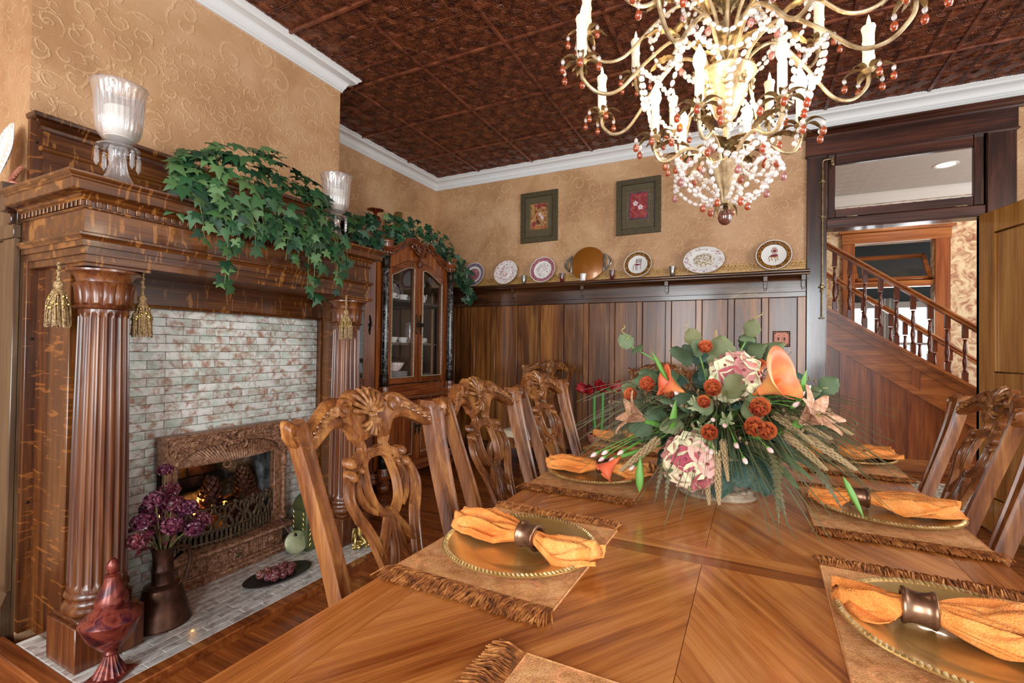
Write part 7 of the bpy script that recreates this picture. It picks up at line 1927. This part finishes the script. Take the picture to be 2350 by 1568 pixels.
    # dusty lilies
    lp = MB().grid(lambda a, v: ((2*v-1)*.18*sin(pi*min(.98, a*.9+.06))**.8, .95*a, .30*a-.42*a*a*a+.05*(1-(2*v-1)**2)), 10, 4).mesh('petal', M['lily'], sharp=180, fix=False)
    for p, d, s in (((-.275, 1.40, .99), (-.8, -.4, .35), .095), ((.105, 1.41, 1.01), (.65, -.4, .55), .105)):
        f = thing('lily', None, None, p, world=True); f.parent = t; f.matrix_parent_inverse = Matrix.Translation(-V(t.location)); Q = aim(V(d).normalized()).to_4x4()
        for k in range(6): place(lp, 'petal', f, p, (Q @ Rz(2*pi*k/6) @ Rx(radians(52))).to_3x3(), s)
        MB().tube([V(p), V(p)-V(d).normalized()*.07, C], [.012, .006, .005], 7).build('stem', M['budg'], f)
        mb = MB()
        for k in range(5): mb.tube([V(p), V(p)+V(d).normalized()*.05+V((rnd.uniform(-.012, .012), 0, rnd.uniform(-.012, .012)))], .0012, 4)
        mb.build('stamens', M['tendril'], f, fix=False)
    # seed spikes
    sk = MB(); n = 70
    for k in range(n):
        f = k/n; a = k*2.4; r = .085*(1-.75*f**2); sk.ball((r*cos(a), r*sin(a), .05+.95*f), .048*(1-.4*f), 5, 4, sc=(1, 1, 1.4))
    sk.tube([(0, 0, 0), (0, 0, 1)], .03, 5); skm = sk.mesh('seed_spike', M['spike'], fix=False)
    stems = MB()
    for (tx, ty, tz, bx, by, bz) in ((-.097, 1.50, 1.25, -.095, 1.50, 1.16), (-.335, 1.36, .845, -.235, 1.40, .94), (-.075, 1.33, .80, -.085, 1.36, .93), (-.055, 1.34, .86, -.07, 1.37, .96), (.175, 1.42, .975, .075, 1.46, 1.02), (.225, 1.46, .985, .11, 1.48, 1.03), (.135, 1.40, .962, .045, 1.42, 1.03), (.16, 1.38, .905, .07, 1.42, .985), (.225, 1.42, .905, .12, 1.44, .975), (-.10, 1.35, .79, -.115, 1.39, .90), (-.13, 1.37, .96, -.15, 1.40, .99)):
        a, b = V((bx, by, bz)), V((tx, ty, tz)); L = (b-a).length; place(skm, 'seed_spike', t, a, aim((b-a).normalized()), (L*.75, L*.75, L)); stems.tube(bez([C, C.lerp(a, .6)+V((0, 0, .03)), a], 4), .002, 4)
    # serrated pale fronds hanging over the rim
    fr = MB()
    def frond(P, w):
        P = bez(P, 8)
        for i in range(len(P)-1):
            d = (P[i+1]-P[i]); s_ = d.cross(V((0, -1, .3))).normalized(); f = i/len(P); ww = w*sin(pi*min(.97, f+.08))
            fr.add([P[i]+s_*ww*.4, P[i]-s_*ww*.4, P[i+1]-s_*ww, P[i+1]+s_*ww, P[i+1]+V((0, -.003, .002))], [(0, 1, 4), (1, 2, 4), (3, 0, 4)])
    for (a, b) in (((-.20, 1.42, .93), (-.235, 1.33, .775)), ((-.19, 1.40, .92), (-.205, 1.31, .772)), ((.03, 1.41, .94), (.075, 1.30, .775)), ((.05, 1.42, .93), (.055, 1.28, .772)), ((.10, 1.45, .93), (.20, 1.40, .80))):
        a, b = V(a), V(b); frond([C, a, a.lerp(b, .55)+V((0, -.02, .02)), b], .011)
    fr.build('serrated_fronds', M['grass'], t, fix=False)
    # buds on fine stalks
    bd = MB().lathe([(0, 0), (.0045, .003), (.0065, .011), (.005, .019), (0, .025)], 8).mesh('bud', M['bud'])
    cup = MB().lathe([(0, -.008), (.003, -.006), (.0055, .001), (.005, .006)], 8).mesh('bud_cup', M['budg'])
    for (x, y, z) in ((-.184, 1.40, 1.06), (-.175, 1.40, 1.04), (-.195, 1.40, 1.03), (-.093, 1.37, 1.01), (-.066, 1.36, 1.0), (-.039, 1.35, .955), (-.105, 1.35, .94), (-.095, 1.345, .935), (-.408, 1.38, .885), (-.385, 1.38, .875), (-.355, 1.38, .876), (-.375, 1.38, .895), (-.33, 1.38, .90), (.101, 1.40, 1.076), (.12, 1.41, 1.06), (.09, 1.41, 1.05), (.115, 1.42, 1.09), (.033, 1.36, .95), (-.02, 1.35, .92), (-.30, 1.39, .86)):
        p = V((x, y, z)); d = (p-C).normalized(); d = (d+V((0, 0, -.5 if z < 1.02 else .2))).normalized(); Q = aim(d)
        place(bd, 'bud', t, p, Q); place(cup, 'bud_cup', t, p, Q); stems.tube(bez([C+V((rnd.uniform(-.06, .06), -.05, .05)), C.lerp(p, .6)+V((0, -.02, .05)), p], 4), .0016, 4)
    # tall stems with tendrils, green pods
    for (x, y, z) in ((-.335, 1.47, 1.20), (-.155, 1.50, 1.21), (-.01, 1.50, 1.235), (.16, 1.47, 1.09)):
        p = V((x, y, z)); stems.tube(bez([C, C.lerp(p, .55)+V((0, -.02, .05)), p], 5), .0024, 5)
        leaf(p, (x-X, -.1, .3), .05, SG[0]); leaf(p+V((.01, 0, -.012)), (-(x-X)-.1, -.2, .1), .04, SG[1])
        s = -1 if x < X else 1
        P = [p+V((s*.0016*k+.008*cos(k*.8), .008*sin(k*.8), (.0038*k if x < .1 else .0015*k))) for k in range(18)]
        MB().tube(P, .0013, 4).build('tendril', M['tendril'], t)
    stems.build('stems', M['budg'], t, fix=False)
    pod = MB().lathe([(0, 0), (.012, .02), (.015, .045), (.009, .075), (0, .10)], 8).mesh('pod', M['budg'], sharp=180)
    for p, d in (((-.20, 1.375, .96), (.15, -.2, 1)), ((-.215, 1.42, 1.10), (-.5, 0, .9)), ((-.275, 1.33, .80), (0, .1, 1)), ((.19, 1.36, .90), (.35, -.1, -.8)), ((.10, 1.42, 1.05), (.2, -.2, 1))): place(pod, 'pod', t, p, aim(V(d).normalized()), (.8, .5, 1))
    # blue-grey dusty miller tufts
    for p in ((-.135, 1.37, 1.045), (-.115, 1.36, .985), (-.06, 1.37, 1.01)):
        mb = MB()
        for k in range(9): a = rnd.uniform(0, 6.28); d = V((cos(a)*.6, -.5, sin(a)*.6)); mb.tube([V(p), V(p)+d*.02, V(p)+d*.034+V((rnd.uniform(-.008, .008), 0, .006))], [.002, .005, .002], 5)
        mb.build('dusty_sprig', M['paleg'], t, fix=False)
    # lance-shaped leaves and twigs filling the outline
    LN = [MB().grid(lambda a, v: ((2*v-1)*.085*sin(pi*min(.985, a*.94+.03))**.8, a, -b*a*a+.02*(1-(2*v-1)**2)), 10, 2).mesh('lance_leaf', M['lance'], sharp=180, fix=False) for b in (.1, .35, .6)]
    for k in range(74):
        a = rnd.uniform(0, 2*pi); e = rnd.uniform(-.25, 1.0); d = V((cos(a)*1.3, sin(a)*.9, .75*e)).normalized(); p = C+V((d.x*.09, d.y*.08, .02+.10*max(0, e)))
        n = V((0, -.3, 1)); n = (n-d*n.dot(d)).normalized(); xx = d.cross(n); L = rnd.uniform(.12, .21)
        if p.z+d.z*L-.6*L*.3 < Z+.02: L *= .6
        place(LN[k % 3], 'lance_leaf', t, p, Matrix((xx, d, n)).transposed(), (L*1.1, L, L))
    tw = MB()
    for k in range(60):
        a = rnd.uniform(0, 2*pi); e = rnd.uniform(.0, 1.2); R = rnd.uniform(.22, .38); d = V((cos(a)*1.1*cos(e), sin(a)*.85*cos(e), sin(e)*.75)); q = C+d*R
        q.z = max(q.z, Z+.02); tw.tube(bez([C, C+d*R*.5+V((0, 0, .03)), q], 4), [.0016]*9, 3, cap=False)
        for j in range(3): tw.ball(q+V((rnd.uniform(-.012, .012), rnd.uniform(-.012, .012), rnd.uniform(-.008, .012))), .0034, 5, 4, sc=(1, 1, 1.5))
    tag(tw.build('twigs', M['twig'], t, fix=False), kind='stuff')
    # wiry grass
    g = MB()
    for k in range(380):
        a = rnd.uniform(0, 2*pi); e = rnd.uniform(-.1, .75); R = rnd.uniform(.24, .42); dx, dy = cos(a)*1.12, sin(a)*.8
        st = C+V((dx*.04, dy*.04, 0)); m = C+V((dx*R*.5, dy*R*.5, .05+.16*e)); en = C+V((dx*R, dy*R, .20*e-.11*rnd.random()*(1.4-e)))
        en.z = max(en.z, Z+.004); m.z = max(m.z, Z+.03)
        P = bez([st, m, en], 5); w = rnd.uniform(.0012, .0026); g.tube(P, [w*(1-.75*i/len(P)) for i in range(len(P))], 3, cap=False)
    for (x, y, z) in ((-.16, 1.27, .765), (.09, 1.25, .765), (.06, 1.22, .764), (-.285, 1.36, .768), (-.44, 1.40, .88), (.235, 1.40, .87), (.14, 1.27, .764), (.04, 1.27, .764), (-.37, 1.42, 1.0), (.18, 1.45, 1.075), (.09, 1.46, 1.19), (-.19, 1.21, .764), (.17, 1.36, .80), (.21, 1.36, .83), (-.36, 1.40, .97), (.16, 1.30, .766), (.12, 1.34, .79)):
        p = V((x, y, z)); m = C.lerp(p, .55)+V((0, -.02, .07 if z < .9 else .01)); P = bez([C, m, p], 7); g.tube(P, [.0026*(1-.7*i/len(P)) for i in range(len(P))], 4, cap=False)
    tag(g.build('grass_blades', M['grass'], t, fix=False), kind='stuff')
centrepiece()
